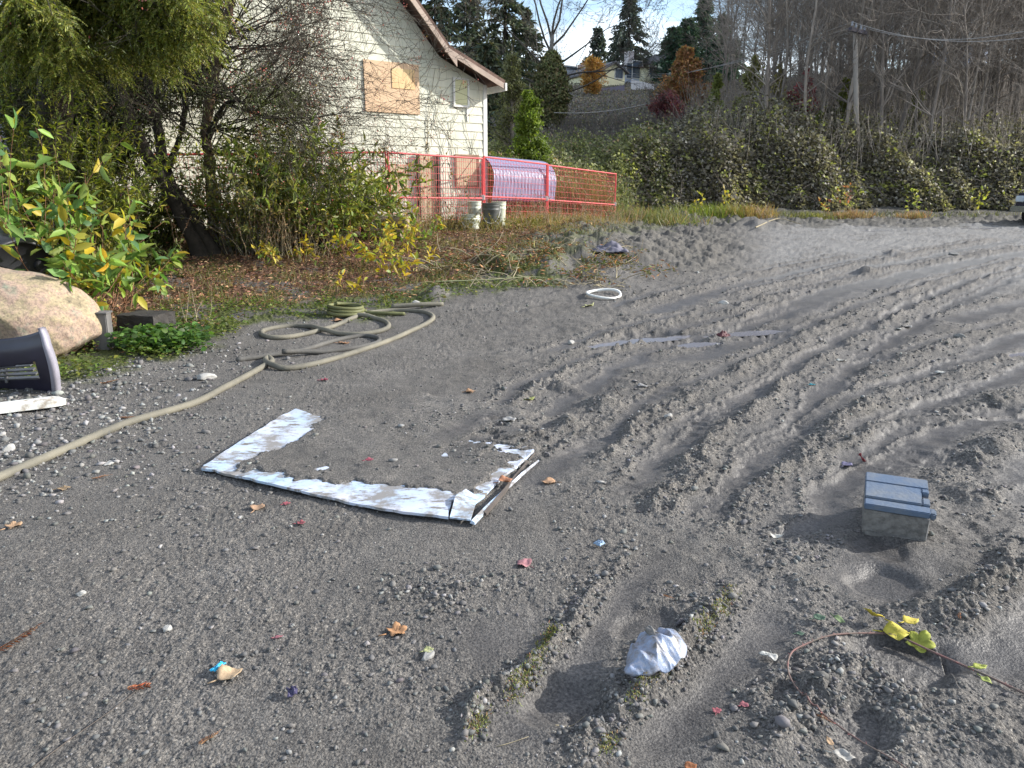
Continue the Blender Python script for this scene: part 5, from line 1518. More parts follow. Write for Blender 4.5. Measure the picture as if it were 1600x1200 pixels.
weed("tall yellow-leaved weed in front of the wood pile", gpos(590, 12.2), 10, 1.0, (.13, .058), KN, [.5, 1, 2, 5, 3, 0], 46, 15, .28, base_r=.25, start=.25, droop=-.06)
weed("golden drooping weed between the stump and the bare mound", gpos(610, 11.4), 6, .68, (.13, .058), KN, [.2, .6, 2, 5, 4, 0], 47, 12, .35, base_r=.2, start=.2, droop=-.08)
weed("small golden weed low on the moss by the coiled hose", gpos(545, 10.4), 5, .34, (.12, .05), KN, [0, .5, 1, 5, 4, 0], 48, 7, .5, base_r=.16, start=.2)
weed("small golden weed at the end of the bare mound", gpos(655, 12.6), 5, .40, (.12, .05), KN, [0, .5, 1, 4, 5, 0], 49, 7, .5, base_r=.14, start=.2)
weed("yellowing weed clump in front of the white bag", gpos(440, 12.3), 7, .42, (.12, .05), KN, [.2, 1, 2, 4, 2, 0], 50, 8, .5, base_r=.3, start=.2)
weed("tall yellow-green weed leaning on the red fence by the crate", gpos(545, 13.2), 12, 1.3, (.13, .055), KN, [2, 4, 4, 3, 1, 0], 51, 14, .3, base_r=.35, start=.2, droop=-.05)

weed("yellow weed clump right of the tall golden weed before the wood pile", gpos(625, 13.4), 9, .85, (.12, .05), KN, [.3, 1, 2, 5, 3, 0], 52, 13, .3, base_r=.35, start=.2, droop=-.05)
weed("ochre weed clump between the white bag and the crate", gpos(470, 12.2), 8, .55, (.12, .05), KN, [.2, .6, 2, 5, 3, 0], 53, 10, .4, base_r=.35, start=.2, droop=-.05)
weed("pale yellow-green weed at the foot of the fence near the squat pail", gpos(665, 15.0), 9, .7, (.12, .05), KN, [.6, 2, 4, 4, 1, 0], 54, 12, .3, base_r=.4, start=.2, droop=-.05)
# dead brown spike weeds and thin tall stalks before the wall
def dry_weed(label, c, stems, h, sd, spread=.2, dens=40, pal=((.28, .15, .09), (.34, .20, .11), (.22, .13, .08)), leaf=(.03, .012), base_r=.2, group="dry weeds along the fence", name="dry_weed", rad=.0045):
    return shrub(name, label, "weed", c, group, stems=stems, h=h, spread=spread, leaf=leaf, per=dens, pal=pal, tpl='fold', sd=sd, rad=rad, base_r=base_r, start=.3, droop=0, stem_m=M_STRAW, lmat=M_DRY, up=.7)
dry_weed("dead brown dock spike standing on the mulch below the dark trunks", gpos(288, 12.0), 3, 1.0, 61, .06, 70, base_r=.05)
dry_weed("dry reddish weeds between the grey shrub and the white bag", gpos(415, 12.7), 60, 1.05, 62, .2, 30, ((.38, .22, .12), (.44, .28, .15), (.30, .18, .10)), base_r=.55)
dry_weed("dry tan weeds right of the butterfly bush's foot", gpos(470, 12.8), 60, .95, 63, .2, 30, ((.42, .29, .14), (.46, .34, .16), (.34, .22, .12)), base_r=.55)
dry_weed("dry reddish weeds behind the wood pile", gpos(640, 15.6), 50, 1.1, 64, .2, 26, base_r=.6)
dry_weed("dry orange weeds at the foot of the fence left of the pails", gpos(700, 17.2), 60, .95, 65, .2, 24, base_r=.75)
dry_weed("dry tan weeds under the corrugated sheet", gpos(825, 19.0), 60, .85, 66, .2, 22, base_r=.9)
dry_weed("dry russet weeds under the far fence panel", gpos(895, 20.0), 70, .9, 67, .2, 22, base_r=1.0)
dry_weed("dry tan weeds in front of the far fence end", gpos(945, 19.6), 50, .6, 68, .25, 20, base_r=.9)
dry_weed("yellow-green weeds round the foot of the pails", gpos(790, 16.6), 60, .42, 69, .3, 20, pal=((.20, .18, .03), (.28, .22, .04), (.14, .14, .03)), leaf=(.05, .02), base_r=.8)
dry_weed("yellow-green weeds left of the squat white pail", gpos(690, 16.2), 60, .5, 70, .3, 20, pal=((.18, .16, .04), (.24, .19, .05), (.12, .12, .03)), leaf=(.05, .02), base_r=.7)
dry_weed("sparse brown weeds in front of the black timber block", gpos(300, 8.3), 5, .6, 71, .25, 14, base_r=.15)
for px, Y, h, lab, sd in ((652, 16.5, 2.5, "tall thin dead stalk left of the two dark doorposts", 72), (680, 17.3, 2.6, "tall thin dead stalk between the doorposts and the small window", 73), (715, 17.0, 2.2, "thin dead stalk with dark leaves before the square board", 74), (560, 14.8, 2.1, "thin dead stalk rising right of the butterfly bush", 75)):
    dry_weed(lab, gpos(px, Y), 3, h, sd, .10, 14, ((.06, .05, .03), (.12, .09, .03), (.3, .2, .04)), (.10, .035), .1)

# ---------------------------------------------------------------- ground cover, litter, grass
def scatter(n, x0, x1, y0, y1, f):
    x, y = RNG.uniform(x0, x1, n), RNG.uniform(y0, y1, n)
    k = RNG.uniform(0, 1, n) < f(x, y)
    return x[k], y[k]
# low creeping green plants: along the margin
def gc_density(x, y):
    m = MARGIN(x, y) + .22 * fbm(x * .9, y * .9, 4, 80)
    return sm(m, -.14, .05) * (1 - sm(m, .30, .80)) * sm(fbm(x * 1.7, y * 1.7, 3, 101), -.35, .15) * (1 - sm(x, .2, 1.0))
x, y = scatter(60000, -6.5, 1.0, 6.0, 13.0, gc_density)
near_ = ((np.hypot(x + 4.0, y - 7.2) < 1.5) | (RNG.uniform(0, 1, len(x)) < .55))
x, y = x[near_], y[near_]
z = ground(x, y, False)[0]
hgt = .02 + .10 * RNG.uniform(0, 1, len(x)) * sm(-x, 1.6, 3.2)
o = leaf_obj("ground_cover", np.stack([x, y, z + hgt], 1), np.c_[RNG.normal(size=(len(x), 2)), RNG.uniform(-.2, .5, len(x))], rnd_dirs(len(x), 2.5), RNG.uniform(.02, .055, len(x)), RNG.uniform(.02, .045, len(x)), [(.10, .14, .025), (.14, .175, .03), (.07, .10, .02), (.20, .19, .05)], M_LEAF, None, 'fold', [4, 3, 3, 1])
tag(o, "low green creeping plants along the edge of the gravel", "ground cover", kind="stuff")
x, y = scatter(1500, -3.98, -3.0, 6.85, 7.65, lambda x, y: 1 - sm(np.hypot((x + 3.5) / .55, (y - 7.25) / .4), .6, 1))
z = ground(x, y, False)[0]
root = empty("ground_ivy", Vector((-3.5, 7.25, 0)), "bright green leafy clump creeping up the black timber block", "plant")
leaf_obj("leaves", np.stack([x + 3.5, y - 7.25, z + RNG.uniform(.02, .2, len(x))], 1), np.c_[RNG.normal(size=(len(x), 2)), RNG.uniform(-.1, .5, len(x))], rnd_dirs(len(x), 2.0), .065, .055, [(.07, .14, .03), (.10, .18, .035), (.05, .10, .025)], M_LEAF, root, 'oval')
# leaf litter on the mulch: needles and brown scraps
x, y = scatter(150000, -8, 3.2, 7.0, 20.0, lambda x, y: sm(MARGIN(x, y) + .22 * fbm(x * .9, y * .9, 4, 80), .12, .7) * .42)
z = ground(x, y, False)[0]
o = leaf_obj("leaf_litter", np.stack([x, y, z + .02 + RNG.uniform(0, .02, len(x))], 1), np.c_[RNG.normal(size=(len(x), 2)), RNG.uniform(-.1, .35, len(x))], rnd_dirs(len(x), 1.2), RNG.uniform(.03, .085, len(x)), RNG.uniform(.008, .03, len(x)), [(.22, .115, .07), (.31, .175, .105), (.16, .085, .055), (.38, .26, .15), (.11, .07, .05), (.32, .27, .08)], M_DRY, None, 'fold', [4, 3, 3, 1, 2, .5])
tag(o, "brown needle and leaf litter under the trees", "leaf litter", kind="stuff")
def grass(n, x0, x1, y0, y1, dens, h, pal, label, name="grass", w=.007, wts=None):
    x, y = scatter(n, x0, x1, y0, y1, dens)
    z = ground(x, y, False)[0]
    hh = h * RNG.uniform(.4, 1.2, len(x))
    o = leaf_obj(name, np.stack([x, y, z - .01], 1), np.c_[RNG.normal(size=(len(x), 2)) * .45, np.ones(len(x))], np.c_[RNG.normal(size=(len(x), 2)), np.zeros(len(x)) + .1], hh, w, pal, M_LEAF, None, 'blade', wts)
    return tag(o, label, "grass", kind="stuff")
grass(90000, -7, 4.5, 9.0, 21, lambda x, y: sm(MARGIN(x, y) + .2 * fbm(x * .9, y * .9, 3, 80), .0, .4) * sm(fbm(x * 1.3, y * 1.3, 3, 111), .0, .35) * .7, .14, [(.10, .12, .025), (.16, .15, .04), (.26, .19, .09), (.07, .09, .02)], "short mixed green and straw grass before the fence")
grass(26000, -4, 3.6, 16.2, 24, lambda x, y: sm(fbm(x * 1.1, y * 1.1, 3, 112), -.05, .3) * sm(MARGIN(x, y), .25, .6), .26, [(.30, .22, .10), (.34, .20, .10), (.20, .17, .05), (.13, .14, .03)], "taller dry grass along the fence and pails", "dry_grass", .008)
# dense dark evergreen between the leaning trunks and the house, added to shade the wall
def dark_mass(name, label, blobs, n, pal, sd, L=.11, W=.03, Yc=13.9):
    rn = np.random.default_rng(sd)
    b0 = blobs[0]; c = gpos(b0[0], Yc)
    root = empty(name, c, label, "tree")
    inv_ = Matrix.Translation(c).inverted()
    S = Segs(); r = random.Random(sd); P = []
    vol = np.array([b[3] ** 2 for b in blobs], float); vol /= vol.sum()
    for b, v in zip(blobs, vol):
        k = int(n * v); ctr = P3(b[0], b[1], b[2])
        q = rnd_dirs(k) * (rn.uniform(0, 1, (k, 1)) ** .45) * b[3]
        q *= (1 + .45 * gnoise(q[:, :1] * 3 + b[0], q[:, 2:] * 3 + b[1], 9))
        P.append(ctr + q * [1, .75, 1.1])
        for _ in range(14):
            limb(S, r, ctr + rvec(r) * b[3] * .3, rvec(r) + (0, 0, -.3), b[3], .014, 5, .2, (0, 0, -.05))
    S.add(np.array(c) - (0, 0, .3), P3(b0[0], b0[1], Yc), .12, .07)
    o = S.build("trunk", M_BARK_DARK, None, 5); o.parent = root; o.matrix_parent_inverse = inv_
    P = np.vstack(P)
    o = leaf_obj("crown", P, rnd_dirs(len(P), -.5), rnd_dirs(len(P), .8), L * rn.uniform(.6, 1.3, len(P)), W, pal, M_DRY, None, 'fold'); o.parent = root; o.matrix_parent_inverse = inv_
dark_mass("shade_evergreen", "dense dark evergreen added to fill the shade behind the leaning trunks", [(150, 90, 13.8, .95), (190, 150, 13.9, .75), (120, 170, 13.6, .7), (230, 80, 14.0, .85), (150, 230, 13.5, .6), (185, 225, 13.9, .5), (120, 20, 13.8, .9), (260, 20, 14.0, .8), (200, -40, 13.9, 1.0), (60, 200, 13.0, .55), (30, 150, 13.0, .6), (70, 120, 13.2, .5), (300, 70, 14.2, .6), (290, -40, 14.2, .9), (310, 130, 14.3, .45), (110, 280, 13.2, .5)],
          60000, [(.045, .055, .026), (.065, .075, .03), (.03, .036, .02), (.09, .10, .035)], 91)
# ---------------------------------------------------------------- background planting
def zB(x, y): return float(zbase(x, y))
def copy_tree(o, loc, rz, sc, label=None, group=None):
    c = o.copy(); COL.objects.link(c)
    c.location = loc; c.rotation_euler = (0, 0, rz); c.scale = (sc, sc, sc)
    if label: c["label"] = label
    if group: c["group"] = group
    for ch in o.children:
        d = ch.copy(); COL.objects.link(d); d.parent = c
    return c
M_ALDER2B = mat("cane_grey", (.30, .26, .23), .9, .4, 3, 0)
M_BRAM = leaf_mat("bramble_leaf", .3, .55, .3)
# --- brambles: a bank of leaves over canes, hiding the foot of the slope
def bram_h(x, y):
    h = 1.12 * np.interp(x / y, [-.2, 0, .06, .12, .18, .25, .32, .38, .46, .54, .65, .85], [1.2, 1.3, 1.5, 1.7, 2.1, 2.7, 2.9, 2.8, 2.2, 1.9, 2.1, 2.1])
    front = np.interp(x / y, [-.2, 0, .10, .17, .25, .40, .85], [24.5, 24.5, 25.5, 28.5, 28.5, 29.0, 28.6]) + .7 * fbm(x * .45, y * 0, 3, 140)
    q = sm(y, front, front + 2.9) ** .8
    return h * q * (.86 + .30 * fbm(x * .5, y * .5, 3, 141) + .10 * gnoise(x * 1.6, y * 1.6, 142)), front
def thicket(name, n, x0, x1, y0, y1, label, pal, wts, seed, L=(.07, .14), skin=.75):
    x, y = RNG.uniform(x0, x1, n), RNG.uniform(y0, y1, n)
    x = x * y / 30.0
    h, fr = bram_h(x, y)
    k = (h > .05) & (x / y > -.055)
    x, y, h = x[k], y[k], h[k]
    u = 1 - RNG.power(1.0, len(x)) ** 2 * .9
    u = np.where(RNG.uniform(0, 1, len(x)) < skin, 1.04 - np.abs(RNG.normal(size=len(x))) * .30 + .22 * (RNG.uniform(0, 1, len(x)) < .06), RNG.uniform(0, 1, len(x)))
    z = zbase(x, y) + np.clip(u, 0, 1.3) * h
    D = RNG.normal(size=(len(x), 3)) * [1, 1, .45] + [0, -.5, -.15]
    N = RNG.normal(size=(len(x), 3)) * .55 + [.85, -.35, .6]
    # leaves come in sprays of like colour
    cl = gnoise(x * 1.1 + z, y * 1.1 + z * 1.7, 144) + .35 * gnoise(x * 3, z * 3, 145)
    pal = np.asarray(pal)
    w = np.repeat(np.asarray(wts, float)[None], len(x), 0)
    w[:, -3:] *= (.15 + 2.6 * sm(cl, .1, .55))[:, None]
    w /= w.sum(1, keepdims=True)
    c = pal[(np.cumsum(w, 1) > RNG.uniform(0, 1, (len(x), 1))).argmax(1)] * (1 + .3 * RNG.uniform(-1, 1, (len(x), 1)))
    V, F, kk = leaf_geo(np.stack([x, y, z], 1), D, N, RNG.uniform(L[0], L[1], len(x)), RNG.uniform(L[0] * .7, L[1] * .75, len(x)), 'fold')
    o = np_mesh(name, V, F, M_BRAM, col=np.repeat(c, kk, 0))
    return tag(o, label, "brambles", kind="stuff")
thicket("bramble_thicket", 190000, 4.6, 27, 24, 38, "dark bramble thicket smothering the foot of the slope", [(.145, .13, .095), (.205, .182, .14), (.27, .245, .195), (.08, .07, .056), (.36, .34, .295), (.26, .28, .085), (.40, .42, .13), (.50, .49, .16)], [5, 5, 4, 4, 1.6, 1.5, 1.5, .7], 1, L=(.10, .21))
thicket("weed_thicket", 90000, -2.2, 6.2, 23.5, 38, "grey-green weeds and brambles heaped behind the red fence", [(.165, .18, .075), (.22, .235, .105), (.28, .285, .145), (.10, .105, .055), (.33, .23, .15), (.28, .30, .09), (.36, .37, .12), (.42, .42, .15)], [5, 5, 4, 4, 1, 1.3, 1.1, .5], 2, L=(.08, .17))
S = Segs(); r = random.Random(77)
for _ in range(2800):
    y = r.uniform(25, 36); x = r.uniform(-2, 28) * y / 30
    h, fr = bram_h(np.array([x]), np.array([y]))
    if h[0] < .15: continue
    p = np.array([x, y, zB(x, y) + h[0] * r.uniform(.25, .95)])
    limb(S, r, p, (r.gauss(0, .7), r.gauss(-.3, .6), r.uniform(.2, 1.3)), r.uniform(.6, 1.9), r.uniform(.004, .008), 7, .14, (0, -.02, -.14), .4)
tag(S.build("bramble_canes", M_ALDER2B, n=3), "arching grey bramble canes sticking out of the thicket", "brambles", kind="stuff")
# a few yellow-leaved suckers standing out of the brambles
r = random.Random(4)
for i, (px, Y, zz, h, pal, lab) in enumerate([(1118, 27.9, 250, 1.5, [(.50, .38, .06), (.42, .36, .08), (.30, .30, .06)], "golden-leaved sapling shining against the dark brambles"), (1078, 27.4, 290, 1.0, [(.36, .34, .06), (.45, .38, .08)], "yellow-green sapling just left of and below the golden one"),
                                            (1275, 28.0, 300, .9, [(.34, .34, .08), (.42, .40, .12), (.3, .12, .05)], "yellow-green sapling low in front of the deepest brambles"), (1410, 28.2, 280, 1.0, [(.28, .30, .07), (.36, .36, .10)], "pale green sapling in front of the right brambles"), (1500, 28.3, 285, 1.0, [(.26, .28, .05), (.34, .32, .08)], "olive yellow sapling near the right end of the brambles"), (1305, 28.2, 290, 1.4, [(.34, .14, .08), (.30, .25, .07)], "thin sapling with rusty seed heads leaning over the russet grass")]):
    shrub("sapling", lab, "sapling", gpos(px, Y), "yellow suckers by the brambles", stems=4, h=h, spread=.2, leaf=(.17, .085), per=9, pal=pal, tpl='fold', sd=200 + i, base_r=.15, start=.25, droop=-.03, stem_m=M_STRAW)
def tuft(px, Y, w, d, h, n, pal, label, wts=None, cat="grass"):
    c = gpos(px, Y)
    x, y = c.x + RNG.normal(size=n) * w * .45, Y + RNG.normal(size=n) * d * .45
    z = ground(x, y, False)[0]
    hh = h * RNG.uniform(.35, 1.2, n)
    o = leaf_obj("grass_clump", np.stack([x, y, z - .02], 1), np.c_[RNG.normal(size=(n, 2)) * .5, np.ones(n)], np.c_[RNG.normal(size=(n, 2)), np.full(n, .1)], hh, .016, pal, M_LEAF, None, 'blade', wts)
    tag(o, label, cat, kind="stuff")
tuft(1105, 27.2, 1.5, .9, .5, 1500, [(.15, .19, .035), (.20, .22, .04), (.12, .14, .03)], "yellow-green grass at the foot of the brambles")
tuft(1162, 27.0, 1.0, .6, .52, 750, [(.29, .17, .085), (.33, .22, .12), (.22, .17, .07)], "orange-brown dry grass beside the green clump")
tuft(1315, 26.8, .9, .5, .32, 650, [(.28, .15, .09), (.32, .20, .12), (.19, .16, .08)], "russet grass by the far puddles")
tuft(1410, 26.7, .55, .4, .32, 380, [(.30, .15, .09), (.30, .20, .11), (.20, .18, .08)], "rusty grass tuft to the right of the first russet patch")
tuft(1265, 26.8, 1.1, .6, .22, 700, [(.16, .17, .05), (.20, .18, .06), (.10, .11, .04)], "olive grass at the left end of the far puddles")
tuft(1000, 24.6, 1.8, 1.2, .5, 2600, [(.13, .15, .05), (.16, .17, .065), (.28, .20, .11), (.10, .115, .04)], "mixed green weeds beyond the fence end")
tuft(905, 25.2, 1.2, .8, 1.5, 1500, [(.13, .15, .05), (.17, .18, .07), (.09, .11, .04)], "tall grey-green reeds behind the corrugated sheet")
tuft(1200, 27.6, 12, .9, .2, 3000, [(.10, .11, .05), (.16, .15, .08), (.08, .085, .045)], "thin grass along the foot of the bramble bank")

# --- conifers
def conifer(seed, H, Rm, pal, dens=1.0, gap=0.0, trunk=.02, drop=.25, base=.08, tipw=.04, leafL=.42):
    r = random.Random(seed); S = Segs()
    S.add((0, 0, -1), (0, 0, H * .5), H * trunk, H * trunk * .55); S.add((0, 0, H * .5), (0, 0, H * .99), H * trunk * .55, .03)
    P, D, W = [], [], []
    lev = int(H * 2.6)
    for i in range(lev):
        t = base + (1 - base) * (i / lev) ** 1.0
        z = H * t
        rad = Rm * ((1 - t) ** .72 + tipw * (1 - t)) * r.uniform(.75, 1.12)
        for k in range(r.randint(4, 6)):
            if r.random() < gap: continue
            a = r.uniform(0, 6.28); L = rad * r.uniform(.6, 1.1)
            d = np.array([math.cos(a), math.sin(a), .15 - drop * .6])
            p = np.array([0, 0, z]); m_ = max(3, int(L / .38))
            for j in range(m_):
                q = p + nrm(d) * L / m_
                S.add(p, q, .03 * (1 - j / m_) + .008, .03 * (1 - (j + 1) / m_) + .006)
                if j > 0 or m_ < 4:
                    for _ in range(max(1, int(5 * dens))):
                        P.append(p + (q - p) * r.random() + rvec(r) * .06); D.append(nrm(d * .8 + rvec(r) * .55 + (0, 0, -drop))); W.append(1)
                p = q; d = d + np.array([0, 0, -drop * .22 + .06 * (j > m_ * .6)])
    return S, np.array(P), np.array(D)
def make_conifer(name, label, loc, seed, H, Rm, pal, group=None, sz=(.45, .14), **kw):
    S, P, D = conifer(seed, H, Rm, pal, **kw)
    root = empty(name, loc, label, "conifer", group)
    S.build("trunk", M_BARK_DARK, root, 4)
    n = len(P)
    leaf_obj("crown", P, D, rnd_dirs(n, 1.0), sz[0] * RNG.uniform(.6, 1.2, n), sz[1], pal, M_DRY, root, 'fold')
    return root
SPR = [(.07, .09, .08), (.095, .12, .10), (.05, .066, .058), (.12, .135, .105)]
CDR = [(.040, .062, .026), (.055, .08, .03), (.028, .045, .02)]
def hill_at(px, Y): x = px_at(px, Y); return Vector((x, Y, zB(x, Y) - .3))
def top_h(px, py, Y): return at_y(px, py, Y).z - zB(px_at(px, Y), Y) + .3
Y = 112
make_conifer("spruce", "tall dark open-branched spruce standing alone above the hill houses", hill_at(968, Y), 1, top_h(966, -12, Y), 6.0, SPR, gap=.12, dens=1.7, drop=.40, sz=(.7, .2), base=.2)
make_conifer("spruce", "small dark spruce behind the orange tree left of the tall spruce", hill_at(924, 105), 2, top_h(924, 42, 105), 3.0, SPR, gap=.05, dens=1.6, sz=(.65, .22))
for i, (px, py, Y, Rm, lab) in enumerate([(1075, -8, 95, 3.4, "tall green fir in the clump right of the hill houses, the highest of it"), (1052, 28, 92, 3.4, "broad bluish fir in front of the tall fir in the hilltop clump"), (1102, 22, 97, 2.5, "narrow fir at the right side of the hilltop clump"), (1032, 42, 90, 2.6, "low dark fir at the left side of the hilltop clump"), (1120, 62, 99, 2.6, "short fir farthest right below the hilltop clump"), (1085, 60, 84, 3.0, "round dark green fir in front of the hilltop clump")]):
    make_conifer("fir", lab, hill_at(px, Y), 10 + i, top_h(px, py, Y), Rm, [(.07, .125, .08), (.09, .15, .09), (.05, .09, .065)], "firs by the hill houses", dens=2.0, sz=(.7, .26), drop=.2)
for i, (px, py, Y, Rm, lab) in enumerate([(690, -60, 48, 3.6, "dark conifer rising straight behind the house roof"), (735, -30, 58, 3.6, "dark conifer behind the eave, second from the house"), (790, -90, 60, 4.0, "huge dark conifer between the eave and the ivy-clad tree"), (820, 10, 66, 3.2, "greyish conifer just left of the ivy-clad tree"), (765, 60, 42, 2.3, "low dark conifer right behind the house corner")]):
    make_conifer("conifer", lab, hill_at(px, Y), 20 + i, top_h(px, py, Y), Rm, [(.085, .105, .075), (.115, .135, .09), (.06, .075, .055), (.16, .165, .095)], "conifers behind the house", dens=2.0, sz=(.5, .17), drop=.35, gap=.06)
# --- leafy crowns: shaped clumps of leaves on a branching frame
def crown_tree(name, label, cat, loc, H, W, pal, seed, n=5000, L=.16, base=.12, shape='cone', gaps=.25, m=None, group=None, wts=None, branches=40, bark=None, ridge=.3):
    r = random.Random(seed); rn = np.random.default_rng(seed)
    root = empty(name, loc, label, cat, group)
    S = Segs(); S.add((0, 0, -1), (0, 0, H * .55), .012 * H + .03, .008 * H + .02); S.add((0, 0, H * .55), (0, 0, H * .95), .008 * H + .02, .01)
    CP_ = []
    for _ in range(branches):
        t = base + (.97 - base) * r.random()
        if shape == 'cone': rad = W * .5 * (1 - t) ** .7 * (1 if t > base + .1 else .8)
        elif shape == 'egg': rad = W * .5 * math.sin(math.pi * min(.98, max(.04, (t - base) / (1 - base) * .9 + .08))) ** .6
        else: rad = W * .5 * (1 - .45 * t)
        a = r.uniform(0, 6.28); L_ = rad * r.uniform(.75, 1.1)
        z0 = H * max(0.05, t - .10)
        pts = limb(S, r, (0, 0, z0), (math.cos(a), math.sin(a), .6), L_, .012 + .003 * H, 5, .15, (0, 0, .05))
        for q in pts[1:]: CP_.append((q[0], .10 + .22 * L_ / max(W * .5, .1)))
    C_ = np.array([c[0] for c in CP_]); R_ = np.array([c[1] for c in CP_]) * max(.6, W * .28)
    i = rn.integers(0, len(C_), n)
    P = C_[i] + rn.normal(size=(n, 3)) * R_[i][:, None] * .5
    tone = rn.uniform(.75, 1.25, len(C_))[i]
    pal = np.asarray(pal, float)
    c = pal[rn.choice(len(pal), n, p=None if wts is None else np.array(wts) / sum(wts))] * tone[:, None] * (1 + .2 * rn.uniform(-1, 1, (n, 1)))
    S.build("trunk", bark or M_TWIG, root, 4)
    V, F, kk = leaf_geo(P, rnd_dirs(n, -.3), rnd_dirs(n, .6), L * rn.uniform(.6, 1.2, n), L * .55 * rn.uniform(.6, 1.2, n), 'fold')
    np_mesh("crown", V, F, m or M_LEAF, root, col=np.repeat(c, kk, 0))
    return root
Y = 28.5
crown_tree("laurel_tree", "bright green conical shrub beside the house corner", "tree", hill_at(826, Y), top_h(820, 118, Y), 2.7, [(.13, .19, .028), (.18, .23, .035), (.10, .14, .024)], 31, 20000, .14, .02, 'cone', branches=90)
crown_tree("willow_shrub", "thin twiggy grey-green shrub rising behind the bright conical shrub", "tree", hill_at(800, 31), top_h(806, 55, 31), 3.2, [(.13, .14, .065), (.17, .175, .08), (.10, .105, .055)], 32, 9000, .11, .1, 'cone', branches=110, bark=M_TWIG)
crown_tree("hedge_shrub", "dark leafy shrub filling the gap between house corner and conical shrub", "shrub", hill_at(776, 25.5), 2.2, 2.2, [(.09, .115, .035), (.13, .15, .045), (.24, .14, .07)], 33, 8000, .10, 0, 'egg', branches=60, wts=[4, 4, 1])
Y = 62
crown_tree("red_cedar", "rust-brown conical tree with purplish lower leaves on the slope", "tree", hill_at(1052, Y), top_h(1054, 64, Y), 5.0, [(.38, .17, .09), (.44, .24, .11), (.28, .14, .08), (.28, .22, .09)], 34, 18000, .26, .04, 'cone', branches=90)
crown_tree("purple_shrub", "purple-red shrub at the foot of the rust-brown tree", "shrub", hill_at(1032, 55), top_h(1032, 152, 55), 3.2, [(.22, .06, .10), (.28, .10, .10), (.15, .06, .07)], 35, 4200, .2, .0, 'egg')
crown_tree("orange_tree", "small orange-yellow tree beside the cream yellow house", "tree", hill_at(917, 76), top_h(917, 88, 76), 2.9, [(.46, .22, .07), (.50, .28, .09), (.40, .27, .08)], 36, 6000, .2, .05, 'egg', branches=60)
crown_tree("red_shrub", "dark crimson shrub on the slope left of the utility pole", "shrub", hill_at(1224, 36.5), top_h(1224, 90, 36.5), 2.0, [(.24, .045, .065), (.30, .075, .09), (.18, .04, .06)], 37, 2600, .16, .1, 'egg', branches=34)
for i, (px, py, Y, W, pal, lab, n) in enumerate([(1150, 62, 38, 2.9, [(.22, .22, .085), (.28, .265, .11), (.16, .16, .07)], "pale olive birch right of the rust-brown tree", 6500), (1100, 95, 42, 1.9, [(.17, .20, .065), (.22, .24, .08)], "small green birch close to the rust-brown tree", 4200), (1190, 80, 41, 1.9, [(.24, .21, .08), (.28, .24, .095), (.18, .16, .075)], "thin yellowish birch behind the crimson shrub", 4000),
                                              (1288, 100, 36, 1.5, [(.12, .14, .03), (.16, .17, .04)], "slim green sapling left of the pole's foot", 2200), (1395, 115, 36, 2.0, [(.12, .14, .03), (.17, .18, .05)], "patchy green young tree right of the pole", 1700), (1255, 158, 34, 1.9, [(.10, .12, .03), (.15, .16, .04)], "low olive bush on the bramble top left of the pole", 3000)]):
    crown_tree("birch_tree", lab, "tree", hill_at(px, Y), top_h(px, py, Y), W, pal, 40 + i, n, .17, .1, 'cone', branches=55, group="half-bare birches on the slope")
# --- the ivy-clad bare maple
Y = 50; c = hill_at(857, Y)
root = empty("maple_tree", c, "big bare spreading tree with ivy round its trunk above the dark bank", "tree")
S = Segs(); r = random.Random(51); tips = []
H = top_h(855, 100, Y)
tp = [np.array((0, 0, 0.)), np.array((.05, 0, H * .6)), np.array((-.05, 0, H)), np.array((.05, 0, H + 1.8))]
path_tube("trunk", np.array(tp), np.array([.30, .22, .16, .11]), M_BARK_GREY, root, 8)
for dx, dz, st in ((2.6, .9, H - 1.0), (2.2, 1.3, H - .2), (-2.3, 1.2, H - .4), (-1.4, 2.2, H + .6), (.9, 2.6, H + 1.6), (.1, 3, H + 1.7), (1.6, .7, H - 1.9), (-1.9, .6, H - 1.5), (1.3, 1.8, H + 1), (-.8, 2.6, H + 1.4)):
    for _ in range(1):
        twigs(S, tips, r, np.array((0, 0, st)), np.array((dx, r.uniform(-1, 1), dz)), r.uniform(4.5, 6.5), .085, 4, 5, .58, .13, (0, 0, .02), .55, 6, .011)
S.build("branches", mat("maple_bark", (.12, .108, .09), .9, .4, 3, 0), root, 3)
n = 9000; t = RNG.uniform(0, 1, n); a = RNG.uniform(0, 6.28, n)
rad = (.25 + 1.0 * np.sin(np.pi * np.clip(t * .9 + .1, 0, 1)) ** .8) * np.sqrt(RNG.uniform(.3, 1, n)) * (1 + .3 * gnoise(t * 9, a * 1.0, 5))
zi = H * .15 + t * (H * 1.02)
P = np.stack([rad * np.cos(a), rad * np.sin(a), zi], 1)
leaf_obj("ivy", P, rnd_dirs(n, -.4), np.stack([np.cos(a), np.sin(a), np.full(n, .5)], 1) + RNG.normal(size=(n, 3)) * .4, .16, .13, [(.13, .14, .055), (.18, .185, .075), (.09, .10, .045), (.22, .19, .10)], M_DRY, root, 'fold')
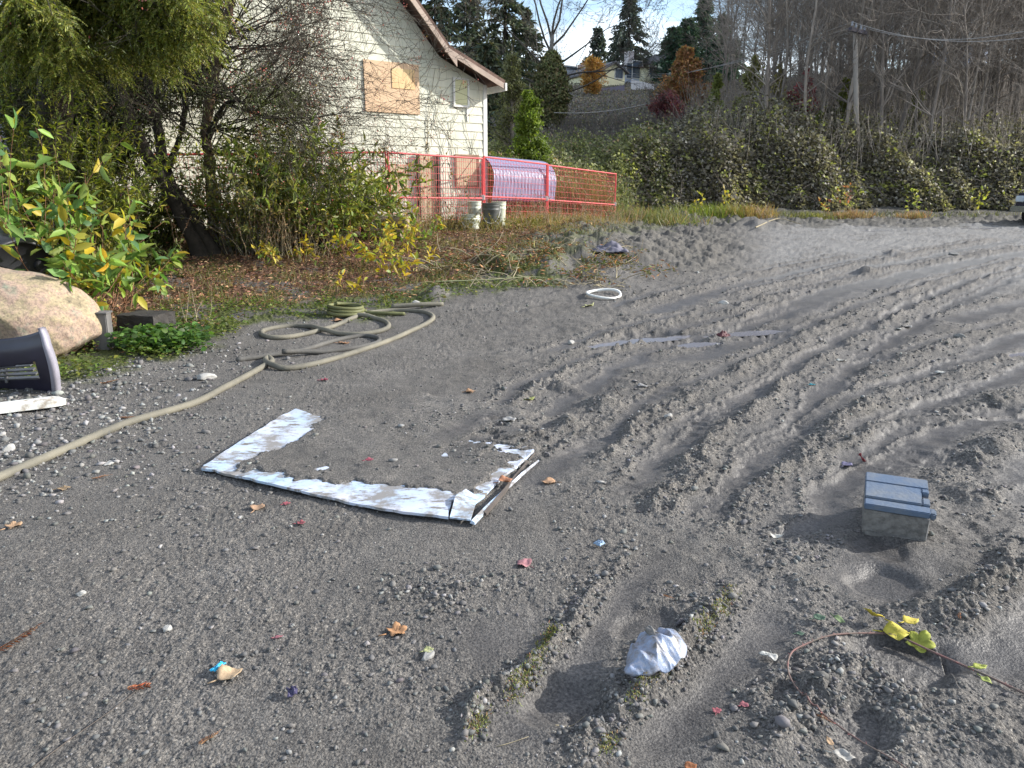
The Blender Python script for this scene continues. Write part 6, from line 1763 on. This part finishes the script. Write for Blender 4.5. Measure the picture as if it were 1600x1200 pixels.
# --- the bare wood on the right
def bare_tree(seed, H):
    r = random.Random(seed); S = Segs(); tips = []
    pts = limb(S, r, (0, 0, -.5), (r.gauss(0, .05), r.gauss(0, .05), 1), H, .0062 * H, 12, .05, (0, 0, .04), .22)
    for i, q in enumerate(pts[2:-1]):
        for _ in range(r.randint(3, 5)):
            twigs(S, tips, r, q[0], (r.gauss(0, 1), r.gauss(0, 1), r.uniform(.5, 1.4)), H * r.uniform(.12, .25), q[2] * .45, 2, 5, .55, .15, (0, 0, .05), .6, 4, .0075)
    return S
M_ALDER = mat("alder_bark", (.24, .208, .18), .9, .45, 1.5, 0)
M_ALDER2 = mat("alder_bark_pale", (.33, .29, .25), .9, .4, 1.2, 0)
protos = []
wl_lab = "slender bare alder with fine grey twigs in the dense wood on the slope"
for s in range(7):
    S = bare_tree(300 + s, 12 + s * .5)
    root = empty("alder_tree", (0, 0, 0), wl_lab, "tree", "bare alders in the wood")
    A = np.array(S.A); k = np.arange(len(A)) < 12
    V, F = tubes(A[k], np.array(S.B)[k], np.array(S.ra)[k], np.array(S.rb)[k], 6); np_mesh("trunk", V, F, (M_ALDER, M_ALDER2)[s % 2], root, True)
    V, F = tubes(A[~k], np.array(S.B)[~k], np.array(S.ra)[~k], np.array(S.rb)[~k], 3); np_mesh("twigs", V, F, (M_ALDER, M_ALDER2)[(s + 1) % 2], root)
    protos.append(root)
r = random.Random(88); used = set(); cnt = 0
spots = []
while len(spots) < 280:
    Y = 33 + 62 * r.random() ** 1.25
    px = r.uniform(1095, 1720)
    if px < 1170 and Y < 60: continue
    if px < 1240 and r.random() < .35: continue
    if abs(px - 1326) < 26 and Y < 46 and r.random() < .8: continue
    x = px_at(px, Y)
    if any((x - q[0]) ** 2 + (Y - q[1]) ** 2 < 1.2 for q in spots): continue
    spots.append((x, Y))
for i, (x, Y) in enumerate(spots):
    p = protos[i % 7]; sc = r.uniform(.75, 1.25)
    loc = Vector((x, Y, zB(x, Y))); rz = r.uniform(0, 6.28)
    if i < 7: p.location, p.rotation_euler, p.scale = loc, (0, 0, rz), (sc,) * 3
    else: copy_tree(p, loc, rz, sc)
r2 = random.Random(99)     # a few behind the houses and the bank
for px, Y, sc, lab in ((875, 70, .6, "small bare tree among the grey houses right of the ivy-clad tree"), (990, 140, .8, "bare tree far behind the blue-grey house"), (1140, 100, .9, "bare tree behind the short fir on the hill"), (1165, 90, 1.0, "bare tree at the left end of the grey wood"), (780, 70, 1.1, "bare tree between the house eave and the huge conifer"), (838, 60, .6, "short bare tree just left of the ivy-clad trunk")):
    copy_tree(protos[r2.randrange(7)], hill_at(px, Y), r2.uniform(0, 6), sc, lab)
# brushwood: whips and saplings under the wood
S = Segs(); r = random.Random(61)
for _ in range(6500):
    Y = 31 + 34 * r.random() ** 1.3; px = r.uniform(1060, 1720); x = px_at(px, Y)
    h = r.uniform(1.2, 4.2)
    limb(S, r, (x, Y, zB(x, Y)), (r.gauss(0, .22), r.gauss(0, .2), 1), h, r.uniform(.008, .018), 5, .14, (0, 0, 0), .3)
tag(S.build("brushwood", M_ALDER2, n=3), "dense pale grey brushwood under the bare trees", "undergrowth", kind="stuff")
S = Segs(); r = random.Random(62)
for _ in range(9500):
    Y = 34 + 20 * r.random(); px = r.uniform(862, 1150); x = px_at(px, Y)
    h = r.uniform(.7, 2.1) * (1 - .5 * (Y - 34) / 30)
    limb(S, r, (x, Y, zB(x, Y)), (r.gauss(0, .6), r.gauss(0, .5), .8), h, r.uniform(.010, .018), 5, .2, (0, 0, -.03), .3)
tag(S.build("bank_scrub", M_TWIG, n=3), "dark tangled scrub covering the bank below the hill houses", "undergrowth", kind="stuff")
x, y = RNG.uniform(-.02, .62, 90000), 32 + 70 * RNG.uniform(0, 1, 90000) ** 1.4
x = x * y
z = zbase(x, y) + RNG.uniform(.0, 1.0, len(x)) * (1 - .85 * sm(y, 44, 58)) * (.5 + .8 * np.abs(fbm(x * .3, y * .3, 3, 150)))
o = leaf_obj("slope_ivy", np.stack([x, y, z], 1), rnd_dirs(len(x), -.2), rnd_dirs(len(x), .8) + [0, -.4, 0], RNG.uniform(.10, .24, len(x)), .12, [(.20, .175, .14), (.26, .23, .19), (.13, .115, .095), (.29, .25, .18), (.24, .24, .10)], M_DRY, None, 'fold', [4, 4, 4, 2, 1])
tag(o, "low dull leaves and litter covering the wooded slope", "undergrowth", kind="stuff")
# ---------------------------------------------------------------- fallen leaves, sprigs, vine
def pointed(n=14, k=.5):
    t = np.linspace(0, 1, n)
    w = np.sin(np.pi * t ** .75) ** 1.1 * k
    return np.c_[np.r_[t, t[-2:0:-1]] - .5, np.r_[w, -w[-2:0:-1]]]
def lobed(lobes=5, depth=.34):
    a = np.linspace(-np.pi, np.pi, 60, endpoint=False)
    r_ = .5 * (1 - depth * (1 - np.abs(np.cos(a * lobes / 2))) ** 1.1) * (1 - .15 * (np.abs(a) > 2.6))
    return np.c_[r_ * np.cos(a), r_ * np.sin(a)]
LEAF_MATS = {}
def fallen(px, py, size, colr, rot, label, shape='pointed', curl=.22, lift=.006, cat="leaf", name="fallen_leaf", tone=.5, stalk=True, group="fallen leaves on the mud", wid=1.0, z0=None, tilt=(0, 0)):
    p = GD(px, py)
    if z0: p.z += z0
    O = pointed() if shape == 'pointed' else lobed()
    O = O * [size, size * wid]
    r_ = np.random.default_rng(int(px * 7 + py))
    bm = bmesh.new()
    n = len(O)
    rings = []
    for f_ in (1.0, .66, .33):
        ring = []
        for (x, y) in O * f_:
            q = np.hypot(x, y) / size
            zz = curl * size * (1.3 * (y / size) ** 2 * 2 + .5 * (x / size) ** 2 * 2) + .035 * size * r_.normal() * f_ * .5 + .05 * size * math.sin(x / size * 8 + y / size * 5 + px)
            ring.append(bm.verts.new((x, y, zz)))
        rings.append(ring)
    cv = bm.verts.new((0, 0, 0))
    for a_, b_ in zip(rings[:-1], rings[1:]):
        for i in range(n): bm.faces.new((a_[i], a_[(i + 1) % n], b_[(i + 1) % n], b_[i]))
    for i in range(n): bm.faces.new((rings[-1][i], rings[-1][(i + 1) % n], cv))
    if stalk:
        a_ = [bm.verts.new(v) for v in ((-.5 * size, -.01 * size, 0), (-.5 * size, .01 * size, .004), (-.85 * size, .05 * size, .004), (-.85 * size, .035 * size, 0))]; bm.faces.new(a_)
    key = tuple(colr)
    if key not in LEAF_MATS:
        LEAF_MATS[key] = mat("dead_leaf", colr, .7, .4, 30, .25, 120, col2=tuple(c * tone for c in colr), bdist=.002)
    o = bm_obj(name, bm, LEAF_MATS[key], smooth=True)
    o.modifiers.new("thickness", 'SOLIDIFY').thickness = .0008
    o.location = p + Vector((0, 0, lift)); o.rotation_euler = (R(tilt[0]), R(tilt[1]), rot)
    return tag(o, label, cat, group)
fallen(818, 880, .070, (.40, .19, .20), 2.4, "large pinkish red leaf lying below the white sheet", wid=1.1)
fallen(620, 988, .080, (.44, .24, .12), .5, "orange-brown lobed leaf in the lower middle of the mud", 'lobed')
fallen(360, 1058, .085, (.48, .35, .22), .7, "curled tan leaf beside the bright blue plastic strip", wid=1.0, curl=.4)
fallen(404, 795, .085, (.42, .27, .17), 1.4, "brown leaf in front of the white sheet's left half", wid=.9, curl=.35)
fallen(22, 824, .075, (.46, .30, .18), 1.0, "tan leaf at the left edge under the hose", 'lobed')
fallen(735, 613, .085, (.42, .25, .14), .3, "orange-tan leaf on the mud between hose and ruts")
fallen(857, 753, .085, (.44, .27, .16), 3.0, "tan leaf just right of the splinter beside the sheet")
fallen(790, 762, .08, (.38, .18, .10), .4, "rusty leaf caught on the splinter", curl=.4, z0=.03)
fallen(796, 668, .10, (.36, .35, .33), .2, "grey papery leaf beyond the buried sheet", curl=.15)
fallen(1213, 836, .055, (.50, .49, .44), 1.3, "pale cupped leaf left of the battery", wid=1.2, curl=.5)
fallen(1345, 717, .085, (.34, .06, .07), 1.5, "dark red leaf stuck upright behind the battery", wid=.7, z0=.03, tilt=(60, 0))
fallen(1325, 722, .08, (.16, .15, .24), .6, "violet grey leaf beside the dark red one behind the battery", wid=.8)
fallen(828, 626, .11, (.34, .36, .12), .7, "narrow yellow-green leaf on a ridge past the sheet", wid=.45)
fallen(921, 478, .22, (.46, .46, .22), .9, "pale green corn-like leaf beside the white hoop", wid=.4, curl=.4)
fallen(530, 502, .14, (.38, .22, .13), .2, "brown leaf by the coiled garden hose")
fallen(538, 537, .14, (.40, .22, .12), 0, "rusty brown leaf inside the hose loop", wid=.6)
fallen(1005, 604, .10, (.30, .29, .28), .3, "flat grey leaf among the middle ruts")
fallen(1418, 508, .14, (.28, .275, .26), .1, "grey leaf lying on a rut below the russet grass", wid=.7)
fallen(1470, 580, .13, (.46, .46, .42), .2, "pale leaf far right in the curving ruts", wid=.6)
fallen(1315, 562, .11, (.42, .42, .38), .1, "pale leaf in the ruts above and left of the battery", wid=.6)
fallen(670, 1020, .038, (.44, .46, .22), .4, "small yellow-green leaf chip near the orange-brown leaf", wid=1.0)
fallen(1080, 1197, .04, (.30, .12, .05), .4, "small reddish leaf at the bottom edge", wid=.9)
fallen(100, 765, .07, (.34, .24, .14), .4, "brown leaf fragment just below the hose at the left", wid=.7)
fallen(172, 724, .07, (.44, .36, .27), .1, "buff leaf lying on the left gravel", wid=.6)
fallen(448, 790, .04, (.36, .10, .12), .7, "tiny crimson leaf just right of the brown leaf before the sheet", 'lobed')
fallen(506, 595, .07, (.32, .07, .10), .2, "small crimson star leaf on the mud below the hose loop", 'lobed')
fallen(578, 738, .05, (.34, .08, .11), .5, "small crimson leaf on the mud covering the sheet", 'lobed', z0=.02)
fallen(470, 820, .045, (.30, .09, .10), .3, "small dark crimson leaf in front of the sheet's long edge", 'lobed')
fallen(1120, 1105, .030, (.34, .10, .12), 1.2, "small red leaf on the smooth mud right of the crumpled plastic", 'lobed')
fallen(1163, 1100, .030, (.32, .11, .13), .4, "small red leaf left of the thorny vine", 'lobed')
fallen(436, 997, .035, (.33, .13, .15), .5, "narrow dusky red leaf above the bright blue strip", wid=.5)
fallen(1270, 600, .06, (.05, .25, .30), .3, "tiny teal scrap of leaf in the right ruts", wid=.8)
# brown cedar sprigs
def sprig(px, py, L, rot, label, colr=((.26, .10, .05), (.34, .15, .07), (.20, .08, .045)), n=26):
    p = GD(px, py); r_ = random.Random(int(px + py)); out = []
    spray((0, 0, .008), (math.cos(rot), math.sin(rot), .02), (0, 0, 1), L, L * .27, out, r_, n, .05)
    root = empty("cedar_sprig", p + Vector((-math.cos(rot) * L / 2, -math.sin(rot) * L / 2, .004)), label, "cedar sprig", "brown cedar sprigs on the mud")
    P = np.array([o_[0] for o_ in out]); D = np.array([o_[1] for o_ in out]); D[:, 2] = np.abs(D[:, 2]) * .3
    leaf_obj("leaflets", P, D, np.tile([[0, 0, 1.]], (len(P), 1)) + RNG.normal(size=(len(P), 3)) * .2, np.array([o_[2] for o_ in out]), L * .028, colr, M_DRY, root, 'fold')
    V, F = tubes([P[0]], [P[-1]], [L * .012], [L * .006], 5); np_mesh("stem", V, F, M_TWIG_DARK, root)
sprig(228, 1077, .12, .25, "rust-red cedar sprig lying across the long twig", ((.34, .10, .05), (.42, .16, .08), (.26, .08, .04)))
sprig(34, 1008, .15, .75, "larger brown cedar sprig at the lower left edge")
sprig(322, 1158, .075, 1.5, "small tan cedar sprig near the bottom edge", ((.38, .20, .10), (.30, .16, .08)))
sprig(1286, 1120, .085, -.5, "brown cedar sprig on the thorny vine's lower end", ((.36, .18, .10), (.42, .24, .14), (.28, .13, .08)))
sprig(1043, 936, .05, -.8, "tiny orange cedar sprig beyond the crumpled plastic", ((.42, .20, .08), (.36, .16, .06)), 14)
sprig(1495, 972, .05, 1.4, "tiny orange cedar sprig right of the yellow vine leaves", ((.40, .20, .10), (.34, .15, .08)), 14)
sprig(170, 600, .16, .4, "rusty cedar sprig on the gravel beside the green margin", ((.30, .15, .09), (.36, .20, .12)))
sprig(200, 654, .13, .1, "rusty cedar sprig on the gravel above the hose", ((.30, .15, .09), (.36, .20, .12)))
sprig(158, 748, .10, .7, "rusty cedar sprig below the buff leaf", ((.30, .15, .09), (.36, .20, .12)))
# twigs and straws
def stick(pts, rad, m, label, cat="twig", name="fallen_twig", lift=.004):
    q = np.array([list(GD(*p)) for p in pts]); q[:, 2] += lift + rad
    tag(path_tube(name, smooth_path(q, .02), np.linspace(rad, rad * .5, len(smooth_path(q, .02))), m, n=6), label, cat, "twigs and straws on the mud")
stick([(48, 1205), (110, 1158), (180, 1108), (235, 1065), (266, 1045)], .0016, mat("dull_twig", (.12, .10, .085), .9, .3, 10, 0), "long thin dark twig under the rust-red sprig")
stick([(776, 1166), (800, 1158), (826, 1148)], .0014, M_STRAW, "short pale straw beside the mossy ridge")
stick([(868, 1130), (893, 1112), (918, 1090)], .0015, M_STRAW, "pale straw leaning out of the mud hollow")
stick([(680, 447), (760, 446), (830, 442), (872, 444)], .011, mat("pale_green_stalk", (.36, .37, .20), .8, .3, 4, 0), "long pale green stalk lying along the front of the debris mound", lift=.05)
stick([(960, 610), (966, 622), (972, 632)], .006, M_DARKWOOD, "short dark stick poking from the mud beyond the sheet", lift=.03)
stick([(1180, 362), (1215, 352), (1250, 356)], .02, M_STRAW, "pale stick on the far mud heap", lift=.1)
# thorny vine
VINE = [(1640, 1100), (1600, 1085), (1540, 1052), (1470, 1018), (1405, 990), (1368, 986), (1300, 998), (1252, 1014), (1234, 1030), (1231, 1058), (1248, 1085), (1285, 1120), (1340, 1160), (1400, 1198), (1440, 1225)]
p0 = GD(1350, 1050)
root = empty("bramble_vine", p0, "reddish thorny vine with yellow and green leaves curling over the mud below the battery", "vine")
q = np.array([list(GD(*p)) for p in VINE])
q[:, 2] = np.maximum(q[:, 2] + .008, np.convolve(np.pad(q[:, 2], 2, mode='edge'), np.ones(5) / 5, 'valid') + .012)
sp = smooth_path(q, .012)
sp[:, 2] = np.maximum(sp[:, 2], ground(sp[:, 0], sp[:, 1])[0] + .004)
inv_v = Matrix.Translation(p0).inverted()
def on_vine(o): o.parent = root; o.matrix_parent_inverse = inv_v; return o
on_vine(path_tube("stem", sp, np.linspace(.0042, .0024, len(sp)), mat("vine_stem", (.13, .115, .095), .8, .4, 18, .1, col2=(.19, .10, .09)), n=7))
A, B_ = [], []
rr_ = random.Random(2)
for i in range(6, len(sp) - 3, 4):
    d = rvec(rr_); d[2] = abs(d[2]); A.append(sp[i]); B_.append(sp[i] + nrm(d) * .010)
V, F = tubes(A, B_, np.full(len(A), .0016), np.full(len(A), .0002), 4)
on_vine(np_mesh("thorns", V, F, mat("thorn_red", (.40, .14, .13), .7, .3, 14, 0)))
def vleaf(px, py, size, colr, rot, label, wid=1.0, curl=.25, z0=.015, shape='pointed', tilt=(0, 0)):
    o = fallen(px, py, size, colr, rot, None, shape, curl, name="vine_leaf", wid=wid, z0=z0, group=None, tilt=tilt)
    for k in ("category", "group"):
        if k in o: del o[k]
    o["label"] = label
    return on_vine(o)
vleaf(1362, 972, 0.084, (.55, .43, .05), 2.2, "bright yellow upright leaf", .8, z0=.03, tilt=(35, 0))
vleaf(1402, 986, 0.101, (.48, .42, .06), -.1, "yellow leaf with green tinge", .75, z0=.02, tilt=(15, 0))
vleaf(1438, 998, 0.101, (.34, .36, .06), -.7, "torn yellow-green leaf", .95, shape='lobed', z0=.02, tilt=(25, 0))
vleaf(1422, 984, 0.068, (.60, .48, .08), .3, "small yellow leaf", .8, z0=.03)
vleaf(1280, 973, .050, (.09, .15, .10), .2, "dark green leaf", .9, z0=.01)
vleaf(1310, 982, .055, (.14, .20, .09), -1.2, "green folded leaf", .6, curl=.5, z0=.02)
vleaf(1250, 996, .035, (.10, .16, .11), .1, "small dark green leaf", .6)
vleaf(1195, 1022, .045, (.50, .50, .46), 2.9, "pale grey underside leaf pointing away from the stem", .6, z0=.01)
vleaf(1208, 1030, .045, (.52, .51, .47), -1.6, "pale grey underside leaf pointing down", .7, z0=.01)
vleaf(1530, 1050, .050, (.36, .40, .08), .1, "yellow-green leaf near the thick end", .7, z0=.03)
vleaf(1540, 1070, .040, (.28, .33, .08), -1.2, "small green leaf below the stem", .7, z0=.02)
vleaf(1318, 1186, .060, (.42, .40, .36), -.4, "pale curled leaf by the lower end", .75, curl=.4)
vleaf(1295, 1165, .04, (.44, .30, .18), 1.6, "tan shrivelled leaf", .5, curl=.5)
# branches and roots dumped on the debris mound
S = Segs(); r = random.Random(71)
for _ in range(300):
    px, py = r.uniform(665, 985), r.uniform(385, 455)
    p = GD(px, py)
    a = r.uniform(0, 6.28)
    limb(S, r, np.array(p) + (0, 0, .02), (math.cos(a), math.sin(a), r.uniform(-.1, .9)), r.uniform(.15, .7), r.uniform(.003, .010), 5, .18, (0, 0, -.12), .4)
tag(S.build("brush_debris", M_STRAW, n=4), "dead stalks and roots dumped on the mud mound", "debris", kind="stuff")
x, y = scatter(9000, -1.6, 3.2, 10.5, 14.8, lambda x, y: sm(fbm(x * 1.4, y * 1.4, 3, 160), .0, .3) * (1 - sm(np.hypot((x - .6) / 2.3, (y - 12.6) / 2.2), .6, 1)))
z = ground(x, y, False)[0]
o = leaf_obj("torn_weeds", np.stack([x, y, z + RNG.uniform(0, .10, len(x))], 1), np.c_[RNG.normal(size=(len(x), 2)), RNG.uniform(-.2, .8, len(x))], rnd_dirs(len(x), .6), RNG.uniform(.05, .14, len(x)), .02, [(.30, .14, .07), (.36, .19, .10), (.12, .14, .035), (.09, .11, .03), (.26, .22, .10)], M_DRY, None, 'fold')
tag(o, "torn rusty and green weeds on the debris mound", "debris", kind="stuff")
# moss on the crests of the two near ridges
P = []
for line, n in (([(795, 1090), (830, 1050), (858, 1000), (866, 985)], 900), ([(735, 1150), (760, 1115)], 200), ([(1085, 1000), (1120, 962), (1144, 925)], 500), ([(980, 1105), (1010, 1075), (1050, 1035)], 260), ([(940, 1175), (960, 1150)], 120)):
    for a, b in zip(line[:-1], line[1:]):
        for _ in range(n // (len(line) - 1)):
            t = r.random(); P.append(G(a[0] + (b[0] - a[0]) * t + r.gauss(0, 7), a[1] + (b[1] - a[1]) * t + r.gauss(0, 7))[:2])
P = np.array(P); z = ground(P[:, 0], P[:, 1])[0]
o = leaf_obj("moss", np.c_[P, z], np.c_[RNG.normal(size=(len(P), 2)) * .6, np.ones(len(P))], rnd_dirs(len(P)), RNG.uniform(.006, .016, len(P)), .004, [(.22, .24, .08), (.28, .27, .12), (.16, .18, .06), (.34, .19, .11)], M_DRY, None, 'fold', [4, 3, 3, 2])
tag(o, "thin moss and rusty scraps along the crests of the near ridges", "moss", kind="stuff")
